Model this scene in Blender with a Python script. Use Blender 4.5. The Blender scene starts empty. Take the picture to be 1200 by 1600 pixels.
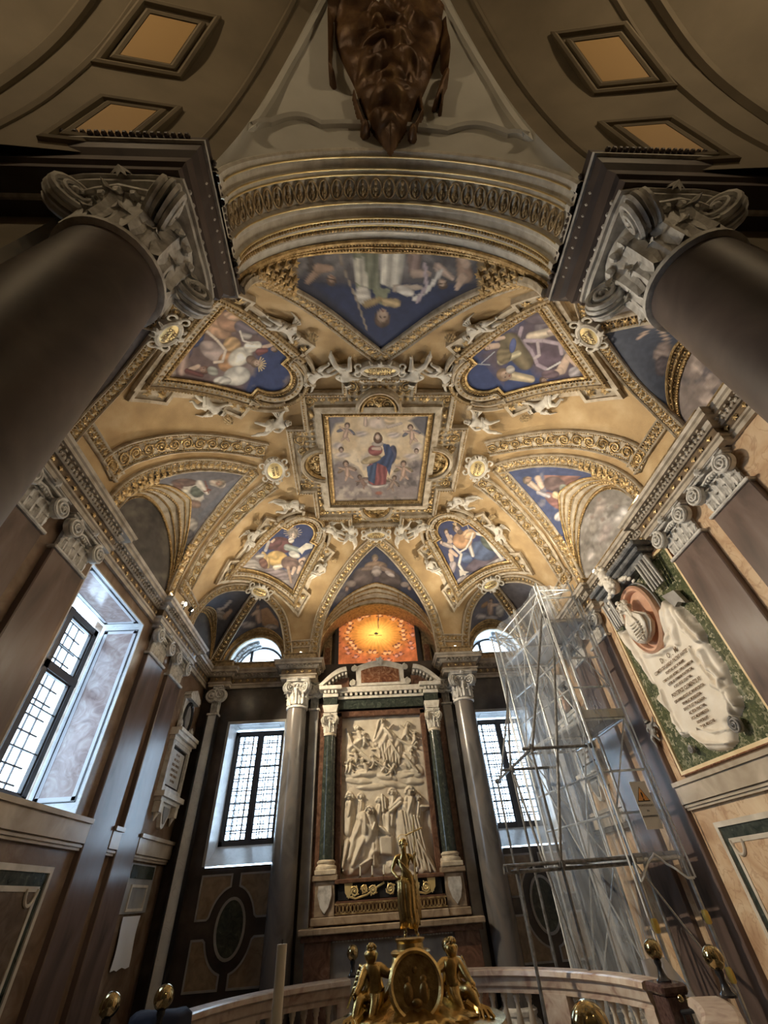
import bpy, bmesh, math, random
import numpy as np
from mathutils import Vector, Matrix

random.seed(7)
SC = bpy.context.scene
COL = SC.collection
PI = math.pi

# ------------------------------------------------------------------ camera
FPX, PITCH, YAW, ROLL = 652.98, 0.742377509, 0.079891038, -0.0746244764
CAMP = np.array([-0.4, -5.75, 1.7])
_cp, _sp, _cy, _sy = math.cos(PITCH), math.sin(PITCH), math.cos(YAW), math.sin(YAW)
_cr, _sr = math.cos(ROLL), math.sin(ROLL)
FWD = np.array([_sy * _cp, _cy * _cp, _sp])
_r0 = np.array([_cy, -_sy, 0.0])
_u0 = np.cross(_r0, FWD)
RGT = _cr * _r0 + _sr * _u0
UPV = -_sr * _r0 + _cr * _u0

cam_data = bpy.data.cameras.new('camera')
cam = bpy.data.objects.new('camera', cam_data)
COL.objects.link(cam)
cam_data.sensor_fit = 'HORIZONTAL'
cam_data.sensor_width = 36.0
cam_data.lens = FPX / 1200.0 * 36.0
cam_data.clip_start = 0.05
cam_data.clip_end = 200
M = Matrix([[RGT[0], UPV[0], -FWD[0], CAMP[0]],
            [RGT[1], UPV[1], -FWD[1], CAMP[1]],
            [RGT[2], UPV[2], -FWD[2], CAMP[2]],
            [0, 0, 0, 1]])
cam.matrix_world = M
SC.camera = cam

# ------------------------------------------------------------------ world, exposure
SC.view_settings.view_transform = 'Standard'
SC.view_settings.look = 'None'
SC.view_settings.gamma = 1.0
SC.view_settings.use_curve_mapping = False
SC.view_settings.exposure = 1.1
W = bpy.data.worlds.new('sky')
SC.world = W
W.use_nodes = True
_bg = W.node_tree.nodes['Background']
_bg.inputs[0].default_value = (0.56, 0.77, 1.0, 1)
_bg.inputs[1].default_value = 6.5
LAMP_VAULT = 76.0     # watts of each cornice floodlight
LAMP_HALL_FILL = 58.0  # watts of each unseen lantern added to brighten the hall
LAMP_WALL = 760.0     # the wall-washing floodlight on the left cornice      

SC.cycles.max_bounces = 7
SC.cycles.diffuse_bounces = 4
SC.cycles.glossy_bounces = 3
SC.cycles.transparent_max_bounces = 16
SC.cycles.sample_clamp_indirect = 6.0
SC.cycles.caustics_reflective = False
SC.cycles.caustics_refractive = False


def portal(name, loc, rot, sx, sy):
    l = bpy.data.lights.new(name, 'AREA')
    l.shape = 'RECTANGLE'
    l.size = sx
    l.size_y = sy
    l.cycles.is_portal = True
    o = bpy.data.objects.new(name, l)
    o.location = loc
    o.rotation_euler = rot
    COL.objects.link(o)


# daylight sampling through the real window openings (area portals emit nothing themselves)
portal('window_portal', (-4.9, -0.07, 3.95), (0, -PI / 2, 0), 2.7, 1.9)
portal('window_portal', (-2.8, 4.95, 3.6), (-PI / 2, 0, 0), 1.1, 2.2)
portal('window_portal', (2.8, 4.95, 3.6), (-PI / 2, 0, 0), 1.1, 2.2)
portal('window_portal', (-2.98, 4.95, 6.35), (-PI / 2, 0, 0), 1.3, 0.8)
portal('window_portal', (2.98, 4.95, 6.35), (-PI / 2, 0, 0), 1.3, 0.8)


# ------------------------------------------------------------------ helpers: objects
ROOTM = {}


def tag(o, label=None, cat=None, group=None, kind=None):
    if label: o['label'] = label
    if cat: o['category'] = cat
    if group: o['group'] = group
    if kind: o['kind'] = kind
    return o


def thing(name, label, cat, loc=(0, 0, 0), rz=0.0, group=None, kind=None):
    o = bpy.data.objects.new(name, None)
    o.empty_display_size = 0.1
    COL.objects.link(o)
    o.location = loc
    o.rotation_euler = (0, 0, rz)
    ROOTM[o.name] = Matrix.Translation(loc) @ Matrix.Rotation(rz, 4, 'Z')
    return tag(o, label, cat, group, kind)


def root_of(o):
    while o.parent: o = o.parent
    return o


class MB:
    """collects verts and faces in world (or local) coordinates, builds one mesh"""

    def __init__(s):
        s.v = []; s.f = []; s.col = None

    def add(s, vs, fs):
        b = len(s.v)
        s.v.extend([tuple(map(float, q)) for q in vs])
        s.f.extend([tuple(b + i for i in q) for q in fs])
        return s

    def merge(s, o, mat=None):
        vs = o.v if mat is None else [tuple(mat @ Vector(q)) for q in o.v]
        return s.add(vs, o.f)

    def box(s, x0, x1, y0, y1, z0, z1):
        vs = [(x, y, z) for z in (z0, z1) for y in (y0, y1) for x in (x0, x1)]
        return s.add(vs, [(0, 2, 3, 1), (4, 5, 7, 6), (0, 1, 5, 4), (2, 6, 7, 3), (0, 4, 6, 2), (1, 3, 7, 5)])

    def bbox(s, x0, x1, y0, y1, z0, z1, b=0.01):
        """box with bevelled edges"""
        bm = bmesh.new()
        bmesh.ops.create_cube(bm, size=1)
        for v in bm.verts:
            v.co = Vector(((x0 + x1) / 2 + v.co.x * (x1 - x0), (y0 + y1) / 2 + v.co.y * (y1 - y0), (z0 + z1) / 2 + v.co.z * (z1 - z0)))
        bmesh.ops.bevel(bm, geom=bm.edges[:], offset=b, segments=1, affect='EDGES', profile=.5)
        bm.verts.index_update()
        s.add([v.co[:] for v in bm.verts], [[v.index for v in f.verts] for f in bm.faces])
        bm.free()
        return s

    def cone(s, p0, p1, r0, r1=None, n=12, caps=True):
        if r1 is None: r1 = r0
        p0 = Vector(p0); p1 = Vector(p1)
        d = (p1 - p0).normalized()
        a = d.orthogonal().normalized(); b = d.cross(a)
        vs = []
        for p, r in ((p0, r0), (p1, r1)):
            for i in range(n):
                t = 2 * PI * i / n
                vs.append(p + (a * math.cos(t) + b * math.sin(t)) * r)
        fs = [(i, (i + 1) % n, n + (i + 1) % n, n + i) for i in range(n)]
        if caps: fs += [tuple(range(n))[::-1], tuple(range(n, 2 * n))]
        return s.add(vs, fs)

    def lathe(s, prof, c=(0, 0, 0), n=24, ang=2 * PI, a0=0, sy=1.0, flute=0, fd=0.0):
        closed = abs(ang - 2 * PI) < 1e-6
        m = n if closed else n + 1
        vs = []
        for r, z in prof:
            for i in range(m):
                t = a0 + ang * i / n
                rr = r * (1 + (fd * abs(math.sin(flute * t / 2)) if flute else 0))
                vs.append((c[0] + rr * math.cos(t), c[1] + rr * math.sin(t) * sy, c[2] + z))
        fs = []
        for j in range(len(prof) - 1):
            for i in range(n):
                k = (i + 1) % m
                fs.append((j * m + i, j * m + k, (j + 1) * m + k, (j + 1) * m + i))
        if closed:
            fs.append(tuple(range(m))[::-1]); fs.append(tuple(range((len(prof) - 1) * m, len(prof) * m)))
        return s.add(vs, fs)

    def ball(s, c, r, sx=1, sy=1, sz=1, n=12, m=8, rot=None):
        vs = [(0, 0, -1)]
        for j in range(1, m):
            ph = -PI / 2 + PI * j / m
            for i in range(n):
                t = 2 * PI * i / n
                vs.append((math.cos(ph) * math.cos(t), math.cos(ph) * math.sin(t), math.sin(ph)))
        vs.append((0, 0, 1))
        fs = [(0, 1 + (i + 1) % n, 1 + i) for i in range(n)]
        for j in range(m - 2):
            for i in range(n):
                a = 1 + j * n + i; b = 1 + j * n + (i + 1) % n
                fs.append((a, b, b + n, a + n))
        t = len(vs) - 1
        fs += [(t, 1 + (m - 2) * n + i, 1 + (m - 2) * n + (i + 1) % n) for i in range(n)]
        out = []
        for q in vs:
            w = Vector((q[0] * r * sx, q[1] * r * sy, q[2] * r * sz))
            if rot is not None: w = rot @ w
            out.append(w + Vector(c))
        return s.add(out, fs)

    def tube(s, pts, r, n=8, closed=False, taper=None):
        pts = [Vector(p) for p in pts]
        m = len(pts)
        ref = None
        vs = []
        for i, p in enumerate(pts):
            if closed: t = pts[(i + 1) % m] - pts[i - 1]
            else: t = pts[min(i + 1, m - 1)] - pts[max(i - 1, 0)]
            t.normalize()
            if ref is None: ref = t.orthogonal().normalized()
            ref = (ref - t * ref.dot(t))
            if ref.length < 1e-6: ref = t.orthogonal()
            ref.normalize()
            b = t.cross(ref)
            rr = r if taper is None else r * taper[i]
            for k in range(n):
                a = 2 * PI * k / n
                vs.append(p + (ref * math.cos(a) + b * math.sin(a)) * rr)
        fs = []
        for i in range(m if closed else m - 1):
            j = (i + 1) % m
            for k in range(n):
                l = (k + 1) % n
                fs.append((i * n + k, i * n + l, j * n + l, j * n + k))
        if not closed:
            fs.append(tuple(range(n))[::-1]); fs.append(tuple(range((m - 1) * n, m * n)))
        return s.add(vs, fs)

    def prism(s, poly, fr, h0, h1):
        """poly (u,v) list in frame fr=(origin,U,V,N), extruded from N*h0 to N*h1"""
        o, U, V, N = [Vector(q) for q in fr]
        n = len(poly)
        vs = [o + U * p[0] + V * p[1] + N * h0 for p in poly] + [o + U * p[0] + V * p[1] + N * h1 for p in poly]
        fs = [tuple(range(n))[::-1], tuple(range(n, 2 * n))]
        fs += [(i, (i + 1) % n, n + (i + 1) % n, n + i) for i in range(n)]
        return s.add(vs, fs)

    def sweep(s, P, N, prof, closed=False, capends=True):
        """P points, N normals (into room); prof [(side, height)]; mitred"""
        P = [Vector(p) for p in P]; N = [Vector(q).normalized() for q in N]
        m = len(P); k = len(prof)
        vs = []
        for i in range(m):
            if closed: a, b = P[i] - P[i - 1], P[(i + 1) % m] - P[i]
            else:
                a = P[i] - P[i - 1] if i > 0 else P[1] - P[0]
                b = P[i + 1] - P[i] if i < m - 1 else P[-1] - P[-2]
            a.normalize(); b.normalize()
            sa = a.cross(N[i]).normalized(); sb = b.cross(N[i]).normalized()
            sd = (sa + sb)
            if sd.length < 1e-4: sd = sa.copy()
            sd.normalize()
            sd = sd / max(0.35, sd.dot(sa))
            for (u, h) in prof: vs.append(P[i] + sd * u + N[i] * h)
        fs = []
        for i in range(m if closed else m - 1):
            j = (i + 1) % m
            for q in range(k - 1):
                fs.append((i * k + q, j * k + q, j * k + q + 1, i * k + q + 1))
        if not closed and capends and k > 2:
            fs.append(tuple(range(k))); fs.append(tuple(range((m - 1) * k, m * k))[::-1])
        return s.add(vs, fs)

    def build(s, name, mat, parent=None, smooth=False, local=False, colors=None, fixn=True):
        me = bpy.data.meshes.new(name)
        vs = s.v
        if parent is not None and not local:
            inv = ROOTM[root_of(parent).name].inverted()
            if inv != Matrix.Identity(4):
                A = np.array(inv)
                V = np.array(vs, float)
                vs = (V @ A[:3, :3].T + A[:3, 3]).tolist()
        me.from_pydata(vs, [], s.f)
        me.update()
        if fixn:
            bm = bmesh.new(); bm.from_mesh(me)
            bmesh.ops.recalc_face_normals(bm, faces=bm.faces[:])
            bm.to_mesh(me); bm.free()
        if smooth:
            me.polygons.foreach_set('use_smooth', [True] * len(me.polygons))
            if smooth != 'all':
                try: me.set_sharp_from_angle(angle=math.radians(42))
                except Exception: pass
        if mat is not None: me.materials.append(mat)
        if colors is not None:
            ca = me.color_attributes.new('paint', 'FLOAT_COLOR', 'POINT')
            c = np.ones((len(s.v), 4), np.float32)
            c[:, :3] = colors
            ca.data.foreach_set('color', c.ravel())
        o = bpy.data.objects.new(name, me)
        COL.objects.link(o)
        if parent is not None: o.parent = parent
        return o


def struct(name, mb, mat, **k):
    o = mb.build(name, mat, **k)
    o['kind'] = 'structure'
    return o


def solo(name, mb, mat, label, cat, group=None, **k):
    """thing that is a single mesh: origin moved to its base centre"""
    V = np.array(mb.v)
    c = np.array([(V[:, 0].min() + V[:, 0].max()) / 2, (V[:, 1].min() + V[:, 1].max()) / 2, V[:, 2].min()])
    mb.v = (V - c).tolist()
    o = mb.build(name, mat, **k)
    o.location = c
    return tag(o, label, cat, group)


def copy_tree(o, loc=None, rot=None, parent=None, label=None, scale=None):
    c = o.copy()
    COL.objects.link(c)
    if parent is not None: c.parent = parent
    if loc is not None: c.location = loc
    if rot is not None: c.rotation_euler = rot
    if scale is not None: c.scale = scale
    if label: c['label'] = label
    for ch in [q for q in o.children]: copy_tree(ch, parent=c)
    return c


# ------------------------------------------------------------------ helpers: materials
def ramp(nt, fac, stops):
    r = nt.nodes.new('ShaderNodeValToRGB')
    e = r.color_ramp.elements
    while len(e) < len(stops): e.new(0.5)
    for i, (p, c) in enumerate(stops):
        e[i].position = p
        e[i].color = (*c, 1)
    nt.links.new(fac, r.inputs[0])
    return r.outputs[0]


def mat(name, color, rough=0.6, metal=0.0, stops=None, scale=3.0, detail=5.0, dist=0.0, bump=0.0, bscale=None, kind='noise',
        spec=0.5, attr=False, emis=None, estr=0.0, veins=None, stretch=(1, 1, 1)):
    m = bpy.data.materials.new(name)
    m.use_nodes = True
    nt = m.node_tree
    b = nt.nodes['Principled BSDF']
    b.inputs['Base Color'].default_value = (*color, 1)
    b.inputs['Roughness'].default_value = rough
    b.inputs['Metallic'].default_value = metal
    b.inputs['Specular IOR Level'].default_value = spec
    tc = nt.nodes.new('ShaderNodeTexCoord')
    mp = nt.nodes.new('ShaderNodeMapping')
    mp.inputs['Scale'].default_value = stretch
    nt.links.new(tc.outputs['Object'], mp.inputs[0])
    co = mp.outputs[0]
    n = nt.nodes.new('ShaderNodeTexNoise')
    n.inputs['Scale'].default_value = scale
    n.inputs['Detail'].default_value = detail
    n.inputs['Distortion'].default_value = dist
    nt.links.new(co, n.inputs['Vector'])
    out = None
    if stops:
        src = n.outputs[0]
        if kind == 'voronoi':
            v = nt.nodes.new('ShaderNodeTexVoronoi')
            v.inputs['Scale'].default_value = scale
            nt.links.new(co, v.inputs['Vector'])
            src = v.outputs['Distance']
        elif kind == 'brecc':
            v = nt.nodes.new('ShaderNodeTexVoronoi')
            v.inputs['Scale'].default_value = scale
            mx = nt.nodes.new('ShaderNodeVectorMath'); mx.operation = 'MULTIPLY_ADD'
            nt.links.new(n.outputs['Color'], mx.inputs[0]); mx.inputs[1].default_value = (.35, .35, .35)
            nt.links.new(co, mx.inputs[2])
            nt.links.new(mx.outputs[0], v.inputs['Vector'])
            sp = nt.nodes.new('ShaderNodeSeparateColor'); nt.links.new(v.outputs['Color'], sp.inputs[0])
            src = sp.outputs[0]
        out = ramp(nt, src, stops)
    if veins:
        # veins = (scale, width, colour, strength)
        w = nt.nodes.new('ShaderNodeTexNoise')
        w.inputs['Scale'].default_value = veins[0]; w.inputs['Detail'].default_value = 8; w.inputs['Distortion'].default_value = 1.5
        nt.links.new(co, w.inputs['Vector'])
        a = nt.nodes.new('ShaderNodeMath'); a.operation = 'SUBTRACT'; a.inputs[1].default_value = .5
        nt.links.new(w.outputs[0], a.inputs[0])
        ab = nt.nodes.new('ShaderNodeMath'); ab.operation = 'ABSOLUTE'; nt.links.new(a.outputs[0], ab.inputs[0])
        ms = ramp(nt, ab.outputs[0], [(0, (veins[3],) * 3), (veins[1], (0, 0, 0))])
        mix = nt.nodes.new('ShaderNodeMix'); mix.data_type = 'RGBA'
        nt.links.new(ms, mix.inputs[0])
        if out is not None: nt.links.new(out, mix.inputs[6])
        else: mix.inputs[6].default_value = (*color, 1)
        mix.inputs[7].default_value = (*veins[2], 1)
        out = mix.outputs[2]
    if attr:
        at = nt.nodes.new('ShaderNodeAttribute'); at.attribute_name = 'paint'
        mx = nt.nodes.new('ShaderNodeMix'); mx.data_type = 'RGBA'; mx.blend_type = 'MULTIPLY'; mx.inputs[0].default_value = 1.0
        nt.links.new(at.outputs['Color'], mx.inputs[6])
        nt.links.new(ramp(nt, n.outputs[0], [(0.3, (.82, .82, .82)), (0.7, (1, 1, 1))]), mx.inputs[7])
        out = mx.outputs[2]
    if out is not None: nt.links.new(out, b.inputs['Base Color'])
    if bump:
        n2 = nt.nodes.new('ShaderNodeTexNoise')
        n2.inputs['Scale'].default_value = bscale or scale * 6
        n2.inputs['Detail'].default_value = 4
        nt.links.new(co, n2.inputs['Vector'])
        bp = nt.nodes.new('ShaderNodeBump')
        bp.inputs['Strength'].default_value = bump
        bp.inputs['Distance'].default_value = 0.02
        nt.links.new(n2.outputs[0], bp.inputs['Height'])
        nt.links.new(bp.outputs[0], b.inputs['Normal'])
    if emis:
        if attr: nt.links.new(out, b.inputs['Emission Color'])
        else: b.inputs['Emission Color'].default_value = (*emis, 1)
        b.inputs['Emission Strength'].default_value = estr
    return m


def glass_mat(name, tint=(1, 1, 1), gloss=0.07, rough=0.05):
    m = bpy.data.materials.new(name)
    m.use_nodes = True
    nt = m.node_tree
    for q in list(nt.nodes):
        if q.type != 'OUTPUT_MATERIAL': nt.nodes.remove(q)
    o = [q for q in nt.nodes if q.type == 'OUTPUT_MATERIAL'][0]
    t = nt.nodes.new('ShaderNodeBsdfTransparent'); t.inputs[0].default_value = (*tint, 1)
    g = nt.nodes.new('ShaderNodeBsdfGlossy'); g.inputs['Roughness'].default_value = rough
    x = nt.nodes.new('ShaderNodeMixShader'); x.inputs[0].default_value = gloss
    nt.links.new(t.outputs[0], x.inputs[1]); nt.links.new(g.outputs[0], x.inputs[2]); nt.links.new(x.outputs[0], o.inputs[0])
    return m


def plastic_mat(name, transp=0.6):
    m = bpy.data.materials.new(name)
    m.use_nodes = True
    nt = m.node_tree
    for q in list(nt.nodes):
        if q.type != 'OUTPUT_MATERIAL': nt.nodes.remove(q)
    o = [q for q in nt.nodes if q.type == 'OUTPUT_MATERIAL'][0]
    t = nt.nodes.new('ShaderNodeBsdfTransparent')
    d = nt.nodes.new('ShaderNodeBsdfDiffuse'); d.inputs[0].default_value = (.84, .92, 1, 1)
    tl = nt.nodes.new('ShaderNodeBsdfTranslucent'); tl.inputs[0].default_value = (.84, .92, 1, 1)
    g = nt.nodes.new('ShaderNodeBsdfGlossy'); g.inputs['Roughness'].default_value = .22
    a = nt.nodes.new('ShaderNodeMixShader'); a.inputs[0].default_value = .5
    nt.links.new(d.outputs[0], a.inputs[1]); nt.links.new(tl.outputs[0], a.inputs[2])
    b2 = nt.nodes.new('ShaderNodeMixShader'); b2.inputs[0].default_value = .12
    nt.links.new(a.outputs[0], b2.inputs[1]); nt.links.new(g.outputs[0], b2.inputs[2])
    x = nt.nodes.new('ShaderNodeMixShader')
    tc = nt.nodes.new('ShaderNodeTexCoord')
    mp = nt.nodes.new('ShaderNodeMapping'); mp.inputs['Scale'].default_value = (3, 3, .5)
    n = nt.nodes.new('ShaderNodeTexNoise'); n.inputs['Scale'].default_value = 2.2; n.inputs['Detail'].default_value = 6; n.inputs['Distortion'].default_value = 1.2
    nt.links.new(tc.outputs['Object'], mp.inputs[0]); nt.links.new(mp.outputs[0], n.inputs['Vector'])
    rr = ramp(nt, n.outputs[0], [(.32, (1 - transp - .14,) * 3), (.55, (1 - transp,) * 3), (.75, (1 - transp + .3,) * 3)])
    nt.links.new(rr, x.inputs[0])
    nt.links.new(t.outputs[0], x.inputs[1]); nt.links.new(b2.outputs[0], x.inputs[2])
    bp = nt.nodes.new('ShaderNodeBump'); bp.inputs['Strength'].default_value = .8; bp.inputs['Distance'].default_value = .06
    nt.links.new(n.outputs[0], bp.inputs['Height'])
    for q in (d, tl, g): nt.links.new(bp.outputs[0], q.inputs['Normal'])
    nt.links.new(x.outputs[0], o.inputs[0])
    return m


GOLD = mat('gilding', (.72, .50, .20), .36, .75, stops=[(.3, (.26, .17, .07)), (.55, (.54, .38, .18)), (.8, (.78, .62, .36))], scale=14, bump=.5, bscale=60)
GOLDF = mat('gold_field', (.52, .36, .17), .55, .25, stops=[(.3, (.36, .24, .115)), (.5, (.47, .325, .16)), (.72, (.60, .45, .26))], scale=2.2, detail=8, bump=.35, bscale=90)
GOLDB = mat('gold_leaf_bright', (.9, .7, .3), .4, .55, stops=[(.3, (.8, .6, .26)), (.7, (.98, .82, .45))], scale=5, bump=.15, bscale=80)
STUC = mat('white_stucco', (.76, .72, .64), .65, stops=[(.3, (.58, .53, .45)), (.6, (.78, .74, .66))], scale=9, bump=.3, bscale=40)
VST = mat('aged_ivory_stucco', (.6, .52, .4), .62, stops=[(.3, (.36, .28, .18)), (.6, (.62, .54, .42)), (.8, (.74, .67, .55))], scale=8, bump=.35, bscale=40)
CREAM = mat('cream_stucco', (.62, .54, .41), .62, stops=[(.3, (.42, .33, .22)), (.62, (.68, .60, .47))], scale=7, bump=.3, bscale=40)
OLDGOLD = mat('dull_gilt_stucco', (.42, .31, .17), .45, .3, stops=[(.3, (.2, .14, .08)), (.6, (.5, .37, .2))], scale=16, bump=.5, bscale=60)
CAPM = mat('capital_marble', (.60, .58, .54), .5, stops=[(.3, (.38, .36, .33)), (.6, (.68, .66, .62))], scale=11, bump=.25, bscale=40)
BROWN = mat('brown_veined_marble', (.14, .10, .085), .26, stops=[(.3, (.085, .062, .055)), (.5, (.15, .105, .09)), (.75, (.21, .16, .14))], scale=2.6, detail=9, dist=.8, stretch=(1, 1, .35))
SHAFT = mat('dark_column_marble', (.075, .058, .052), .5, stops=[(.3, (.05, .038, .036)), (.6, (.10, .075, .066)), (.8, (.14, .11, .1))], scale=2.6, detail=9, dist=.8)
GREYCOL = mat('grey_cloudy_marble', (.17, .16, .155), .22, stops=[(.3, (.085, .08, .078)), (.5, (.16, .15, .145)), (.68, (.2, .17, .15)), (.8, (.42, .38, .34))], scale=2.2, detail=9, dist=1.6, stretch=(1, 1, .5))
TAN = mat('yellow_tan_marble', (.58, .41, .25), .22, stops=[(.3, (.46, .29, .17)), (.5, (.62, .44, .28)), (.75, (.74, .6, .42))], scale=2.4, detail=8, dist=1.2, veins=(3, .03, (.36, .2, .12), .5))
LEDGE = mat('beige_ledge_marble', (.5, .42, .32), .25, stops=[(.3, (.38, .31, .23)), (.6, (.55, .47, .37)), (.8, (.66, .58, .48))], scale=2.0, detail=8, dist=1.2)
YELB = mat('yellow_border_marble', (.83, .66, .4), .3, stops=[(.3, (.7, .52, .28)), (.7, (.9, .76, .5))], scale=5)
GREEN = mat('green_brecciated_marble', (.1, .14, .07), .16, stops=[(.0, (.05, .06, .035)), (.45, (.09, .105, .05)), (.8, (.15, .155, .085)), (1., (.42, .39, .27))], scale=16, kind='brecc', detail=4)
GREEND = mat('dark_green_marble', (.05, .06, .05), .17, stops=[(.3, (.022, .03, .026)), (.6, (.055, .066, .055)), (.78, (.16, .17, .14))], scale=9, detail=8, dist=1.5)
REDM = mat('red_brown_jasper', (.2, .08, .04), .15, stops=[(.3, (.09, .03, .02)), (.5, (.24, .1, .05)), (.75, (.45, .28, .18))], scale=8, detail=8, dist=2)
DARKW = mat('dark_wall_marble', (.05, .04, .035), .22, stops=[(.3, (.028, .022, .02)), (.6, (.06, .047, .04)), (.8, (.11, .085, .07))], scale=2.5, detail=8)
DADO_SHADED = mat('shaded_dado_marble', (.15, .11, .08), .2, stops=[(.3, (.1, .07, .05)), (.7, (.2, .15, .11))], scale=6, dist=1)  # left dado field, darker than the right: the wall's shade put into colour
OCHREP = mat('ochre_inlay_marble', (.26, .19, .12), .2, stops=[(.3, (.19, .13, .08)), (.7, (.33, .25, .17))], scale=6, dist=1)
WHITEM = mat('white_window_marble', (.66, .67, .68), .3, stops=[(.3, (.52, .53, .54)), (.6, (.72, .73, .73))], scale=3, detail=8, veins=(4, .02, (.42, .4, .4), .5))
GREYM = mat('grey_trim_marble', (.3, .29, .28), .3, stops=[(.3, (.22, .21, .2)), (.7, (.38, .37, .35))], scale=4, detail=8)
PINKM = mat('pink_grey_breccia', (.36, .28, .26), .2, stops=[(.3, (.24, .17, .16)), (.5, (.36, .27, .25)), (.68, (.46, .38, .35)), (.8, (.62, .58, .55))], scale=4.5, detail=9, dist=2.5)
ENTF = mat('dark_gilded_frieze', (.16, .11, .07), .4, .2, stops=[(.3, (.09, .06, .04)), (.7, (.24, .17, .1))], scale=10)
ENTS = mat('grey_stucco_cornice', (.44, .38, .3), .5, stops=[(.3, (.28, .23, .17)), (.6, (.5, .44, .36))], scale=6, bump=.2)
ALT = mat('altar_brown_beige_marble', (.36, .28, .2), .25, stops=[(.3, (.22, .16, .11)), (.6, (.4, .31, .22)), (.8, (.5, .41, .31))], scale=5, detail=8, dist=1.2)
BALM = mat('rosy_balustrade_marble', (.56, .46, .37), .3, stops=[(.3, (.34, .22, .17)), (.45, (.52, .4, .31)), (.7, (.68, .59, .49))], scale=4.5, detail=8, dist=1.6)
BALW = mat('cream_baluster_marble', (.62, .54, .42), .3, stops=[(.3, (.5, .41, .3)), (.7, (.7, .62, .5))], scale=5)
PORPH = mat('porphyry', (.09, .05, .045), .15, stops=[(.3, (.05, .025, .022)), (.7, (.13, .08, .07))], scale=30)
BRASS = mat('polished_brass', (.42, .34, .18), .12, 1.0)
BRONZE = mat('gilt_bronze', (.55, .39, .14), .27, 1.0, stops=[(.3, (.34, .22, .07)), (.6, (.66, .48, .2))], scale=9, bump=.15, bscale=50)
IRON = mat('black_iron', (.02, .02, .022), .45)
BLACKM = mat('black_marble', (.02, .02, .022), .2, stops=[(.3, (.012, .012, .013)), (.8, (.04, .04, .045))], scale=6)
WOODW = mat('dark_window_wood', (.05, .045, .045), .4)
STEEL = mat('galvanised_steel', (.55, .57, .58), .35, .85, stops=[(.3, (.42, .44, .45)), (.7, (.66, .68, .69))], scale=20)
DARKSTEEL = mat('weathered_steel', (.2, .2, .2), .5, .7, stops=[(.3, (.12, .12, .12)), (.7, (.3, .3, .3))], scale=20)
YEL = mat('yellow_plastic', (.75, .55, .12), .45)
WAX = mat('white_wax', (.85, .8, .68), .5)
PAINT = mat('fresco', (1, 1, 1), .7, attr=True, scale=9, detail=6)
RELM = mat('warm_white_marble', (.70, .62, .50), .5, stops=[(.3, (.55, .47, .36)), (.65, (.74, .67, .55))], scale=5, bump=.12, bscale=50)
DRAPM = mat('ivory_marble', (.82, .76, .66), .42, attr=True, scale=5)
INK = mat('engraved_letters', (.22, .15, .09), .8)
INKB = mat('black_lettering', (.02, .02, .02), .7)
GLASS = glass_mat('clear_glass')
LEAD = mat('lead_came', (.05, .055, .06), .5, .3)
PLAST = plastic_mat('translucent_sheeting', .76)
TAN_SHADED = mat('shaded_tan_marble', (.22, .15, .105), .22, stops=[(.3, (.13, .085, .06)), (.5, (.21, .145, .1)), (.75, (.31, .23, .17))], scale=2.4, detail=8, dist=1.2, veins=(3, .03, (.2, .12, .08), .5))  # darkened copy of the tan marble: shade of the backlit left wall in colour
NAVEV = mat('tan_plaster', (.29, .24, .165), .8, stops=[(.3, (.17, .14, .095)), (.7, (.26, .215, .15))], scale=1.5)
NAVEG = mat('grey_plaster', (.66, .65, .6), .7, stops=[(.3, (.58, .57, .52)), (.7, (.72, .71, .66))], scale=1.8)
PEACH = mat('peach_panel', (.55, .36, .16), .7)
# ------------------------------------------------------------------ procedural painting and relief
def px(P):
    """place in the chapel -> where the photograph shows it (used to read the paintings' drawing off the photo)"""
    P = np.asarray(P, float) - CAMP
    d = P @ FWD
    return 600 + FPX * (P @ RGT) / d, 800 - FPX * (P @ UPV) / d


def ray(x, y):
    return FWD + RGT * (x - 600) / FPX - UPV * (y - 800) / FPX


def atX(x, y, X):
    r = ray(x, y); return CAMP + r * (X - CAMP[0]) / r[0]


def atY(x, y, Y):
    r = ray(x, y); return CAMP + r * (Y - CAMP[1]) / r[1]


_rng = np.random.RandomState(3)
_LAT = _rng.rand(64, 64)


def vnoise(x, y):
    xi = np.floor(x).astype(int); yi = np.floor(y).astype(int)
    fx = x - xi; fy = y - yi
    fx = fx * fx * (3 - 2 * fx); fy = fy * fy * (3 - 2 * fy)
    g = lambda a, b: _LAT[a % 64, b % 64]
    return (g(xi, yi) * (1 - fx) + g(xi + 1, yi) * fx) * (1 - fy) + (g(xi, yi + 1) * (1 - fx) + g(xi + 1, yi + 1) * fx) * fy


def fbm(x, y, o=4):
    s = 0; a = .5
    for i in range(o):
        s = s + a * vnoise(x * 2 ** i + i * 7.3, y * 2 ** i + i * 3.1); a *= .5
    return s


SKIN = (.62, .45, .35); SKD = (.45, .30, .22); WHT = (.80, .76, .70); HAIR = (.16, .10, .07)
BLUE = (.035, .06, .20); CLOUD = (.42, .38, .38); ORANGE = (.62, .34, .17); RED = (.36, .09, .09); MAUVE = (.22, .16, .2); YELLOW = (.66, .44, .16)


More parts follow.
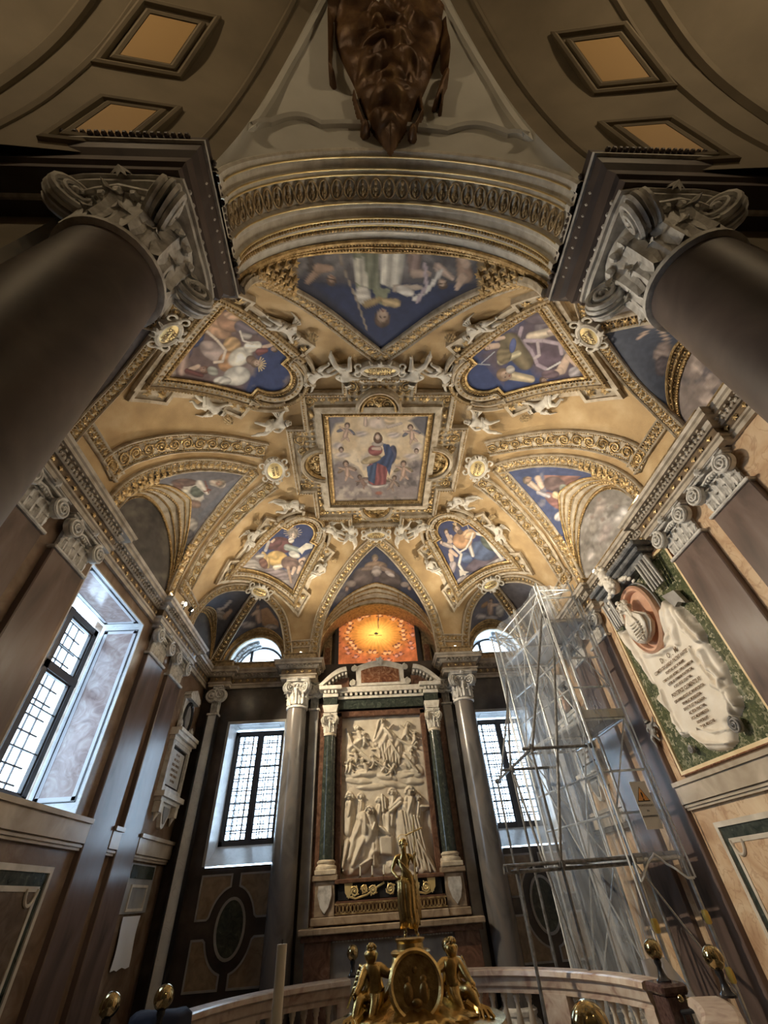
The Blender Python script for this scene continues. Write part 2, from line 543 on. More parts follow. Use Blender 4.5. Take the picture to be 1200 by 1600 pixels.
class Pic:
    """paints soft shapes, given in crop coordinates (crop origin ox,oy and scale s in the photo)"""

    def __init__(s, X, Y, ox=0, oy=0, sc=1.0, base=(.3, .3, .3)):
        s.x = (X - ox) / sc; s.y = (Y - oy) / sc
        s.c = np.ones(X.shape + (3,)) * np.array(base)
        s.h = np.zeros(X.shape)
        s.u = 1.0 / sc

    def mix(s, m, col, sh=None):
        c = np.array(col)[None, :] * np.ones((m.size, 3)) if np.ndim(col) == 1 else col
        c = c.reshape(s.c.shape)
        if sh is not None: c = c * sh[..., None]
        s.c = s.c * (1 - m[..., None]) + c * m[..., None]

    def ell(s, cx, cy, rx, ry=None, a=0, col=SKIN, h=0.0, folds=0, fa=90, soft=.12, shade=.35):
        if ry is None: ry = rx
        t = math.radians(a)
        dx = s.x - cx; dy = s.y - cy
        u = (dx * math.cos(t) + dy * math.sin(t)) / rx
        v = (-dx * math.sin(t) + dy * math.cos(t)) / ry
        r = np.sqrt(u * u + v * v)
        m = np.clip((1 - r) / soft, 0, 1)
        dome = np.sqrt(np.clip(1 - r * r, 0, 1))
        sh = 1 + shade * (dome - .6) - shade * .5 * (u * math.cos(t) * 0 + (dx / rx) * .35 + (dy / ry) * .25)
        f = 0
        sh = sh * (1 - .35 * np.clip(r, 0, 1) ** 5)
        if not folds and not h and shade and min(rx, ry) > 24 and max(col) < .8 and np.ndim(col) == 1 and tuple(col) not in (SKIN, SKD): folds, fa = .16, a + 65
        if folds:
            b = math.radians(fa)
            w = (dx * math.cos(b) + dy * math.sin(b)) * folds + 5.0 * (vnoise(s.x * .02 + cx, s.y * .02 + cy) - .5)
            f = np.sin(w)
            sh = sh * (1 + .22 * f)
        s.mix(m, col, np.clip(sh, .35, 1.6))
        if h:
            hh = h * dome * (1 + (.24 * f if folds else 0))
            s.h = np.where(r < 1, np.maximum(s.h, hh), s.h)
        return s

    def cap(s, x0, y0, x1, y1, r0, r1=None, col=SKIN, h=0.0, folds=0, shade=.35):
        if r1 is None: r1 = r0
        dx, dy = x1 - x0, y1 - y0
        L = math.hypot(dx, dy) + 1e-6
        t = np.clip(((s.x - x0) * dx + (s.y - y0) * dy) / L / L, 0, 1)
        r = r0 + (r1 - r0) * t
        d = np.hypot(s.x - x0 - t * dx, s.y - y0 - t * dy) / r
        m = np.clip((1 - d) / .2, 0, 1)
        dome = np.sqrt(np.clip(1 - d * d, 0, 1))
        side = ((s.x - x0) * dy - (s.y - y0) * dx) / L / r
        sh = 1 + shade * (dome - .6) - shade * .3 * side * (1 if dy > 0 else -1)
        f = 0
        sh = sh * (1 - .38 * np.clip(d, 0, 1) ** 4)
        if not folds and not h and max(r0, r1) > 19 and tuple(col) not in (SKIN, SKD): folds = 5
        if folds:
            f = np.sin(side * folds + t * 2.5)
            sh = sh * (1 + .2 * f)
        s.mix(m, col, np.clip(sh, .35, 1.6))
        if h: s.h = np.where(d < 1, np.maximum(s.h, h * dome * (1 + (.26 * f if folds else 0))), s.h)
        return s

    def line(s, pts, r, col, h=0.0):
        for a, b in zip(pts[:-1], pts[1:]): s.cap(a[0], a[1], b[0], b[1], r, r, col, h, shade=.2)
        return s

    def poly(s, pts, col, soft=4, h=0.0, folds=0, fa=90, shade=0.0):
        x, y = s.x, s.y
        d = np.full(x.shape, 1e9); ins = np.zeros(x.shape, bool)
        n = len(pts)
        for i in range(n):
            x0, y0 = pts[i]; x1, y1 = pts[(i + 1) % n]
            ex, ey = x1 - x0, y1 - y0
            t = np.clip(((x - x0) * ex + (y - y0) * ey) / (ex * ex + ey * ey + 1e-9), 0, 1)
            d = np.minimum(d, np.hypot(x - x0 - t * ex, y - y0 - t * ey))
            if y0 != y1:
                c = ((y0 > y) != (y1 > y)) & (x < (x1 - x0) * (y - y0) / (y1 - y0) + x0)
                ins ^= c
        m = np.where(ins, np.clip(d / soft + .3, 0, 1), 0)
        sh = np.ones(x.shape)
        f = 0
        if folds:
            b = math.radians(fa)
            w = (x * math.cos(b) + y * math.sin(b)) * folds + 3.0 * (vnoise(x * .015 + 3, y * .015 + 5) - .5)
            f = np.sin(w)
            sh = sh * (1 + .25 * f)
        s.mix(m, col, sh)
        if h:
            k = np.clip(d / (soft * 4), 0, 1); k = np.sqrt(k * (2 - k))
            s.h = np.where(ins, np.maximum(s.h, h * k * (1 + (.22 * f if folds else 0))), s.h)
        return s

    def noise(s, sc, amp):
        n = fbm(s.x * sc, s.y * sc) - .48
        s.c = np.clip(s.c * (1 + amp * n[..., None] * 2), 0, 1.2)
        return s

    def clouds(s, col, sc, thr=.5, ymin=None, ymax=None, k=6):
        n = fbm(s.x * sc + 5, s.y * sc + 9)
        m = np.clip((n - thr) * k, 0, 1)
        if ymin is not None: m = m * np.clip((s.y - ymin) / 40, 0, 1)
        if ymax is not None: m = m * np.clip((ymax - s.y) / 40, 0, 1)
        s.mix(m, col)
        return s

    def head(s, x, y, r, hair=HAIR, look=0, skin=SKIN, h=0.0):
        """head seen from the front; look = direction of the crown in degrees"""
        t = math.radians(look)
        ux, uy = math.cos(t), math.sin(t)
        if h:
            for q in range(9):
                b_ = t + (q - 4) * .42; s.ell(x + math.cos(b_) * r * .78, y + math.sin(b_) * r * .78, r * .34, r * .26, q * 40, hair, h=h * (.95 + .12 * (q % 2)))
            s.cap(x - ux * r * .0, y - uy * r * .0, x - ux * r * .45, y - uy * r * .45, r * .10, r * .16, skin, h=h * 1.35)
            for q in (-1, 1): s.cap(x + ux * r * .12 - uy * q * r * .12, y + uy * r * .12 + ux * q * r * .12, x + ux * r * .1 - uy * q * r * .5, y + uy * r * .1 + ux * q * r * .5, r * .09, r * .07, skin, h=h * 1.22)
        s.ell(x + ux * r * .3, y + uy * r * .3, r * 1.08, r * 1.0, look, hair, h=h * .9)
        s.ell(x - ux * r * .1, y - uy * r * .1, r * .86, r * .68, look, skin, h=h * 1.05)
        vx, vy = -uy, ux
        for q in (-1, 1): s.ell(x + vx * q * r * .28, y + vy * q * r * .28, r * .13, r * .1, look, (.1, .06, .05), shade=0)
        s.ell(x - ux * r * .55, y - uy * r * .55, r * .1, r * .22, look, (.35, .14, .1), shade=0)
        return s

    def putto(s, x, y, r, a=90, skin=SKIN, h=0.0, wings=None):
        """small child figure: a = direction from head to feet"""
        t = math.radians(a); dx, dy = math.cos(t), math.sin(t); nx, ny = -dy, dx
        if wings is not None:
            for q in (-1, 1): s.ell(x + dx * r * 1.6 + nx * q * r * 1.8, y + dy * r * 1.6 + ny * q * r * 1.8, r * 1.6, r * .6, a + q * 60, wings, folds=8 / r, fa=a, h=h * .5)
        s.cap(x + dx * r * 3.2, y + dy * r * 3.2, x + dx * r * 5 + nx * r, y + dy * r * 5 + ny * r, r * .7, r * .35, skin, h * .8)
        s.cap(x + dx * r * 3.2, y + dy * r * 3.2, x + dx * r * 4.6 - nx * r * 1.4, y + dy * r * 4.6 - ny * r * 1.4, r * .7, r * .35, skin, h * .8)
        s.cap(x + dx * r * 1.5, y + dy * r * 1.5, x + dx * r * 3.2, y + dy * r * 3.2, r * .85, r * .95, skin, h)
        s.cap(x + dx * r * 1.4 + nx * r * .7, y + dy * r * 1.4 + ny * r * .7, x + dx * r * .6 + nx * r * 2.4, y + dy * r * .6 + ny * r * 2.4, r * .42, r * .28, skin, h * .7)
        s.cap(x + dx * r * 1.4 - nx * r * .7, y + dy * r * 1.4 - ny * r * .7, x + dx * r * 2.4 - nx * r * 2.2, y + dy * r * 2.4 - ny * r * 2.2, r * .42, r * .28, skin, h * .7)
        s.head(x, y, r, look=a + 180, skin=skin, h=h)
        return s


def grid_mesh(PP):
    """PP array (n,m,3) -> MB"""
    n, m = PP.shape[:2]
    mb = MB()
    mb.v = PP.reshape(-1, 3).tolist()
    mb.f = [(i * m + j, i * m + j + 1, (i + 1) * m + j + 1, (i + 1) * m + j) for i in range(n - 1) for j in range(m - 1)]
    return mb
# ------------------------------------------------------------------ the vault
HX, HY, ZS, HH, EX = 4.03, 4.25, 6.0, 2.55, 2.9


def Bz(x, y):
    u = np.minimum(np.abs(x) / HX, 1.0); v = np.minimum(np.abs(y) / HY, 1.0)
    return ZS + HH * np.sqrt(np.maximum(0, (1 - u ** EX) * (1 - v ** EX)))


def vp(x, y, off=0.0):
    """point on the vault and normal into the room"""
    e = 0.004
    x = max(-HX, min(HX, x)); y = max(-HY, min(HY, y))
    z = float(Bz(x, y))
    x2 = x - math.copysign(e, x); y2 = y - math.copysign(e, y)
    gx = (float(Bz(x2, y)) - z) / (x2 - x); gy = (float(Bz(x, y2)) - z) / (y2 - y)
    n = Vector((gx, gy, -1)).normalized()
    p = Vector((x, y, z)) + n * off
    return p, n


def catmull(pts, per=10):
    P = [np.array(p, float) for p in pts]
    P = [2 * P[0] - P[1]] + P + [2 * P[-1] - P[-2]]
    out = []
    for i in range(1, len(P) - 2):
        for k in range(per):
            t = k / per
            out.append(.5 * ((2 * P[i]) + (-P[i - 1] + P[i + 1]) * t + (2 * P[i - 1] - 5 * P[i] + 4 * P[i + 1] - P[i + 2]) * t * t + (-P[i - 1] + 3 * P[i] - 3 * P[i + 1] + P[i + 2]) * t ** 3))
    out.append(P[-2])
    return out


# sails: name, half outline [(s,d)] in wall coordinates, wall frame, arc (s0, s1, rise)
# wall frame: maps (s,d) -> (x,y)
FR = {'back': lambda s, d: (s, HY - d), 'front': lambda s, d: (s, -HY + d),
      'left': lambda s, d: (-HX + d, s), 'right': lambda s, d: (HX - d, s)}


def mk_outline(pts, wall):
    return [FR[wall](*p) for p in catmull(pts, 12)]


SAILS = []


def add_sail(key, wall, left, right, s0, s1, rise):
    a = catmull(left, 14); b = catmull(right, 14)
    path = [FR[wall](*p) for p in a] + [FR[wall](*p) for p in b[::-1]][1:]
    SAILS.append(dict(key=key, wall=wall, path=path, s0=s0, s1=s1, rise=rise))


for w in ('back', 'front'):
    h = [(1.58, 0), (1.52, .14), (1.36, .38), (.84, .98), (.38, 1.5), (0, 1.86)]
    add_sail(w + '_centre', w, [(-s, d) for s, d in h], h, -1.55, 1.55, 1.55)
for w in ('left', 'right'):
    h = [(1.22, 0), (1.12, .12), (.95, .32), (.60, .78), (.26, 1.2), (0, 1.5)]
    add_sail(w + '_centre', w, [(-s, d) for s, d in h], h, -1.12, 1.12, 1.1)
for wy in ('back', 'front'):
    for sx in (-1, 1):
        o = [(2.2, 0), (2.28, .12), (2.45, .42), (2.93, .98)]
        i = [(3.9, .0), (3.72, .25), (3.35, .62), (2.93, .98)]
        o = [(sx * s, d) for s, d in o]; i = [(sx * s, d) for s, d in i]
        if sx < 0: o, i = i, o
        add_sail(wy + ('_right' if sx > 0 else '_left'), wy, i if sx < 0 and False else (o if sx > 0 else o), i, *((2.24, 3.78) if sx > 0 else (-3.78, -2.24)), .78)
for wx in ('left', 'right'):
    for sy in (-1, 1):
        o = [(2.42, 0), (2.48, .12), (2.68, .42), (3.27, 1.1)]
        i = [(4.15, .0), (4.0, .3), (3.63, .7), (3.27, 1.1)]
        o = [(sy * s, d) for s, d in o]; i = [(sy * s, d) for s, d in i]
        if sy < 0: o, i = i, o
        add_sail(wx + ('_back' if sy > 0 else '_front'), wx, o, i, *((2.44, 4.04) if sy > 0 else (-4.04, -2.44)), .8)


def inpoly(x, y, pts):
    ins = False
    n = len(pts)
    for i in range(n):
        x0, y0 = pts[i]; x1, y1 = pts[i - 1]
        if (y0 > y) != (y1 > y) and x < (x1 - x0) * (y - y0) / (y1 - y0) + x0: ins = not ins
    return ins


# base surface, with holes where the sails are
NG = 150
ss = np.sin(np.linspace(-1, 1, NG + 1) * PI / 2)
gx = ss * HX; gy = ss * HY
mb = MB()
GX, GY = np.meshgrid(gx, gy, indexing='ij')
GZ = Bz(GX, GY)
mb.v = np.stack([GX, GY, GZ], -1).reshape(-1, 3).tolist()
boxes = [(min(p[0] for p in s['path']), max(p[0] for p in s['path']), min(p[1] for p in s['path']), max(p[1] for p in s['path'])) for s in SAILS]
for i in range(NG):
    for j in range(NG):
        cx, cy = (gx[i] + gx[i + 1]) / 2, (gy[j] + gy[j + 1]) / 2
        hit = False
        for s, b in zip(SAILS, boxes):
            if b[0] <= cx <= b[1] and b[2] <= cy <= b[3] and inpoly(cx, cy, s['path']): hit = True; break
        if not hit: mb.f.append((i * (NG + 1) + j, (i + 1) * (NG + 1) + j, (i + 1) * (NG + 1) + j + 1, i * (NG + 1) + j + 1))
struct('ceiling', mb, GOLDF, smooth='all')


def wall_arc(S, t):
    """t in 0..1 along the lunette arc, from s0 to s1"""
    c = (S['s0'] + S['s1']) / 2; r = (S['s1'] - S['s0']) / 2
    a = PI * (1 - t)
    x, y = FR[S['wall']](c + r * math.cos(a), 0)
    return np.array([x, y, ZS + S['rise'] * math.sin(a)])


def resample(path, n):
    P = np.array(path, float)
    d = np.r_[0, np.cumsum(np.hypot(*(P[1:] - P[:-1]).T))]
    q = np.linspace(0, d[-1], n)
    return np.stack([np.interp(q, d, P[:, 0]), np.interp(q, d, P[:, 1])], -1)


def sail_surface(S, n, m, j0=0.0, j1=1.0):
    o = resample(S['path'], n)
    PP = np.zeros((n, m, 3))
    for i in range(n):
        # outline rises steeply near the springers: spread by height as well
        a = wall_arc(S, i / (n - 1))
        x, y = o[i]
        b = np.array([x, y, float(Bz(x, y))])
        for k in range(m):
            q = j0 + (j1 - j0) * k / (m - 1)
            PP[i, k] = a + (b - a) * q
    return PP


SURF = {}
for S in SAILS:
    # outline resampled by 3-D length
    P = np.array(S['path'])
    z = Bz(P[:, 0], P[:, 1])
    Q = np.c_[P, z]
    d = np.r_[0, np.cumsum(np.linalg.norm(Q[1:] - Q[:-1], axis=1))]
    q = np.linspace(0, d[-1], 61)
    S['path'] = [(np.interp(t, d, P[:, 0]), np.interp(t, d, P[:, 1])) for t in q]
    SURF[S['key']] = S


def flower(mb, p, n, t, r, petals=8, h=.02):
    """small rosette on a surface"""
    n = Vector(n); t = Vector(t); t = (t - n * t.dot(n)).normalized(); b = n.cross(t)
    p = Vector(p)
    vs = [p + n * h * 1.6]
    m = petals * 2
    for i in range(m):
        a = 2 * PI * i / m
        rr = r if i % 2 == 0 else r * .55
        vs.append(p + (t * math.cos(a) + b * math.sin(a)) * rr + n * h * (.9 if i % 2 else .5))
    mb.add(vs, [(0, 1 + i, 1 + (i + 1) % m) for i in range(m)])


def scroll(mb, p, n, t, r, flip=1, w=.014):
    """spiral acanthus scroll with a central rosette"""
    n = Vector(n); t = Vector(t); t = (t - n * t.dot(n)).normalized(); b = n.cross(t) * flip
    p = Vector(p)
    pts = []
    for i in range(15):
        a = i / 14 * 3.4 * PI
        rr = r * (1 - .72 * i / 14)
        pts.append(p + (t * math.cos(a + PI) + b * math.sin(a + PI)) * rr + n * .018)
    mb.tube(pts, w, 5, taper=[.6 + .5 * math.sin(PI * i / 14) for i in range(15)])
    flower(mb, p + n * .012, n, t, r * .34, 6, .018)
    for q in range(4):
        a = q * PI / 2 + .5
        c = p + (t * math.cos(a) + b * math.sin(a)) * r * .98
        flower(mb, c + n * .006, n, t, r * .26, 3, .014)


def along(P, N, step):
    """stations (p, n, t, s) at equal spacing along a 3-D polyline"""
    P = [Vector(p) for p in P]
    out = []; acc = step / 2; s = 0
    for i in range(len(P) - 1):
        L = (P[i + 1] - P[i]).length
        if L < 1e-6: continue
        while acc <= s + L:
            k = (acc - s) / L
            out.append((P[i].lerp(P[i + 1], k), (Vector(N[i]) * (1 - k) + Vector(N[i + 1]) * k).normalized(), (P[i + 1] - P[i]).normalized()))
            acc += step
        s += L
    return out


def on_vault(path, off=0.0):
    P = []; N = []
    for x, y in path:
        p, n = vp(x, y, off); P.append(p); N.append(n)
    return P, N


def offs(P, N, d):
    """offset a 3-D polyline sideways"""
    out = []
    m = len(P)
    for i in range(m):
        t = (P[min(i + 1, m - 1)] - P[max(i - 1, 0)]).normalized()
        out.append(P[i] + t.cross(N[i]).normalized() * d)
    return out


def ornament_band(P, N, width, name, label, base, orn, group, kindo='flower', step=.13, edge=True, cat='vault rib', wood=None):
    """a raised band with gilt edges (beads) and a row of reliefs"""
    c = P[len(P) // 2]
    root = thing(name, label, cat, (c[0], c[1], c[2]), 0, group)
    h = .035
    prof = [(-width / 2, -.02), (-width / 2, h), (width / 2, h), (width / 2, -.02)]
    MB().sweep(P, N, prof).build('band', base, root)
    e = MB()
    for sd in (-1, 1):
        w0 = sd * width / 2
        ww = .035
        pr = [(w0 - ww * .6, 0), (w0 - ww * .6, h + .018), (w0 - ww * .2, h + .034), (w0 + ww * .3, h + .02), (w0 + ww * .6, h), (w0 + ww * .6, -.02)]
        e.sweep(P, N, pr)
    e.build('edge_moulding', VST, root)
    b = MB()
    for sd in (-1, 1):
        Q = offs(P, N, sd * (width / 2 - .035))
        for p, n, t in along(Q, N, .042): b.ball(p + n * (h + .012), .014, n=5, m=4)
    b.build('beading', orn, root)
    o = MB()
    k = 0
    for p, n, t in along(P, N, step):
        if kindo == 'scroll': scroll(o, p + n * h, n, t, width * .33, 1 if k % 2 else -1, .016)
        else:
            flower(o, p + n * h, n, t, width * .29, 6 if k % 2 else 8, .026)
            for q in (-1, 1): o.ball(p + n * (h + .006) + t.cross(n) * q * width * .22 + t * step * .35, .016, n=5, m=4)
        k += 1
    o.build('carved_ornament', orn, root)
    return root


HUMAN = {'back': 'back', 'front': 'near', 'left': 'left', 'right': 'right'}
for w in ('back', 'front', 'left', 'right'):
    S = SURF[w + '_centre']
    n = len(S['path']); half = n // 2
    for side, rng in ((-1, range(0, half + 1)), (1, range(n - 1, half - 1, -1))):
        path = [S['path'][i] for i in rng]
        P, N = on_vault(path)
        sd = {('back', -1): 'left', ('back', 1): 'right', ('front', -1): 'left', ('front', 1): 'right', ('left', -1): 'nearer', ('left', 1): 'farther', ('right', -1): 'nearer', ('right', 1): 'farther'}[(w, side)]
        ornament_band(P, N, .24, 'gilded_vault_rib', f'gilded flower-studded rib, {sd} edge of the pointed {HUMAN[w]} sail of the vault', CREAM, GOLD, 'gilded ribs of the vault', step=.12)
        if w in ('left', 'right'):
            # second, wider band of scrolls outside the first
            c2 = [(1.68, .03), (1.6, .15), (1.44, .34), (1.02, .92), (.62, 1.5), (.44, 1.8)]
            q = [FR[w](side * s, d) for s, d in catmull(c2, 10)]
            P, N = on_vault(q)
            ornament_band(P, N, .34, 'scroll_vault_rib', f'broad white rib with gold scrolls beside the {sd} edge of the {HUMAN[w]} sail', VST, GOLD, 'broad scroll ribs of the vault', 'scroll', .235)
for S in SAILS:
    if S['key'].endswith('centre'): continue
    n = len(S['path']); d = [abs(abs(p[0]) - 2.93) + abs(abs(p[1]) - 3.27) for p in S['path']]
    k = int(np.argmin(d))
    back = 'back' if S['path'][k][1] > 0 else 'near'
    lr = 'right' if S['path'][k][0] > 0 else 'left'
    # outer edge is the half farther from the corner
    corner = np.array([math.copysign(HX, S['path'][k][0]), math.copysign(HY, S['path'][k][1])])
    e0 = np.linalg.norm(np.array(S['path'][0]) - corner)
    e1 = np.linalg.norm(np.array(S['path'][-1]) - corner)
    path = S['path'][:k + 1] if e0 > e1 else S['path'][k:][::-1]
    P, N = on_vault(path)
    wl = 'end wall' if S['wall'] in ('back', 'front') else 'side wall'
    ornament_band(P, N, .17, 'gilded_corner_rib', f'narrow gilded rib rising from the {wl} to the tablet of the {back} {lr} corner', CREAM, GOLD, 'narrow corner ribs of the vault', step=.1)
for sx in (-1, 1):
    for sy in (-1, 1):
        path = [(sx * 3.97, sy * 4.2), (sx * 3.75, sy * 4.0), (sx * 3.4, sy * 3.68), (sx * 2.98, sy * 3.31)]
        path = catmull(path, 10)
        P, N = on_vault(path)
        # this rib hangs on the groin between the two corner sails: lower it a little
        P = [p for p in P]
        back = 'back' if sy > 0 else 'near'
        ornament_band(P, N, .2, 'groin_rib', f'dark gilded groin rib climbing out of the {back} {"right" if sx > 0 else "left"} corner', ENTF, GOLD, 'groin ribs in the corners', step=.11)
# flowered border running along the springing of the gold field
for sx in (-1, 1):
    for s0, s1 in ((1.42, 2.36), (-2.36, -1.42)):
        P = []; N = []
        for k in range(9):
            y = s0 + (s1 - s0) * k / 8
            p, n = vp(sx * 3.975, y); P.append(p); N.append(n)
        ornament_band(P, N, .18, 'gilded_border', f'flowered gold border on the springing of the {"right" if sx > 0 else "left"} vault, {"farther" if s0 > 0 else "nearer"} bay', CREAM, GOLD, 'gold borders at the springing', step=.1)
for sy in (-1, 1):
    for sx in (-1, 1):
        P = []; N = []
        for k in range(5):
            x = sx * (1.62 + .62 * k / 4)
            p, n = vp(x, sy * 4.2); P.append(p); N.append(n)
        ornament_band(P, N, .16, 'gilded_border', f'short flowered gold border over the {"back" if sy > 0 else "near"} {"right" if sx > 0 else "left"} column', CREAM, GOLD, 'gold borders at the springing', step=.1)
# ------------------------------------------------------------------ frescoes on the sails
def tone(c):
    c = np.clip(c, 0, 1)
    if PAINT is GLOWM_: return c
    g = c.mean(-1, keepdims=True)
    return np.clip((g + (c - g) * .85) * (.5 + .75 * np.sqrt(g + .02)), 0, 1)


GLOWM_ = None


def canvas(PP, painter, name, parent, label=None):
    X, Y = np.zeros(PP.shape[:2]), np.zeros(PP.shape[:2])
    flat = PP.reshape(-1, 3)
    x, y = px(flat)
    pic = painter(x, y)
    mb = grid_mesh(PP)
    o = mb.build(name, PAINT, parent, smooth='all', colors=tone(pic.c))
    if label: o['label'] = label
    return o


def p_front(x, y):
    s = Pic(x, y, 360, 330, .41667, (.05, .06, .12))
    s.poly([(200, 60), (1000, 60), (930, 270), (560, 300), (230, 250)], (.16, .15, .17), soft=60)
    s.clouds((.34, .32, .33), .012, .45, ymax=250)
    s.poly([(300, 270), (900, 270), (570, 520)], (.03, .055, .17), soft=30)
    s.ell(590, 110, 120, 45, 0, (.5, .46, .44), folds=.06)
    s.poly([(450, 120), (560, 100), (560, 300), (470, 290)], (.26, .28, .2), folds=.16, fa=0)
    s.poly([(560, 130), (665, 110), (630, 300), (560, 270)], (.66, .64, .58), folds=.14, fa=5)
    s.poly([(460, 180), (500, 170), (520, 290), (470, 270)], (.6, .58, .5), folds=.2, fa=0)
    s.ell(495, 315, 32, 36, 0, (.6, .57, .52), folds=.2)
    s.poly([(530, 290), (600, 290), (580, 350), (555, 350)], (.3, .33, .22), soft=3)
    s.cap(620, 290, 710, 285, 16, 10, (.5, .42, .36)); s.cap(510, 350, 560, 330, 16, 12, (.42, .3, .14)); s.cap(580, 340, 620, 345, 16, 20, (.5, .38, .2))
    s.ell(655, 300, 40, 18, 20, (.7, .66, .62), folds=.2)
    s.head(570, 395, 32, look=95, skin=(.5, .36, .28))
    s.line([(390, 100), (430, 230), (478, 345), (510, 440)], 4, (.36, .3, .24))
    s.cap(325, 225, 290, 265, 18, 12, SKD); s.cap(330, 215, 375, 215, 22, 14, SKD); s.head(378, 255, 20, look=90, skin=SKD)
    s.cap(300, 150, 300, 220, 14, 12, (.12, .1, .1))
    s.cap(690, 160, 690, 220, 30, 26, (.36, .26, .24)); s.cap(680, 150, 735, 145, 14, 10, SKIN); s.cap(690, 235, 740, 235, 18, 14, (.5, .38, .32))
    s.cap(870, 180, 880, 240, 26, 34, SKD); s.cap(860, 150, 885, 200, 16, 20, SKIN); s.cap(850, 290, 870, 250, 10, 22, SKIN); s.cap(780, 210, 830, 250, 20, 12, (.55, .42, .36))
    s.line([(790, 225), (760, 270), (735, 300), (690, 330)], 9, (.7, .68, .66)); s.line([(700, 340), (735, 280), (730, 200)], 8, (.5, .42, .5))
    s.head(795, 270, 19, look=80)
    s.poly([(-300, -60), (252, -60), (252, 300), (-300, 300)], (.34, .23, .1), soft=3); s.poly([(925, -60), (1400, -60), (1400, 300), (925, 300)], (.34, .23, .1), soft=3)
    return s.noise(.05, .25)


def p_back(x, y):
    s = Pic(x, y, 460, 820, .23333, (.05, .06, .12))
    s.clouds((.2, .18, .2), .01, .45, ymin=350)
    s.ell(545, 390, 190, 110, 0, (.09, .07, .09), folds=.04)
    s.ell(460, 350, 70, 70, 0, (.17, .13, .13), folds=.07); s.ell(640, 370, 80, 60, 10, (.13, .1, .1), folds=.08)
    s.ell(545, 275, 80, 34, 0, (.3, .2, .14)); s.cap(500, 290, 460, 300, 22, 14, (.24, .17, .14)); s.cap(590, 290, 660, 320, 20, 14, (.24, .17, .14))
    s.ell(550, 310, 34, 40, 0, (.36, .3, .28), folds=.2); s.ell(640, 330, 40, 16, 30, (.42, .36, .35), folds=.2)
    s.head(540, 228, 24, look=-90, skin=(.36, .25, .18), hair=(.2, .15, .1))
    s.ell(380, 395, 36, 24, 0, (.3, .24, .22)); s.ell(740, 400, 30, 20, 0, (.3, .24, .22)); s.ell(530, 405, 50, 16, 0, (.2, .16, .16))
    s.head(350, 430, 16, look=-90, skin=SKD); s.head(770, 425, 14, look=-90, skin=SKD)
    return s.noise(.05, .3)


def p_right(x, y):
    s = Pic(x, y, 780, 720, .18333, (.07, .1, .25))
    s.clouds((.3, .28, .32), .008, .55)
    s.poly([(380, 120), (700, 130), (620, 200), (400, 250)], (.33, .16, .13), folds=.1, fa=70)
    s.ell(470, 200, 100, 70, 10, (.2, .13, .13), folds=.08); s.ell(470, 340, 110, 50, 40, (.34, .15, .14), folds=.1)
    s.ell(560, 250, 60, 40, 50, (.42, .46, .38)); s.cap(480, 290, 550, 330, 34, 22, (.6, .47, .28))
    s.cap(330, 150, 360, 220, 30, 26, SKIN); s.cap(260, 190, 330, 240, 30, 26, (.5, .38, .3)); s.cap(330, 270, 420, 300, 16, 22, (.45, .42, .45))
    s.head(245, 160, 36, look=150, hair=(.24, .18, .13), skin=SKD)
    s.ell(610, 290, 26, 90, 20, (.52, .48, .47)); s.ell(520, 470, 60, 40, -30, (.5, .46, .47)); s.ell(560, 540, 30, 60, 0, (.12, .14, .3))
    return s.noise(.04, .25)


def p_left(x, y):
    s = Pic(x, y, 160, 720, .2, (.2, .19, .22))
    s.poly([(520, 180), (760, 150), (800, 300), (620, 420), (560, 260)], (.6, .54, .47), soft=20)
    s.ell(640, 170, 110, 34, 0, (.2, .12, .1), folds=.1); s.ell(590, 210, 50, 40, 30, (.24, .12, .09)); s.ell(640, 270, 50, 60, 0, (.66, .6, .5))
    s.ell(740, 240, 60, 50, 0, (.14, .16, .13)); s.cap(640, 330, 740, 340, 40, 34, (.32, .2, .15)); s.ell(650, 380, 50, 60, 0, (.6, .54, .46))
    s.cap(760, 180, 820, 250, 34, 20, (.6, .55, .5)); s.line([(800, 160), (830, 250)], 6, (.3, .08, .05)); s.line([(790, 240), (850, 225)], 5, (.3, .08, .05))
    s.cap(860, 170, 930, 180, 26, 40, (.5, .42, .36)); s.head(915, 175, 34, look=-10, skin=SKD, hair=(.3, .26, .22))
    s.poly([(740, 430), (1010, 170), (1080, 150), (760, 480)], (.18, .19, .24), soft=10)
    s.ell(680, 500, 70, 60, 0, (.44, .4, .37)); s.ell(660, 570, 60, 40, 0, (.16, .15, .17))
    return s.noise(.05, .25)


def p_cbl(x, y):   # sail over the back left window
    s = Pic(x, y, 340, 780, .16667, (.13, .13, .17))
    s.poly([(400, 1040), (470, 1010), (570, 1150), (570, 1200), (430, 1200)], (.45, .26, .14))
    s.cap(375, 1060, 390, 1140, 36, 30, (.44, .3, .24)); s.cap(330, 1080, 370, 1060, 16, 20, SKIN); s.head(378, 1010, 20, look=-90, skin=SKD)
    s.ell(290, 1180, 80, 34, 0, (.4, .35, .35)); s.ell(500, 1200, 70, 30, 0, (.4, .35, .35))
    return s.noise(.04, .25)


def p_cbl2(x, y):
    s = Pic(x, y, 200, 920, .21667, (.1, .1, .13))
    s.line([(740, 90), (690, 140), (650, 150)], 12, (.5, .42, .38)); s.ell(670, 190, 50, 34, 20, (.36, .33, .33)); s.ell(620, 230, 30, 30, 0, (.3, .28, .28)); s.cap(700, 200, 740, 160, 20, 16, SKD)
    return s.noise(.04, .3)


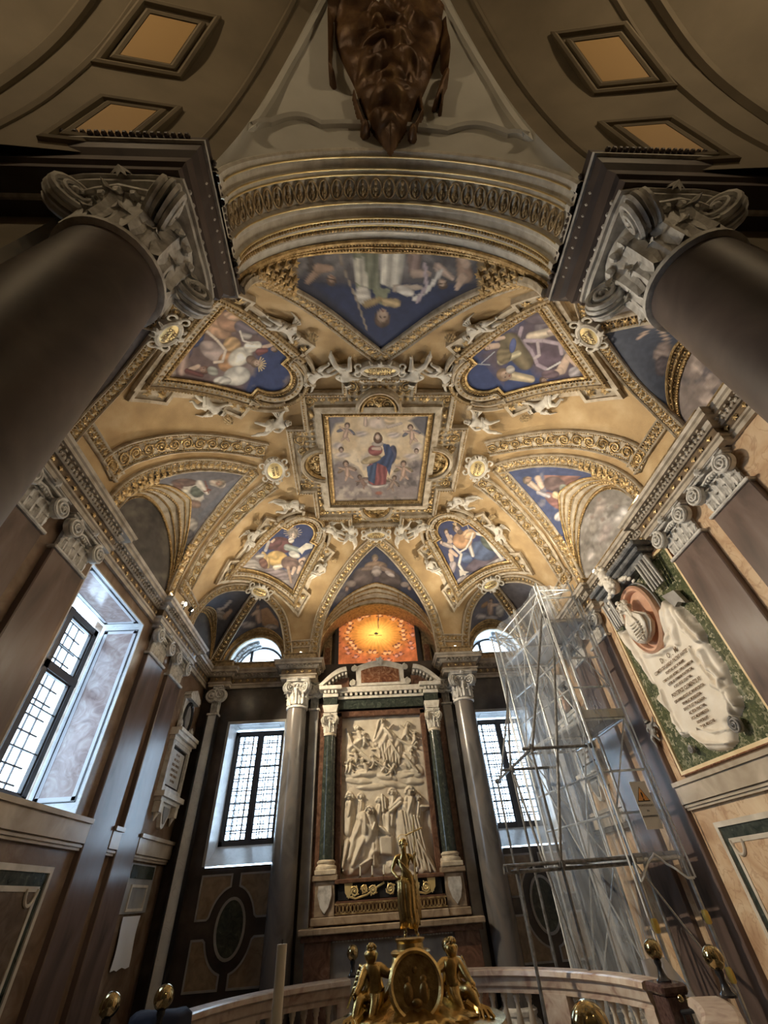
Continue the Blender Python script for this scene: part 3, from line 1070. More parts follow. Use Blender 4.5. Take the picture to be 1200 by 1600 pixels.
def p_cbr(x, y):
    s = Pic(x, y, 640, 780, .18333, (.15, .15, .2))
    s.cap(690, 900, 690, 970, 28, 26, (.46, .32, .25)); s.cap(700, 905, 780, 895, 12, 10, SKIN); s.head(695, 865, 18, look=-90, skin=SKD)
    s.ell(770, 950, 40, 60, 0, (.45, .4, .36)); s.ell(610, 1000, 50, 26, 0, (.4, .36, .37)); s.ell(700, 1010, 60, 20, 0, (.4, .36, .37))
    s.ell(640, 900, 40, 20, -40, (.35, .2, .1))
    return s.noise(.04, .25)


def p_cfr(x, y):
    s = Pic(x, y, 940, 470, .21667, (.1, .12, .18))
    s.cap(320, 230, 270, 270, 16, 12, SKIN); s.cap(330, 170, 440, 170, 34, 26, (.6, .48, .42)); s.cap(430, 200, 470, 280, 20, 12, SKIN)
    s.line([(260, 150), (300, 130)], 14, (.6, .55, .52)); s.ell(440, 370, 60, 90, 30, (.36, .28, .26)); s.ell(440, 470, 60, 80, 10, (.16, .13, .15))
    return s.noise(.04, .25)


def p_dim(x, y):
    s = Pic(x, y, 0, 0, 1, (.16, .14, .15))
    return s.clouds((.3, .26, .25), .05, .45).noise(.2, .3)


PAINTERS = {'front_centre': (p_front, 'seen upside down, standing figure in green and white robes with a staff'), 'back_centre': (p_back, 'dark seated figure in an ochre shawl above the glowing window'),
            'right_centre': (p_right, 'bearded reader in red beside the grey lunette'), 'left_centre': (p_left, 'white-robed reader with a red cross beside the dark lunette'),
            'back_left': (p_cbl, 'child with an orange slab over the back left arched window'), 'left_back': (p_cbl2, 'cloud and outstretched arm, left of the dark groin rib'),
            'back_right': (p_cbr, 'child with a white cloth over the back right arched window'), 'right_back': (p_dim, 'dim fresco half hidden by the sheeting'),
            'right_front': (p_cfr, 'child among clouds next to the near right column'), 'left_front': (p_dim, 'dim fresco behind the near left column'),
            'front_left': (p_dim, 'dim fresco above the near left beam'), 'front_right': (p_dim, 'dim fresco above the near right beam')}
for S in SAILS:
    k = S['key']
    painter, txt = PAINTERS[k]
    big = k.endswith('centre')
    n, m = (131, 60) if big else (61, 30)
    jb = {'back_centre': .34, 'front_centre': .07}.get(k, .30 if big else .16)
    a = wall_arc(S, .5)
    root = thing('sail_fresco', f'pointed fresco, {txt}', 'fresco', (a[0], a[1], a[2]), 0, 'pointed frescoes of the vault')
    canvas(sail_surface(S, n, m, jb, .97), painter, 'painted_surface', root)
    # archivolt between painting and wall arch
    A = sail_surface(S, n, 5, 0, jb)
    bm_ = grid_mesh(A)
    bm_.build('archivolt', OLDGOLD if not big else CREAM, root, smooth='all')
    e = MB()
    for j, rr in ((0, .028), (.34 * jb / .34, .02), (jb * .55, .016)):
        L = [sail_surface(S, n, 2, min(j, jb), jb + .01)[i, 0] for i in range(0, n, 2)]
        e.tube([Vector(q) - Vector((0, 0, .012)) for q in L], rr, 6)
    e.build('gilt_moulding', GOLD, root, smooth=True)
    bd = MB()
    for jj in ((.28 * jb), (.8 * jb)):
        L = sail_surface(S, 120 if big else 60, 2, jj, 1)[:, 0]
        for q in L: bd.ball(tuple(Vector(q) - Vector((0, 0, .01))), .02 if big else .014, n=5, m=4)
    bd.build('beading', GOLD, root)
    if k != 'front_centre' and k != 'back_centre':
        fo_ = MB(); L = sail_surface(S, 62 if big else 30, 2, jb * .54, 1)[:, 0]
        for q in L:
            nn = Vector((-q[0] * .5, -q[1] * .5, -4)).normalized(); flower(fo_, Vector(q) + nn * .015, nn, (1, 0, 0), .04 if big else .028, 6, .02)
        fo_.build('carved_rosettes', GOLD, root)
    if k == 'front_centre':
        fo_ = MB(); G = sail_surface(S, 131, 30, jb, .97)
        gx_, _ = px(G.reshape(-1, 3)); gx_ = gx_.reshape(131, 30)
        for sd_ in (0, 1):
            ok = (gx_ < 462) if sd_ == 0 else (gx_ > 748)
            cells = [tuple(G[i, j]) for i in range(0, 131, 4) for j in range(1, 30, 4) if ok[i, j]]
            for c_ in cells: flower(fo_, Vector(c_) + Vector((0, .01, -.03)), (0, .3, -1), (1, 0, 0), .07, 6, .04)
        fo_.build('gilt_corner_scrolls', GOLD, root)
    if k == 'back_centre':
        # sunk panels on the archivolt
        pn = MB()
        for t0, t1 in ((.14, .34), (.37, .63), (.66, .86)):
            i0, i1 = int(t0 * n), int(t1 * n)
            q = sail_surface(S, n, 7, jb * .12, jb * .88)
            loop = [q[i, 1] for i in range(i0, i1)] + [q[i1, j] for j in range(1, 6)] + [q[i, 5] for i in range(i1, i0, -1)] + [q[i0, j] for j in range(5, 1, -1)]
            pn.tube([Vector(p) - Vector((0, 0, .01)) for p in loop], .016, 5, closed=True)
        pn.build('panel_moulding', GOLD, root)
    # corner ornament at the feet of the side sails
    if big and k not in ('back_centre', 'front_centre'):
        o = MB()
        q = sail_surface(S, 41, 9, jb, 1)
        for idx in (list(range(1, 8)) + list(range(33, 40))):
            for j in (2, 5):
                p = Vector(q[idx, j]); nn = (Vector((0, 0, 7.0)) - p); nn = Vector((-p.x, -p.y, -2)).normalized()
                flower(o, p + nn * .02, nn, (0, 0, 1), .075, 6, .03)
        o.build('corner_ornament', GOLD, root)


def lunette_wall(S, painter, name, label, moulding=GOLD, inset=0.0):
    c = (S['s0'] + S['s1']) / 2; r = (S['s1'] - S['s0']) / 2
    n, m = 60, 40
    PP = np.zeros((n, m, 3))
    for i in range(n):
        a = PI * (1 - i / (n - 1))
        for j in range(m):
            k = j / (m - 1)
            x, y = FR[S['wall']](c + r * math.cos(a) * 1.0, -inset)
            PP[i, j] = (x, y, ZS - .02 + k * (S['rise'] * math.sin(a) + .02))
    root = thing('lunette', label, 'lunette', tuple(np.r_[FR[S['wall']](c, 0), ZS]), 0, 'half-round wall fields under the vault')
    canvas(PP, painter, 'painted_field', root)
    e = MB()
    pts = [wall_arc(S, t) for t in np.linspace(0, 1, 40)]
    e.tube(pts, .03, 6)
    e.build('rim_moulding', moulding, root, smooth=True)
    b = MB()
    cc = np.array([*FR[S['wall']](c, 0), ZS])
    for t in np.linspace(0, 1, 70):
        p = wall_arc(S, t); p = cc + (p - cc) * .955
        d = FR[S['wall']](c, .02)
        p2 = p + (np.array([*d, ZS]) - cc)
        b.ball(tuple(p2), .016, n=5, m=4)
    b.build('beading', moulding, root)
    return root


def p_rlun(x, y):
    s = Pic(x, y, 780, 720, .18333, (.33, .3, .27))
    s.clouds((.5, .47, .45), .012, .48); s.clouds((.22, .2, .18), .015, .58)
    for a in ((860, 400, 60, 120, 20, (.42, .36, .33)), (900, 620, 60, 140, 25, (.38, .32, .3)), (1020, 480, 40, 100, 20, (.55, .52, .5)), (800, 560, 50, 90, 10, (.4, .36, .32)), (780, 800, 40, 70, 15, (.46, .42, .4)), (1060, 430, 50, 60, 0, (.62, .6, .6))):
        s.ell(*a[:4], a=a[4], col=a[5], folds=.06, soft=.6)
    for q in ((850, 330), (1000, 390), (790, 480), (880, 500)): s.ell(q[0], q[1], 24, 24, 0, (.36, .28, .24), soft=.5)
    return s.noise(.03, .35)


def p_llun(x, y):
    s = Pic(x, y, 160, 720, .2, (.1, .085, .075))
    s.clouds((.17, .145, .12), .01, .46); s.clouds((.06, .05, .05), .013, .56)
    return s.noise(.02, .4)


def p_rflun(x, y):
    s = Pic(x, y, 940, 470, .21667, (.3, .24, .22))
    for a in ((700, 400, 60, 40, 20), (740, 520, 80, 40, 30), (800, 600, 90, 40, -10), (760, 700, 70, 60, 10), (680, 470, 50, 60, 0)): s.ell(*a[:4], a=a[4], col=(.5, .4, .36), folds=.06, soft=.5)
    return s.clouds((.16, .14, .16), .012, .52).noise(.03, .3)


lunette_wall(SURF['right_centre'], p_rlun, 'x', 'pale grey half-round fresco of faded figures above the sculpted monument')
lunette_wall(SURF['left_centre'], p_llun, 'x', 'dark half-round field above the large left window')
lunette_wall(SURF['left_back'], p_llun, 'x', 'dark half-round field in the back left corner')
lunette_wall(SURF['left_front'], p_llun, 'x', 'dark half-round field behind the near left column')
lunette_wall(SURF['right_back'], p_rlun, 'x', 'grey half-round field behind the sheeting')
lunette_wall(SURF['right_front'], p_rflun, 'x', 'brownish half-round fresco of reclining figures beside the near right column')
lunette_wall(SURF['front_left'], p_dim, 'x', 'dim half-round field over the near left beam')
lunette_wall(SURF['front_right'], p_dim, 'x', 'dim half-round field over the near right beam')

# ------------------------------------------------------------------ the four corner frescoes and the centre
QC = (1.865, 2.11); QD = (.683, .730)


def quad(sx, sy):
    c = np.array([sx * QC[0], sy * QC[1]]); d = np.array([sx * QD[0], sy * QD[1]])
    r = np.array([d[1], -d[0]])
    return lambda t, w: tuple(c + d * t + r * w)


def ev_outline(k=0.0, cut=0.0):
    """outline in (t,w), k grows it"""
    A = .33 + k
    pts = [(1.18 + k, -.765 - k), (1.18 + k, .765 + k)]
    pts += [(-.0 - k, .5 + k * .9), (-.0 - k, A)]
    pts += [(-k * .6 - A * 1.06 * math.sin(a), A * math.cos(a)) for a in np.linspace(.1, PI - .1, 17)]
    pts += [(-.0 - k, -A), (-.0 - k, -.5 - k * .9)]
    return pts


def dens(pts, step=.07, closed=True):
    out = []
    n = len(pts)
    for i in range(n if closed else n - 1):
        a = np.array(pts[i]); b = np.array(pts[(i + 1) % n])
        L = np.linalg.norm(b - a); m = max(1, int(L / step))
        for k in range(m): out.append(tuple(a + (b - a) * k / m))
    if not closed: out.append(tuple(pts[-1]))
    return out


def p_bl(x, y):
    s = Pic(x, y, 340, 780, .16667, (.045, .075, .24))
    s.poly([(150, 660), (380, 480), (460, 560), (700, 700), (760, 560), (900, 480), (740, 900)], (.27, .22, .22), soft=40)
    s.ell(330, 610, 90, 50, 30, (.4, .36, .34)); s.clouds((.42, .38, .36), .008, .55, ymin=560)
    s.ell(570, 700, 150, 50, 15, (.3, .24, .26)); s.ell(310, 650, 90, 26, 12, (.55, .5, .48))
    s.ell(600, 430, 110, 80, 10, (.2, .075, .085), folds=.05); s.cap(500, 440, 560, 400, 40, 50, (.2, .08, .09))
    s.cap(450, 480, 480, 400, 18, 16, (.5, .46, .46)); s.cap(510, 400, 530, 380, 14, 12, SKIN)
    s.ell(560, 560, 110, 80, 10, (.66, .43, .14), folds=.07, fa=60); s.ell(450, 570, 34, 90, -20, (.68, .46, .18), folds=.1, fa=0); s.ell(430, 600, 40, 60, -30, (.26, .12, .09))
    s.cap(370, 540, 420, 530, 18, 22, (.5, .46, .42)); s.cap(540, 640, 620, 620, 26, 20, (.68, .6, .5))
    s.ell(680, 600, 90, 70, 10, (.24, .15, .13), folds=.07); s.cap(650, 450, 770, 480, 34, 26, (.36, .4, .38)); s.ell(720, 520, 60, 34, 20, (.62, .6, .56), folds=.1)
    s.poly([(750, 470), (830, 410), (895, 420), (890, 460), (820, 480), (790, 520)], (.72, .68, .6), soft=5)
    s.cap(780, 580, 810, 560, 26, 18, SKIN); s.cap(720, 650, 700, 700, 22, 14, SKIN); s.cap(770, 640, 750, 690, 22, 14, SKIN); s.cap(660, 640, 690, 780, 18, 12, SKD); s.head(790, 600, 22, look=-60)
    for a in range(0, 360, 24): s.line([(705, 330), (705 + 85 * math.cos(math.radians(a)), 310 + 55 * math.sin(math.radians(a)))], 3, (.55, .48, .42))
    s.ell(700, 300, 58, 42, 0, (.4, .33, .28)); s.head(705, 345, 42, look=-70, skin=(.62, .5, .42), hair=(.4, .34, .3)); s.ell(690, 385, 30, 30, 0, (.66, .6, .54))
    return s.noise(.03, .2)


def p_br(x, y):
    s = Pic(x, y, 640, 780, .18333, (.05, .07, .22))
    s.poly([(230, 360), (330, 400), (420, 730), (850, 530), (760, 420), (500, 200), (600, 300), (560, 640)], (.1, .11, .2), soft=40)
    s.ell(640, 520, 200, 60, -30, (.16, .12, .17), folds=.05); s.ell(700, 560, 150, 26, -30, (.46, .42, .42)); s.ell(470, 680, 80, 30, -20, (.46, .4, .4))
    s.ell(620, 440, 130, 90, 10, (.1, .15, .3), folds=.06, fa=40); s.ell(480, 500, 60, 50, 20, (.12, .18, .36), folds=.1); s.ell(700, 370, 110, 70, 30, (.14, .17, .14), folds=.07)
    s.line([(560, 290), (640, 310), (700, 400), (780, 500)], 14, (.68, .66, .62)); s.cap(500, 360, 540, 480, 22, 16, (.6, .54, .5))
    s.ell(450, 350, 90, 80, -10, (.6, .33, .16), folds=.05); s.ell(510, 300, 60, 50, 0, (.66, .42, .24)); s.line([(370, 400), (440, 470), (420, 560), (470, 640)], 12, (.72, .66, .6))
    s.line([(540, 290), (520, 350), (480, 420), (430, 450)], 9, (.72, .68, .62)); s.poly([(420, 600), (510, 620), (430, 660)], (.66, .6, .52))
    s.cap(350, 320, 330, 390, 20, 16, SKIN); s.cap(320, 300, 350, 360, 18, 20, SKIN); s.head(312, 280, 22, look=-90); s.cap(290, 380, 350, 400, 20, 24, (.5, .4, .36)); s.head(270, 370, 18, look=-90)
    s.cap(350, 470, 360, 520, 24, 20, SKIN); s.cap(370, 560, 360, 610, 34, 26, (.45, .38, .4)); s.cap(350, 440, 400, 480, 20, 16, SKIN)
    s.head(405, 255, 38, look=-110, skin=(.52, .38, .3)); s.ell(430, 280, 26, 24, 0, (.2, .13, .1)); s.line([(490, 215), (510, 270)], 5, (.5, .45, .4))
    for a in (-150, -120, -90): s.line([(395, 225), (395 + 30 * math.cos(math.radians(a)), 225 + 34 * math.sin(math.radians(a)))], 5, (.6, .42, .2))
    return s.noise(.03, .2)


def p_fl(x, y):
    s = Pic(x, y, 200, 430, .25, (.045, .08, .26))
    s.poly([(220, 660), (290, 300), (600, 190), (1000, 470), (850, 440), (730, 740), (500, 720)], (.23, .15, .15), soft=60)
    s.clouds((.34, .27, .27), .009, .55)
    s.ell(420, 380, 60, 80, 20, (.06, .08, .22)); s.ell(340, 460, 70, 90, 10, (.15, .12, .2), folds=.05); s.ell(330, 300, 60, 40, -40, (.36, .33, .36))
    s.cap(300, 400, 350, 470, 16, 26, (.5, .34, .28)); s.cap(350, 470, 340, 600, 40, 34, (.46, .32, .28)); s.cap(270, 540, 280, 620, 26, 22, (.5, .4, .36)); s.cap(390, 590, 440, 570, 18, 16, SKIN)
    s.head(470, 590, 28, look=20, skin=(.42, .26, .2), hair=(.24, .12, .08)); s.ell(530, 600, 40, 30, 30, (.38, .38, .34)); s.cap(370, 600, 460, 625, 20, 16, (.2, .06, .06))
    s.ell(540, 330, 120, 60, 25, (.58, .34, .2), folds=.06, fa=120); s.ell(640, 290, 90, 70, 10, (.5, .28, .17), folds=.07); s.ell(650, 440, 60, 60, 0, (.6, .38, .18)); s.ell(540, 480, 110, 60, 30, (.46, .36, .34), folds=.05)
    s.ell(620, 540, 60, 70, 30, (.56, .3, .14), folds=.08)
    s.line([(470, 330), (560, 410), (610, 470), (590, 540), (540, 545)], 10, (.74, .62, .52)); s.ell(650, 260, 60, 26, 20, (.62, .4, .26))
    s.ell(700, 510, 90, 60, -30, (.74, .70, .62), folds=.05, soft=.2); s.ell(680, 630, 90, 64, -10, (.62, .60, .56), folds=.06); s.ell(590, 660, 60, 30, 0, (.6, .58, .55)); s.cap(760, 450, 810, 440, 40, 30, (.74, .70, .62))
    s.ell(740, 370, 40, 34, 30, (.5, .45, .42)); s.cap(700, 320, 790, 350, 40, 26, (.25, .2, .24)); s.line([(700, 350), (720, 410), (780, 430)], 7, (.72, .66, .6))
    s.cap(850, 450, 900, 435, 16, 12, SKIN); s.head(912, 462, 22, look=0, skin=SKD); s.cap(820, 480, 860, 470, 26, 18, (.3, .1, .1))
    for a in range(-70, 90, 22): s.line([(815, 555), (815 + 46 * math.cos(math.radians(a)), 555 + 46 * math.sin(math.radians(a)))], 4, (.7, .55, .3))
    s.ell(770, 530, 36, 30, 20, (.28, .18, .13)); s.head(805, 550, 30, look=150 + 30, skin=(.6, .44, .34), hair=(.28, .18, .13))
    return s.noise(.03, .2)


def p_fr(x, y):
    s = Pic(x, y, 680, 430, .25, (.045, .08, .26))
    s.poly([(430, 700), (250, 500), (640, 200), (940, 360), (950, 690), (620, 640), (480, 420)], (.16, .12, .17), soft=70)
    s.clouds((.3, .26, .3), .009, .56, ymax=420)
    s.ell(690, 480, 150, 110, 20, (.17, .115, .17), folds=.045); s.ell(660, 260, 120, 50, -5, (.17, .13, .17), folds=.06); s.ell(830, 430, 70, 110, 0, (.22, .19, .22), folds=.05)
    s.cap(600, 390, 720, 355, 38, 30, (.62, .52, .4)); s.cap(720, 355, 850, 350, 26, 16, (.6, .46, .38))
    s.line([(540, 330), (520, 400), (600, 470), (640, 560), (700, 590)], 14, (.42, .33, .42)); s.line([(560, 410), (680, 410), (780, 430), (790, 490)], 14, (.46, .37, .45)); s.line([(640, 420), (650, 500), (620, 520)], 12, (.5, .42, .46))
    s.cap(470, 430, 560, 540, 80, 60, (.24, .19, .11)); s.cap(410, 540, 520, 490, 26, 22, (.52, .46, .3)); s.ell(430, 500, 50, 60, 10, (.28, .22, .12)); s.ell(485, 440, 22, 50, 10, (.12, .16, .42))
    s.cap(440, 620, 600, 650, 34, 26, (.56, .46, .3)); s.head(440, 625, 44, look=190, skin=(.5, .34, .25), hair=(.34, .22, .14)); s.ell(470, 590, 30, 28, 0, (.5, .46, .42))
    s.cap(320, 450, 390, 440, 22, 20, SKIN); s.cap(380, 400, 430, 390, 16, 12, SKIN); s.head(325, 455, 20, look=180)
    s.cap(790, 590, 830, 510, 34, 26, SKIN); s.cap(830, 510, 880, 560, 20, 16, SKIN); s.ell(870, 610, 40, 40, 0, (.46, .42, .46)); s.cap(690, 640, 780, 600, 16, 26, SKIN); s.head(680, 660, 24, look=200, skin=SKD)
    s.line([(250, 555), (340, 560)], 4, (.4, .42, .5)); s.line([(290, 550), (370, 480)], 4, (.4, .42, .5)); s.line([(700, 590), (780, 545)], 7, (.6, .58, .6))
    s.ell(810, 300, 60, 20, 10, (.4, .34, .34)); s.ell(720, 620, 60, 30, 0, (.2, .13, .17))
    return s.noise(.03, .2)


EV = {(-1, 1): (p_bl, 'BL'), (1, 1): (p_br, 'BR'), (-1, -1): (p_fl, 'FL'), (1, -1): (p_fr, 'FR')}
EVT = {(-1, 1): 'framed fresco of a white-haired writer in yellow with open book, back left of vault', (1, 1): 'framed fresco of a crowned figure in orange cape and blue robe, back right of vault',
       (-1, -1): 'framed fresco of a rayed figure in orange and white, near left of vault', (1, -1): 'framed fresco of an old man in mauve drapery, near right of vault'}
EVN = {(-1, 1): 'back left', (1, 1): 'back right', (-1, -1): 'near left', (1, -1): 'near right'}
ROOT_EV = {}
for (sx, sy), (painter, nm) in EV.items():
    Q = quad(sx, sy)
    p0, _ = vp(*Q(.5, 0))
    root = thing('corner_fresco', EVT[(sx, sy)], 'fresco', tuple(p0), 0, 'four framed corner frescoes')
    ROOT_EV[(sx, sy)] = root
    # canvas: trapezoid grid plus arch grid
    n, m = 110, 110
    PP = np.zeros((n, m, 3))
    for i in range(n):
        t = 1.2 * i / (n - 1)
        hw = .5 + (.765 - .5) * t / 1.18 + .01
        for j in range(m):
            p, _ = vp(*Q(t, hw * (2 * j / (m - 1) - 1)), .02); PP[i, j] = p
    canvas(PP, painter, 'painted_surface', root)
    n, m = 40, 70
    PP = np.zeros((n, m, 3))
    for i in range(n):
        a = PI / 2 * i / (n - 1)
        for j in range(m):
            w = .345 * (2 * j / (m - 1) - 1)
            top = .36 * math.sqrt(max(0, 1 - (w / .345) ** 2))
            p, _ = vp(*Q(.01 - top * i / (n - 1), w), .02); PP[i, j] = p
    canvas(PP, painter, 'painted_arch', root)
    for nm2, k, prof, mt in (('inner_frame', .03, [(-.045, 0), (-.045, .05), (-.01, .065), (.02, .04), (.045, .05), (.045, 0)], GOLD),
                             ('frame', .115, [(-.05, 0), (-.05, .08), (.035, .09), (.05, .06), (.05, 0)], VST),
                             ('outer_moulding', .19, [(-.035, 0), (-.035, .11), (0, .13), (.035, .09), (.035, 0)], OLDGOLD)):
        path = [Q(*q) for q in dens(ev_outline(k))]
        P, N = on_vault(path)
        MB().sweep(P, N, prof, closed=True).build(nm2, mt, root)
    b = MB()
    P, N = on_vault([Q(*q) for q in dens(ev_outline(.045))])
    for p, nn, t in along(P + [P[0]], N + [N[0]], .05): b.ball(p + nn * .07, .018, n=5, m=4)
    fl_ = MB(); P, N = on_vault([Q(*q) for q in dens(ev_outline(.10))])
    for p, nn, t in along(P + [P[0]], N + [N[0]], .085): flower(fl_, p + nn * .088, nn, t, .03, 4, .014)
    fl_.build('gilt_rosettes', GOLD, root)
    P, N = on_vault([Q(*q) for q in dens(ev_outline(.2))])
    for p, nn, t in along(P + [P[0]], N + [N[0]], .05): b.ball(p + nn * .125, .014, n=5, m=4)
    b.build('beading', GOLD, root)
    # eared blocks at the outer corners and shoulders
    bo = MB()
    for (t0, t1, w0, w1, pat) in ((1.0, 1.42, .9, 1.14, 0), (1.0, 1.42, -1.14, -.9, 0), (-.12, .2, .66, .98, 1), (-.12, .2, -.98, -.66, 1), (1.34, 1.44, .35, 1.0, 2), (1.34, 1.44, -1.0, -.35, 2)):
        loop = dens([(t0, w0), (t0, w1), (t1, w1), (t1, w0)], .1)
        P, N = on_vault([Q(*q) for q in loop])
        blk = MB(); blk.sweep(P, N, [(-.025, 0), (-.025, .08), (.025, .08), (.025, 0)], closed=True)
        c, nn = vp(*Q((t0 + t1) / 2, (w0 + w1) / 2), .02)
        vs = [vp(*Q(*q), .03)[0] for q in ((t0, w0), (t0, w1), (t1, w1), (t1, w0))]
        blk.add(vs, [(0, 1, 2, 3)])
        blk.build('eared_block', VST, root)
        if pat < 2:
            for dt in (-.09, .09): flower(bo, vp(*Q((t0 + t1) / 2 + dt, (w0 + w1) / 2), .04)[0], nn, (1, 0, 0), .085, 6, .035)
    bo.build('block_ornament', GOLD, root)
    # broken curved pediment that hugs the arch
    for sgn in (-1, 1):
        pd = MB()
        for rad, off, hgt in ((.60, 0, .12), (.74, 0, .09)):
            arc = [Q(.0 - rad * math.sin(a), sgn * rad * math.cos(a)) for a in np.linspace(.12 if rad < .7 else .2, 1.05, 12)]
            P, N = on_vault(arc)
            pd.sweep(P, N, [(-.035, 0), (-.035, hgt), (0, hgt + .025), (.035, hgt - .02), (.035, 0)])
        # return ends
        for a in (.12, 1.05):
            P, N = on_vault([Q(-.56 * math.sin(a), sgn * .56 * math.cos(a)), Q(-.78 * math.sin(a), sgn * .78 * math.cos(a))])
            pd.sweep(P, N, [(-.03, 0), (-.03, .11), (.03, .11), (.03, 0)])
        pd.build('pediment_half', VST, root)
    # plain stucco strip along both long sides
    for sgn in (-1, 1):
        st = MB()
        path = [Q(t, sgn * (.5 + .225 * t + .27)) for t in np.linspace(.2, 1.0, 8)]
        P, N = on_vault(path)
        st.sweep(P, N, [(-.05, 0), (-.05, .04), (.05, .04), (.05, 0)])
        st.build('side_strip', CREAM, root)


def p_centre(x, y):
    s = Pic(x, y, 480, 600, .18333, (.72, .55, .34))
    s.clouds((.78, .64, .46), .006, .45)
    s.poly([(120, 170), (260, 190), (330, 280), (320, 330), (250, 340), (200, 450), (120, 470)], (.26, .24, .27), soft=30)
    s.poly([(850, 310), (960, 240), (1060, 180), (1060, 480), (960, 420), (890, 330)], (.2, .19, .22), soft=30)
    s.poly([(120, 640), (300, 620), (440, 700), (500, 800), (700, 800), (760, 680), (900, 600), (1040, 640), (1040, 1000), (120, 1000)], (.32, .26, .26), soft=60)
    s.clouds((.56, .47, .4), .01, .5, ymin=560); s.clouds((.17, .14, .15), .013, .57, ymin=600)
    for q in ((300, 600, 80, 30), (880, 610, 80, 30), (260, 520, 60, 40), (930, 530, 60, 50), (460, 420, 80, 34), (740, 430, 80, 34)): s.ell(q[0], q[1], q[2], q[3], 0, (.52, .44, .42), soft=.6)
    s.ell(610, 330, 130, 60, 0, (.56, .46, .4), folds=.04, soft=.4); s.ell(700, 300, 60, 60, 30, (.62, .47, .3), soft=.4); s.cap(500, 340, 495, 280, 22, 14, (.6, .46, .38)); s.cap(690, 360, 800, 330, 16, 12, (.55, .45, .4)); s.head(608, 275, 26, look=-90, skin=(.6, .46, .38), hair=(.5, .42, .36))
    s.ell(605, 460, 90, 80, 0, (.86, .76, .58), soft=.9, shade=0)
    for (hx, hy, bx) in ((340, 355, 0), (880, 370, 1)): s.putto(hx, hy, 26, 100 - 20 * bx, skin=(.55, .38, .3), wings=(.2, .2, .26))
    s.putto(330, 680, 27, 80, skin=(.5, .33, .25), wings=(.3, .2, .14)); s.putto(820, 680, 27, 90, skin=(.5, .33, .25), wings=(.28, .22, .14))
    s.putto(450, 790, 20, 60, skin=(.32, .2, .16), wings=(.2, .14, .12)); s.putto(740, 800, 22, 110, skin=(.36, .25, .2), wings=(.2, .15, .12))
    s.head(290, 560, 24, look=-90, skin=(.5, .36, .3)); s.head(930, 570, 22, look=-90, skin=(.5, .36, .3))
    s.ell(600, 850, 95, 34, 0, (.62, .56, .52)); s.ell(600, 838, 86, 26, 0, (.3, .22, .22), shade=0)
    s.ell(720, 600, 44, 90, 10, (.09, .1, .19), folds=.1, fa=0); s.poly([(510, 700), (560, 640), (660, 640), (690, 700), (670, 850), (560, 860), (520, 830)], (.36, .1, .11), folds=.14, fa=0)
    s.poly([(505, 700), (600, 660), (590, 720), (575, 850), (520, 820)], (.07, .12, .25), folds=.14, fa=10); s.poly([(640, 500), (700, 510), (740, 600), (700, 780), (670, 700), (600, 670), (540, 680), (660, 600)], (.06, .1, .24), folds=.12, fa=20)
    s.ell(545, 640, 95, 34, -15, (.5, .38, .22), folds=.1); s.ell(580, 560, 66, 50, 0, (.38, .11, .11), folds=.08); s.ell(600, 505, 54, 24, 0, (.5, .42, .38)); s.cap(620, 545, 560, 545, 18, 14, (.55, .4, .33))
    s.ell(603, 460, 42, 46, 0, (.2, .11, .07)); s.head(600, 445, 30, look=-90, skin=(.62, .46, .38), hair=(.2, .11, .07)); s.ell(610, 925, 40, 20, 0, (.4, .14, .1), soft=.5)
    return s.noise(.02, .15)


ZC = 8.44
root = thing('centre_fresco', 'square ceiling fresco of a woman in red and blue rising among cherubs, framed in gold', 'fresco', (0, 0, ZC))
n = 150
PP = np.zeros((n, n, 3))
for i in range(n):
    for j in range(n): PP[i, j] = (-.97 + 1.94 * j / (n - 1), -1.17 + 2.34 * i / (n - 1), ZC - .0)
CC = canvas(PP, p_centre, 'painted_surface', root)
DN = Vector((0, 0, -1))


def flat_loop(pts, z, prof, mb, closed=True):
    P = [Vector((p[0], p[1], z)) for p in pts]
    mb.sweep(P, [DN] * len(P), prof, closed=closed)


fr = MB(); fg = MB(); bd = MB()
def rect(a, b): return [(-a, -b), (a, -b), (a, b), (-a, b)]
flat_loop(dens(rect(1.0, 1.2), .2), ZC, [(-.05, 0), (-.05, .05), (0, .075), (.05, .05), (.05, 0)], fg)
flat_loop(dens(rect(1.13, 1.33), .2), ZC, [(-.06, 0), (-.06, .1), (.06, .12), (.06, 0)], fr)
# cross-shaped outer frame with stepped corners
a1, b1, a2, b2, c1, c2 = 1.38, 1.66, 1.72, 1.96, .78, .62
cross = [(-c2, -b2), (c2, -b2), (c2, -b1), (a1, -b1), (a1, -c1 - .1), (a2, -c1 - .1), (a2, c1), (a1, c1), (a1, b1), (c2, b1), (c2, b2), (-c2, b2), (-c2, b1), (-a1, b1), (-a1, c1), (-a2, c1), (-a2, -c1 - .1), (-a1, -c1 - .1), (-a1, -b1), (-c2, -b1)]
flat_loop(dens(cross, .25), ZC + .0, [(-.045, 0), (-.045, .12), (0, .15), (.045, .1), (.045, 0)], fr)
pl = MB()
pl.add([(x, y, ZC - .012) for x, y in cross], [tuple(range(len(cross)))])
# the panel has the picture over it
pl.build('ground_panel', CREAM, root)
fr.build('frame', VST, root)
for loop, r, z in ((rect(1.0, 1.2), .02, .075), (rect(1.08, 1.28), .016, .08), (cross, .018, .15)):
    L = dens(loop, .05)
    for p in L: bd.ball((p[0], p[1], ZC - z), r, n=5, m=4)
bd.build('beading', GOLD, root)
# picture must sit in front of the ground panel
CC.location = (0, 0, -.02)
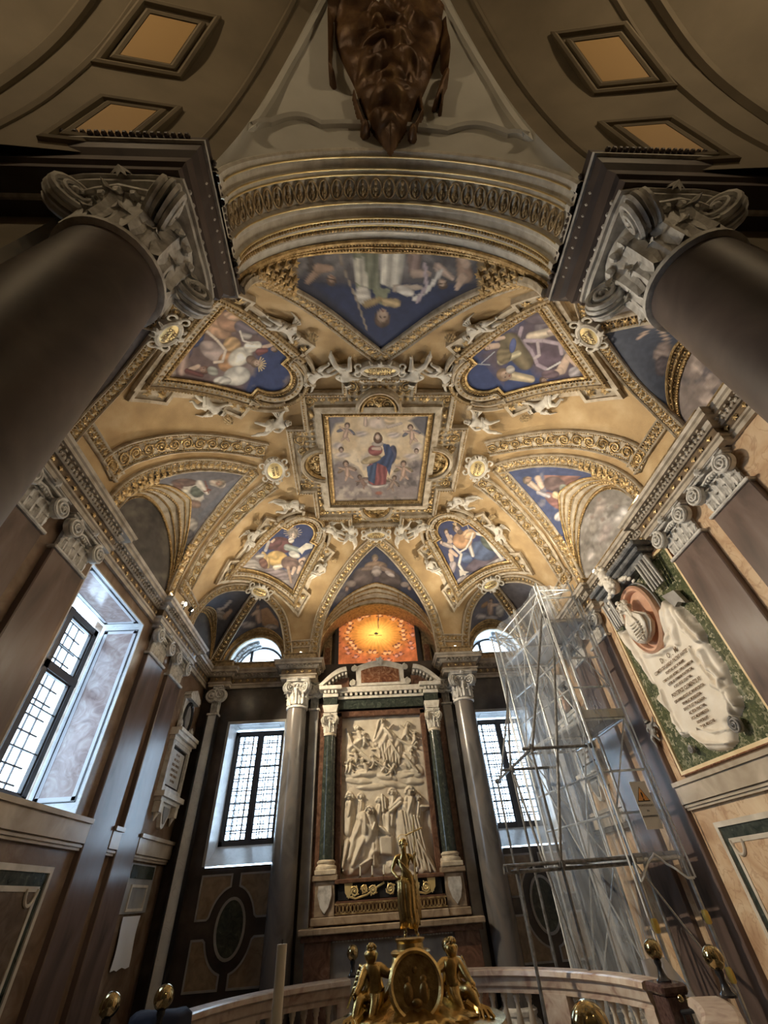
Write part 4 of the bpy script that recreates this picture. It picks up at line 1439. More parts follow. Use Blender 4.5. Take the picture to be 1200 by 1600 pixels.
# four half-round shells
sh = MB(); shf = MB()
for (cx, cy, ax, ay, r) in ((0, -1.24, 1, 0, .40), (0, 1.24, -1, 0, .36), (-1.04, 0, 0, -1, .42), (1.04, 0, 0, 1, .42)):
    ox, oy = (ay, -ax) if abs(ax) else (ay * 1.0, 0)
    if abs(ax): od = Vector((0, math.copysign(1, cy), 0)); td = Vector((1, 0, 0))
    else: od = Vector((math.copysign(1, cx), 0, 0)); td = Vector((0, 1, 0))
    c = Vector((cx, cy, ZC)) + od * .07
    for rr, hh, mbx in ((r, .16, fr), (r * .82, .12, fg)):
        P = [c + td * rr * math.cos(a) + od * rr * 1.05 * math.sin(a) for a in np.linspace(0, PI, 22)]
        (shf if mbx is fr else sh).sweep(P, [DN] * len(P), [(-.035, 0), (-.035, hh), (0, hh + .03), (.035, hh - .02), (.035, 0)])
    vs = [c + DN * .05] + [c + td * r * .8 * math.cos(a) + od * r * .85 * math.sin(a) + DN * .02 for a in np.linspace(0, PI, 22)]
    sh.add(vs, [(0, i, i + 1) for i in range(1, 22)])
    for q in (-1, 1):
        scroll(sh, c + td * q * r * .36 + od * r * .3 + DN * .04, DN, td, r * .28, q, .022)
        scroll(sh, c + td * q * r * .2 + od * r * .62 + DN * .04, DN, td, r * .16, q, .016)
    flower(sh, c + od * r * .35 + DN * .06, DN, td, r * .2, 8, .05)
sh.build('gilded_shell', GOLD, root, smooth=True)
shf.build('shell_frame', VST, root)
fg.build('inner_frame', GOLD, root)
# scrollwork filling the corners of the frame
so = MB()
for sx in (-1, 1):
    for sy in (-1, 1):
        scroll(so, (sx * 1.26, sy * 1.5, ZC - .03), DN, (1, 0, 0), .10, sx * sy, .016)
        scroll(so, (sx * 1.54, sy * .62, ZC - .03), DN, (0, 1, 0), .12, sx * sy, .016)
        scroll(so, (sx * 1.54, sy * .35, ZC - .03), DN, (0, 1, 0), .08, -sx * sy, .014)
        scroll(so, (sx * .48, sy * 1.78, ZC - .03), DN, (1, 0, 0), .12, -sx * sy, .016)
        flower(so, (sx * 1.26, sy * 1.2, ZC - .03), DN, (1, 0, 0), .08, 6, .03)
        flower(so, (sx * .85, sy * 1.5, ZC - .03), DN, (1, 0, 0), .08, 6, .03)
for ix in range(-13, 14):
    for iy in range(-15, 16):
        fx_, fy_ = ix * .128, iy * .126
        if not inpoly(fx_, fy_, [(x * .965, y * .965) for x, y in cross]) or (abs(fx_) < 1.22 and abs(fy_) < 1.42): continue
        flower(so, (fx_, fy_, ZC - .014), DN, (1, .3 * ix, 0), .056, 5 if (ix + iy) % 2 else 7, .03)
so.build('scroll_ornament', GOLD, root, smooth=True)
# ------------------------------------------------------------------ room shell
YB = HY
struct('floor', MB().box(-4.6, 4.6, -10, 5.0, -.1, 0), mat('floor_marble', (.2, .18, .16), .25, stops=[(.3, (.13, .11, .1)), (.7, (.28, .25, .22))], scale=1.5))
XW = 4.05
# left wall with the large window opening
LY0, LY1, LZ0, LZ1 = -.97, .82, 2.64, 5.28
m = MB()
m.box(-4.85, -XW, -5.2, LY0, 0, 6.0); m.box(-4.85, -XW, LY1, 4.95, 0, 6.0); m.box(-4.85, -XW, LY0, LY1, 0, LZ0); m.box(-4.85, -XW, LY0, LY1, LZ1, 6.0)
struct('wall_left', m, TAN_SHADED)
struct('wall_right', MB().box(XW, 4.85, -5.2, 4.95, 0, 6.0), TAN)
# back wall
WX0, WX1, WZ0, WZ1 = 2.13, 3.32, 2.27, 4.66
m = MB()
for s in (-1, 1):
    def bx(x0, x1, y0, y1, z0, z1): m.box(*(sorted((s * x0, s * x1))), y0, y1, z0, z1)
    bx(WX1, XW, YB, 4.95, 0, 6.0); bx(WX0, WX1, YB, 4.95, 0, WZ0 - .02); bx(WX0, WX1, YB, 4.95, WZ1, 6.0); bx(1.5, WX0, YB, 4.95, 0, 6.0)
m.box(-1.5, 1.5, YB + .05, 4.95, 0, 5.93)
struct('wall_back', m, DARKW)
# upper outer skin of the back wall with arched openings
R_OPEN = .62
LC = 2.98
m = MB()
for s in (-1, 1):
    c = s * LC
    n = 32
    # ring between the lunette arc and the opening, at the wall plane
    vs = []
    for i in range(n + 1):
        a = PI * i / n
        vs.append((c + .80 * math.cos(a), YB, ZS + .82 * math.sin(a)))
        vs.append((c + R_OPEN * math.cos(a), YB, ZS + R_OPEN * 1.05 * math.sin(a)))
    m.add(vs, [(2 * i, 2 * i + 1, 2 * i + 3, 2 * i + 2) for i in range(n)])
    vs = []
    for i in range(n + 1):
        a = PI * i / n
        vs.append((c + R_OPEN * math.cos(a), YB, ZS + R_OPEN * 1.05 * math.sin(a)))
        vs.append((c + R_OPEN * math.cos(a), 4.95, ZS + R_OPEN * 1.05 * math.sin(a)))
    m.add(vs, [(2 * i, 2 * i + 1, 2 * i + 3, 2 * i + 2) for i in range(n)])
struct('trim_1', m, WHITEM)
m = MB()
# outer skin at y 4.95: everything above z 6 except the two half-rounds
for s in (-1, 1):
    n = 32
    vs = []
    for i in range(n + 1):
        a = PI * i / n
        ca, sa = math.cos(a), math.sin(a)
        vs.append((s * LC + R_OPEN * ca, 4.95, ZS + R_OPEN * 1.05 * sa))
        k = min(1.25 / max(abs(ca), 1e-6), 2.8 / max(sa, 1e-6))
        vs.append((s * LC + k * ca, 4.95, ZS + k * sa))
    m.add(vs, [(2 * i, 2 * i + 1, 2 * i + 3, 2 * i + 2) for i in range(n)])
m.box(-1.75, 1.75, 4.92, 4.98, 5.9, 8.8)
m.box(-4.9, -4.2, 4.92, 4.98, 5.9, 8.8); m.box(4.2, 4.9, 4.92, 4.98, 5.9, 8.8)
struct('trim_2', m, DARKW)
# barrel reveal of the central niche above the entablature
m = MB()
vs = []
n = 36
for i in range(n + 1):
    a = PI * i / n
    for y in (YB - .0, 4.93): vs.append((1.55 * math.cos(a), y, ZS + 1.55 * math.sin(a)))
m.add(vs, [(2 * i, 2 * i + 1, 2 * i + 3, 2 * i + 2) for i in range(n)])
m.box(-1.56, -1.5, YB, 4.93, 5.9, 6.02); m.box(1.5, 1.56, YB, 4.93, 5.9, 6.02)
struct('trim_3', m, OLDGOLD)

# ------------------------------------------------------------------ windows


def slab(mb, mk, u0, u1, z0, z1, d0, d1):
    vs = [mk(u, z, d) for d in (d0, d1) for z in (z0, z1) for u in (u0, u1)]
    mb.add(vs, [(0, 2, 3, 1), (4, 5, 7, 6), (0, 1, 5, 4), (2, 6, 7, 3), (0, 4, 6, 2), (1, 3, 7, 5)])


def window(name, mk, u0, u1, z0, z1, cols, rows, transom=None, mull=None, fw=.06):
    r = thing(name, None, None, tuple(mk((u0 + u1) / 2, z0, 0)), 0, kind='structure')
    f = MB()
    slab(f, mk, u0, u0 + fw, z0, z1, -.04, .05); slab(f, mk, u1 - fw, u1, z0, z1, -.04, .05)
    slab(f, mk, u0, u1, z0, z0 + fw, -.04, .05); slab(f, mk, u0, u1, z1 - fw, z1, -.04, .05)
    um = mull if mull is not None else (u0 + u1) / 2
    slab(f, mk, um - fw * .6, um + fw * .6, z0, z1, -.05, .05)
    if transom: slab(f, mk, u0, u1, transom - .05, transom + .05, -.05, .05)
    f.build('window_frame', WOODW, r)
    cells = [(u0 + fw, um - fw * .6), (um + fw * .6, u1 - fw)]
    zs = [(z0 + fw, z1 - fw)] if not transom else [(z0 + fw, transom - .05), (transom + .05, z1 - fw)]
    for a, b in cells:
        for c, d in zs:
            cs = MB()
            slab(cs, mk, a, a + .025, c, d, -.02, .03); slab(cs, mk, b - .025, b, c, d, -.02, .03); slab(cs, mk, a, b, c, c + .025, -.02, .03); slab(cs, mk, a, b, d - .025, d, -.02, .03)
            co = cs.build('casement', WOODW, r)
            g = MB(); slab(g, mk, a + .02, b - .02, c + .02, d - .02, .0, .004)
            g.build('pane', GLASS, co)
            l = MB()
            for i in range(1, cols):
                u = a + (b - a) * i / cols; slab(l, mk, u - .008, u + .008, c, d, -.006, .012)
            nr = rows if not transom else max(2, int(rows * (d - c) / (z1 - z0)))
            for i in range(1, nr):
                z = c + (d - c) * i / nr; slab(l, mk, a, b, z - .008, z + .008, -.006, .012)
            if cols > 1: l.build('lead_came', LEAD, co)
    return r


for s, nm in ((-1, 'window_2'), (1, 'window_3')):
    mk = (lambda s: lambda u, z, d: (s * u, 4.75 + d, z))(s)
    w = window(nm, mk, 2.17, 3.28, 2.58, 4.62, 4, 15, fw=.075)
    # grille bars outside
    g = MB()
    for i in range(1, 9): slab(g, mk, 2.2, 3.25, 2.6 + i * .225, 2.622 + i * .225, .12, .135)
    for i in range(1, 6): slab(g, mk, 2.17 + i * .185, 2.19 + i * .185, 2.6, 4.62, .12, .135)
    g.build('outer_grille', IRON, w)
    # white splayed surround
    m = MB()
    for a, b in ((WX0 - .0, 1), (WX1, -1)):
        x = s * a
        x2 = s * (a + b * .04)
        m.add([(x, YB - .02, WZ0), (x, YB - .02, WZ1), (x2, 4.72, WZ1), (x2, 4.72, WZ0 + .2)], [(0, 1, 2, 3)])
    m.add([(s * WX0, YB - .02, WZ0), (s * WX1, YB - .02, WZ0), (s * WX1, 4.74, WZ0 + .33), (s * WX0, 4.74, WZ0 + .33)], [(0, 1, 2, 3)])
    m.add([(s * WX0, YB - .02, WZ1 - .005), (s * WX1, YB - .02, WZ1 - .005), (s * WX1, 4.74, WZ1 - .005), (s * WX0, 4.74, WZ1 - .005)], [(0, 1, 2, 3)])
    x0, x1 = sorted((s * (WX0 - .05), s * (WX1 + .05)))
    o = m.build('window_surround', WHITEM, w)
    l = MB()
    fr_ = [(s * (WX0 + .14), YB + .08), (s * (WX1 - .14), YB + .08), (s * (WX1 - .14), 4.62), (s * (WX0 + .14), 4.62)]
    P = [Vector((p[0], p[1], WZ1 - .008)) for p in fr_]
    l.sweep(P, [DN] * 4, [(-.006, 0), (-.006, .004), (.006, .004), (.006, 0)], closed=True)
    l.build('soffit_line', GREYM, o)
    b = MB()
    e = .05
    b.box(x0, s * WX0 if s > 0 else s * WX1, YB - .03, YB + .02, WZ0, WZ1); b.box(s * WX1 if s > 0 else s * WX0, x1, YB - .03, YB + .02, WZ0, WZ1); b.box(x0, x1, YB - .03, YB + .02, WZ1, WZ1 + .05)
    b.build('border', GREYM, w)
# arched windows
for s, nm in ((-1, 'window_4'), (1, 'window_5')):
    r = thing(nm, None, None, (s * LC, 4.8, ZS), 0, kind='structure')
    f = MB()
    c = s * LC
    P = [Vector((c + (R_OPEN - .03) * math.cos(a), 4.8, ZS + .02 + (R_OPEN * 1.05 - .03) * math.sin(a))) for a in np.linspace(0, PI, 30)]
    f.sweep(P, [Vector((0, -1, 0))] * 30, [(-.03, -.03), (-.03, .03), (.03, .03), (.03, -.03)])
    f.box(c - R_OPEN, c + R_OPEN, 4.77, 4.83, ZS - .0, ZS + .06)
    u = c - .26
    f.box(u - .035, u + .035, 4.76, 4.84, ZS, ZS + .58)
    f.build('window_frame', WOODW, r)
    g = MB()
    n = 28
    vs = [(c, 4.8, ZS)] + [(c + R_OPEN * math.cos(a), 4.8, ZS + R_OPEN * 1.05 * math.sin(a)) for a in np.linspace(0, PI, n)]
    g.add(vs, [(0, i, i + 1) for i in range(1, n)])
    g.build('pane', GLASS, r)
    # arabesque border on the reveal
    o = MB()
    for k in range(2, 12):
        a = PI * k / 24 if s > 0 else PI - PI * k / 24
        for q in (0, 1): scroll(o, (c + (R_OPEN - .01) * math.cos(a), YB + .22 + .22 * q, ZS + (R_OPEN * 1.05 - .01) * math.sin(a)), (-math.cos(a), 0, -math.sin(a)), (0, 1, 0), .06, 1 if (k + q) % 2 else -1, .012)
    o.build('arabesque', GREYM, r)
    k = MB()
    P = [Vector((c + (R_OPEN + .045) * math.cos(a), YB - .01, ZS + (R_OPEN * 1.05 + .045) * math.sin(a))) for a in np.linspace(0, PI, 34)]
    k.sweep(P, [Vector((0, -1, 0))] * 34, [(-.04, 0), (-.04, .03), (0, .045), (.04, .02), (.04, 0)])
    k.build('arch_moulding', OLDGOLD, r)

# large left window
mk = lambda u, z, d: (-4.72 - d, u, z)
w = window('window_1', mk, -.95, .72, 2.78, 5.12, 1, 4, transom=4.28, mull=-.06, fw=.09)
g = MB()
for i in range(1, 13): slab(g, mk, -.9, .7, 2.8 + i * .19, 2.82 + i * .19, .16, .18)
for i in range(1, 9): slab(g, mk, -.95 + i * .185, -.932 + i * .185, 2.8, 5.1, .16, .18)
g.build('outer_grille', IRON, w)
gb = MB()
for z in (3.32, 3.8, 4.62): slab(gb, mk, -.86, .64, z - .008, z + .008, -.01, .01)
gb.build('glazing_bar', LEAD, w)
rv = MB()
t = .02
rv.box(-4.7, -XW + .0, LY1 - t, LY1 + .001, LZ0, LZ1); rv.box(-4.7, -XW, LY0 - .001, LY0 + t, LZ0, LZ1); rv.box(-4.7, -XW, LY0, LY1, LZ1 - t, LZ1 + .001); rv.box(-4.7, -XW + .04, LY0, LY1, LZ0 - .001, LZ0 + t)
rv.build('window_reveal', WHITEM, w)
pn = MB()
e = .004
pn.box(-4.58, -4.16, LY1 - t - e, LY1 - t, LZ0 + .22, LZ1 - .16); pn.box(-4.58, -4.16, LY0 + t, LY0 + t + e, LZ0 + .22, LZ1 - .16); pn.box(-4.58, -4.16, LY0 + .16, LY1 - .16, LZ1 - t - e, LZ1 - t)
pn.build('marble_inlay', PINKM, w)
ln = MB()
def bandrect(mb, a0, a1, z0, z1, f, wd):
    for (p, q, r_, s_) in ((a0, a1, z0, z0 + wd), (a0, a1, z1 - wd, z1), (a0, a0 + wd, z0, z1), (a1 - wd, a1, z0, z1)): f(p, q, r_, s_)
bandrect(ln, -4.62, -4.12, LZ0 + .18, LZ1 - .12, lambda p, q, r_, s_: ln.box(p, q, LY1 - t - 2 * e, LY1 - t, r_, s_), .045)
bandrect(ln, -4.62, -4.12, LZ0 + .18, LZ1 - .12, lambda p, q, r_, s_: ln.box(p, q, LY0 + t, LY0 + t + 2 * e, r_, s_), .045)
bandrect(ln, -4.62, -4.12, LY0 + .12, LY1 - .12, lambda p, q, r_, s_: ln.box(p, q, r_, s_, LZ1 - t - 2 * e, LZ1 - t), .045)
ln.build('inlay_border', mat('pale_grey_border', (.6, .6, .63), .3), w)
dk = MB()
bandrect(dk, -4.64, -4.10, LZ0 + .16, LZ1 - .10, lambda p, q, r_, s_: dk.box(p, q, LY1 - t - 1.5 * e, LY1 - t, r_, s_), .012)
bandrect(dk, -4.64, -4.10, LY0 + .10, LY1 - .10, lambda p, q, r_, s_: dk.box(p, q, r_, s_, LZ1 - t - 1.5 * e, LZ1 - t), .012)
dk.build('inlay_line', BLACKM, w)

# ------------------------------------------------------------------ capitals, pilasters, columns
def leaf(mb, base, out, h, w, curl=.35, nseg=7):
    """acanthus leaf"""
    base = Vector(base); out = Vector(out).normalized(); up = Vector((0, 0, 1)); sd = up.cross(out).normalized()
    vs = []; k = 5
    for i in range(nseg + 1):
        t = i / nseg
        z = h * math.sin(t * PI * .62) / math.sin(PI * .5) * (1 if t < .8 else 1 - (t - .8) * .8)
        o = h * (.06 + curl * t ** 3 * .8) + .02 * h
        ww = w * (math.sin(PI * (.18 + .8 * t)) ** .8) * (1 + .10 * (1 if i % 2 else -1))
        for j in range(k):
            q = j / (k - 1) * 2 - 1
            dep = (1 - abs(q)) * .12 * h * (1 if j % 2 == 0 else .7)
            vs.append(base + up * z + out * (o + dep) + sd * q * ww / 2)
    fs = [(i * k + j, i * k + j + 1, (i + 1) * k + j + 1, (i + 1) * k + j) for i in range(nseg) for j in range(k - 1)]
    mb.add(vs, fs)


def volute(mb, c, n, side, r, th=.09):
    """spiral scroll in the plane spanned by side and z, normal n"""
    c = Vector(c); n = Vector(n).normalized(); side = Vector(side).normalized(); up = Vector((0, 0, 1))
    pts = []; tp = []
    N_ = 34
    for i in range(N_):
        a = i / (N_ - 1) * 4.6 * PI
        rr = r * (1 - i / (N_ - 1) * .86)
        pts.append(c - side * math.cos(a + PI / 2) * rr * -1 + up * math.sin(a + PI / 2) * rr + n * (.05 * r + .25 * r * i / (N_ - 1)))
        tp.append(1 - .55 * i / (N_ - 1))
    mb.tube(pts, r * .17, 6, taper=tp)
    mb.cone(c - n * th * .6, c - n * r * .04, r * .95, r * .9, 20)
    mb.ball(c + n * r * .22, r * .16, n=8, m=6)


def make_capital(parent, w, h, round_=False, nm='capital', mt=CAPM, z0=0.0):
    """local: +x lateral, -y towards the room, z up from z0"""
    cap = MB()
    hw = w / 2
    if round_: cap.lathe([(hw * .78, z0), (hw * .84, z0 + .03 * h), (hw * .76, z0 + .06 * h), (hw * .80, z0 + .5 * h), (hw * 1.0, z0 + .84 * h)], n=28)
    else: cap.add(*(lambda a: (a.v, a.f))(MB().box(-hw * .86, hw * .86, -.05, .04, z0, z0 + .84 * h)))
    c = cap.build(nm, mt, parent, smooth=round_, local=True)
    ab = MB()
    # concave-sided abacus
    d = w * .5
    if round_:
        pts = []
        for q in range(4):
            a0 = PI / 4 + q * PI / 2
            for t in np.linspace(-1, 1, 9)[:-1]:
                a = a0 + PI / 4 + t * PI / 4
                rr = hw * 1.5 * (1 - .26 * (1 - t * t))
                pts.append((rr * math.cos(a), rr * math.sin(a)))
        ab.prism(pts, ((0, 0, z0 + .86 * h), (1, 0, 0), (0, 1, 0), (0, 0, 1)), 0, .08 * h)
        ab.prism([(p[0] * 1.06, p[1] * 1.06) for p in pts], ((0, 0, z0 + .94 * h), (1, 0, 0), (0, 1, 0), (0, 0, 1)), 0, .06 * h)
    else:
        ab.bbox(-hw * 1.16, hw * 1.16, -.13, .04, z0 + .86 * h, z0 + .94 * h, .008); ab.bbox(-hw * 1.22, hw * 1.22, -.16, .04, z0 + .94 * h, z0 + h, .008)
    ab.build('abacus', mt, c, local=True)
    lv = MB()
    if round_:
        for row, (zz, hh, nn, ph) in enumerate(((.04, .36, 10, 0), (.06, .6, 10, .5))):
            for i in range(nn):
                a = 2 * PI * (i + ph) / nn
                leaf(lv, (math.cos(a) * hw * .76, math.sin(a) * hw * .76, z0 + zz * h), (math.cos(a), math.sin(a), 0), hh * h * .9, hw * .42)
        for i in range(20):
            a = 2 * PI * i / 20
            lv.ball((math.cos(a) * hw * .98, math.sin(a) * hw * .98, z0 + .72 * h), hw * .11, 1, 1, 1.3, 6, 5)
    else:
        for zz, hh, nn in ((.02, .30, 4), (.04, .50, 5)):
            for i in range(nn):
                leaf(lv, (-hw * .72 + 1.44 * hw * i / (nn - 1), -.05, z0 + zz * h), (0, -1, 0), hh * h, hw * .42)
        for i in range(9): lv.ball((-hw * .55 + hw * 1.1 * i / 8, -.085, z0 + .72 * h), hw * .07, 1, 1, 1.4, 6, 5)
    flower(lv, (0, (-hw * 1.12 if round_ else -.17), z0 + .92 * h), (0, -1, 0), (1, 0, 0), hw * .22, 8, .05)
    lv.tube([(-hw * .8, -.09 if not round_ else -hw * .9, z0 + .8 * h), (-hw * .4, -.1 if not round_ else -hw * 1.0, z0 + .72 * h), (0, -.1 if not round_ else -hw * 1.04, z0 + .78 * h), (hw * .4, -.1 if not round_ else -hw * 1.0, z0 + .72 * h), (hw * .8, -.09 if not round_ else -hw * .9, z0 + .8 * h)], hw * .06, 6)
    lv.build('acanthus_leaves', mt, c, local=True)
    vr = h * (.23 if round_ else .255)
    if round_:
        for q in range(4):
            a = PI / 4 + q * PI / 2
            o = Vector((math.cos(a), math.sin(a), 0)); sd = Vector((-math.sin(a), math.cos(a), 0))
            v = MB()
            cc = o * hw * 1.22 + Vector((0, 0, z0 + .66 * h))
            for s_ in (-1, 1): volute(v, cc + sd * s_ * vr * .25, sd * s_, o, vr, vr * .3)
            v.build('volute', mt, c, smooth=True, local=True)
    else:
        for s_ in (-1, 1):
            v = MB()
            volute(v, (s_ * hw * .90, -.15, z0 + .62 * h), (s_ * .12, -1, 0), (s_, 0, 0), vr * 1.05, .1)
            v.build('volute', mt, c, smooth=True, local=True)
    return c


def make_pilaster(name, label, w, ztop, zcap, loc, rz, group, mt=BROWN, z0=0.0, depth=.1, cat='pilaster', border=None):
    """pilaster standing at loc, facing local -y"""
    r = thing(name, label, cat, loc, rz, group)
    hw = w / 2
    sh = MB().bbox(-hw, hw, -depth + .02, .04, z0 + .3, zcap, .012)
    s_ = sh.build('shaft', mt, r, local=True)
    if border:
        e = MB()
        for q in (-1, 1): e.box(q * hw - .012, q * hw + .012, -depth + .0, .03, z0 + .32, zcap)
        e.build('edge_strip', border, r, local=True)
    b = MB()
    b.bbox(-hw - .07, hw + .07, -depth - .05, .04, z0, z0 + .12, .01); b.bbox(-hw - .045, hw + .045, -depth - .03, .04, z0 + .12, z0 + .22, .03); b.bbox(-hw - .02, hw + .02, -depth, .04, z0 + .22, z0 + .3, .02)
    b.build('base', CAPM, r, local=True)
    n = MB().bbox(-hw - .025, hw + .025, -depth - .01, .04, zcap, zcap + .045, .012)
    n.build('necking', CAPM, r, local=True)
    make_capital(r, w * .96, ztop - zcap - .045, False, z0=zcap + .045)
    return r


PG = 'veined marble pilasters of the side walls'
first = None
for side in (-1, 1):
    for y, nm in ((-2.34, 'nearest'), (-1.44, 'just before'), (1.44, 'just beyond'), (2.38, 'farthest along')):
        what = ('window' if side < 0 else 'sculpted monument')
        lab = {'nearest': f'nearest veined marble pilaster with pale capital on the {"left" if side < 0 else "right"} wall', 'just before': f'veined marble pilaster on the near side of the {what}', 'just beyond': f'veined marble pilaster on the far side of the {what}', 'farthest along': f'farthest veined marble pilaster on the {"left" if side < 0 else "right"} wall'}[nm]
        if first is None:
            first = make_pilaster('pilaster', lab, .66, 5.44, 4.91, (side * XW, y, 0), PI / 2, PG, border=None)
            if side < 0: first.rotation_euler = (0, 0, PI / 2)
        else:
            copy_tree(first, (side * XW, y, 0), (0, 0, PI / 2 if side < 0 else -PI / 2), label=lab)


def make_column(label, x, y, r, zc, zt, mt, group, zb=0.0, capw=None, rz=0, basem=CAPM, capm=CAPM, name='column'):
    c = thing(name, label, 'column', (x, y, zb), rz, group)
    H = zc - zb
    b = .34 * r / .22
    prof = [(r, b)] + [(r * (1 - .12 * (t ** 2)), b + (H - b) * t) for t in np.linspace(.05, 1, 14)] + [(r * .95, H), ]
    MB().lathe(prof, n=40).build('shaft', mt, c, smooth=True, local=True)
    bs = MB()
    bs.bbox(-r * 1.4, r * 1.4, -r * 1.4, r * 1.4, 0, b * .35, .01)
    bs.lathe([(r * 1.36, b * .35), (r * 1.4, b * .45), (r * 1.34, b * .58), (r * 1.16, b * .64), (r * 1.12, b * .74), (r * 1.22, b * .8), (r * 1.22, b * .9), (r * 1.05, b * .96), (r * 1.03, b)], n=36)
    bs.build('base', basem, c, smooth=True, local=True)
    MB().lathe([(r * .9, H - .03), (r * .99, H - .02), (r * .99, H + .02), (r * .88, H + .03)], n=36).build('astragal', basem, c, smooth=True, local=True)
    make_capital(c, capw or r * 1.98, zt - zc - .02, True, z0=H + .02, mt=capm)
    return c


CG = 'grey marble columns of the end wall'
make_column('grey cloudy marble column with composite capital, left of the altar', -1.86, 4.02, .235, 4.84, 5.44, GREYCOL, CG)
make_column('grey cloudy marble column with composite capital, right of the altar', 1.86, 4.02, .235, 4.84, 5.44, GREYCOL, CG)
FCG = 'tall dark columns of the entrance arch'
make_column('huge dark column framing the left of the entrance arch', -1.97, -4.75, .335, 4.72, 5.47, SHAFT, FCG, capw=.70)
make_column('huge dark column framing the right of the entrance arch', 1.97, -4.75, .335, 4.72, 5.47, SHAFT, FCG, capw=.70)
# flat grey pilasters behind the end-wall columns, and white corner pilasters
BPG = 'grey pilasters behind the end wall columns'
p = make_pilaster('pilaster', 'narrow grey pilaster between the left column and the altar', .2, 5.44, 4.84, (-1.50, YB, 0), 0, BPG, GREYM)
copy_tree(p, (1.50, YB, 0), label='narrow grey pilaster between the right column and the altar')
CPG = 'white corner pilasters'
p = make_pilaster('corner_pilaster', 'slender pale pilaster with dark stripe in the left back corner', .2, 5.44, 4.80, (-3.68, YB - .1, 0), 0, CPG, WHITEM, border=BLACKM, depth=.14)
copy_tree(p, (3.68, YB - .1, 0), label='slender pale pilaster with dark stripe in the right back corner')

# ------------------------------------------------------------------ entablature
ZUP = Vector((0, 0, 1))


def entablature(name, label, path, group, eggs=True):
    P = [Vector((p[0], p[1], 0)) for p in path]
    N = [ZUP] * len(P)
    c = P[len(P) // 2]
    r = thing(name, label, 'entablature', (c.x, c.y, 5.4), 0, group)
    MB().sweep(P, N, [(-.04, 5.42), (.05, 5.42), (.05, 5.48), (.075, 5.49), (.075, 5.52), (.05, 5.53), (-.04, 5.53)]).build('architrave', ENTS, r)
    MB().sweep(P, N, [(-.04, 5.53), (.045, 5.53), (.045, 5.64), (-.04, 5.64)]).build('frieze', ENTF, r)
    MB().sweep(P, N, [(-.04, 5.64), (.07, 5.645), (.10, 5.67), (.12, 5.71), (.19, 5.715), (.19, 5.765), (.215, 5.78), (.23, 5.82), (-.04, 5.86)]).build('cornice', ENTS, r)
    MB().sweep(P, N, [(-.04, 5.84), (.02, 5.86), (.02, 6.0), (.05, 6.02), (.03, 6.05), (-.04, 6.05)]).build('attic_band', OLDGOLD, r)
    ff = MB(); eg = MB()
    side = lambda t: t.cross(ZUP).normalized()
    for i in range(len(P) - 1):
        a, b = P[i], P[i + 1]
        L = (b - a).length
        if L < .18: continue
        t = (b - a).normalized(); sd = side(t)
        n = max(1, int(L / .16))
        for k in range(n):
            p = a + t * (L * (k + .5) / n)
            flower(ff, p + sd * .047 + Vector((0, 0, 5.585)), sd, t, .045, 6 if k % 2 else 4, .02)
        n = max(1, int(L / .065))
        for k in range(n):
            p = a + t * (L * (k + .5) / n)
            eg.ball(p + sd * .105 + Vector((0, 0, 5.685)), .022, 1, 1, 1.3, 6, 4)
        n = max(1, int(L / .09))
        for k in range(n):
            p = a + t * (L * (k + .5) / n)
            q = p + sd * .14 + Vector((0, 0, 5.70))
            eg.box(q.x - .02, q.x + .02, q.y - .02, q.y + .02, 5.69, 5.718)
    ff.build('frieze_ornament', GOLD, r)
    eg.build('egg_and_dart', ENTS, r)
    return r


EG = 'entablature runs around the chapel'
X0, XR = -XW, -XW + .12
left = [(X0, -4.25), (X0, -2.8), (XR, -2.8), (XR, -1.02), (X0, -1.02), (X0, 1.02), (XR, 1.02), (XR, 2.8), (X0, 2.8), (X0, 4.2)]
entablature('entablature', 'gilded entablature along the top of the left wall over the large window', left, EG)
entablature('entablature', 'gilded entablature along the top of the right wall over the monument', [(-x, y) for x, y in left][::-1], EG)
bl = [(-4.05, YB), (-3.86, YB), (-3.86, YB - .15), (-3.5, YB - .15), (-3.5, YB), (-2.2, YB), (-2.2, YB - .42), (-1.52, YB - .42), (-1.52, YB)]
entablature('entablature', 'short entablature over the left column and left window of the end wall', bl, EG)
entablature('entablature', 'short entablature over the right column and right window of the end wall', [(-x, y) for x, y in bl][::-1], EG)
# solid cores of the projecting parts
for s in (-1, 1):
    core = MB()
    core.box(*sorted((s * 1.53, s * 2.19)), YB - .41, YB, 5.43, 5.99)
    core.box(*sorted((s * 3.51, s * 3.85)), YB - .14, YB, 5.43, 5.99)
    solo('entablature_block', core, ENTS, f'plain stone core above the {"left" if s < 0 else "right"} end wall column', 'stone block', 'stone cores over the columns')

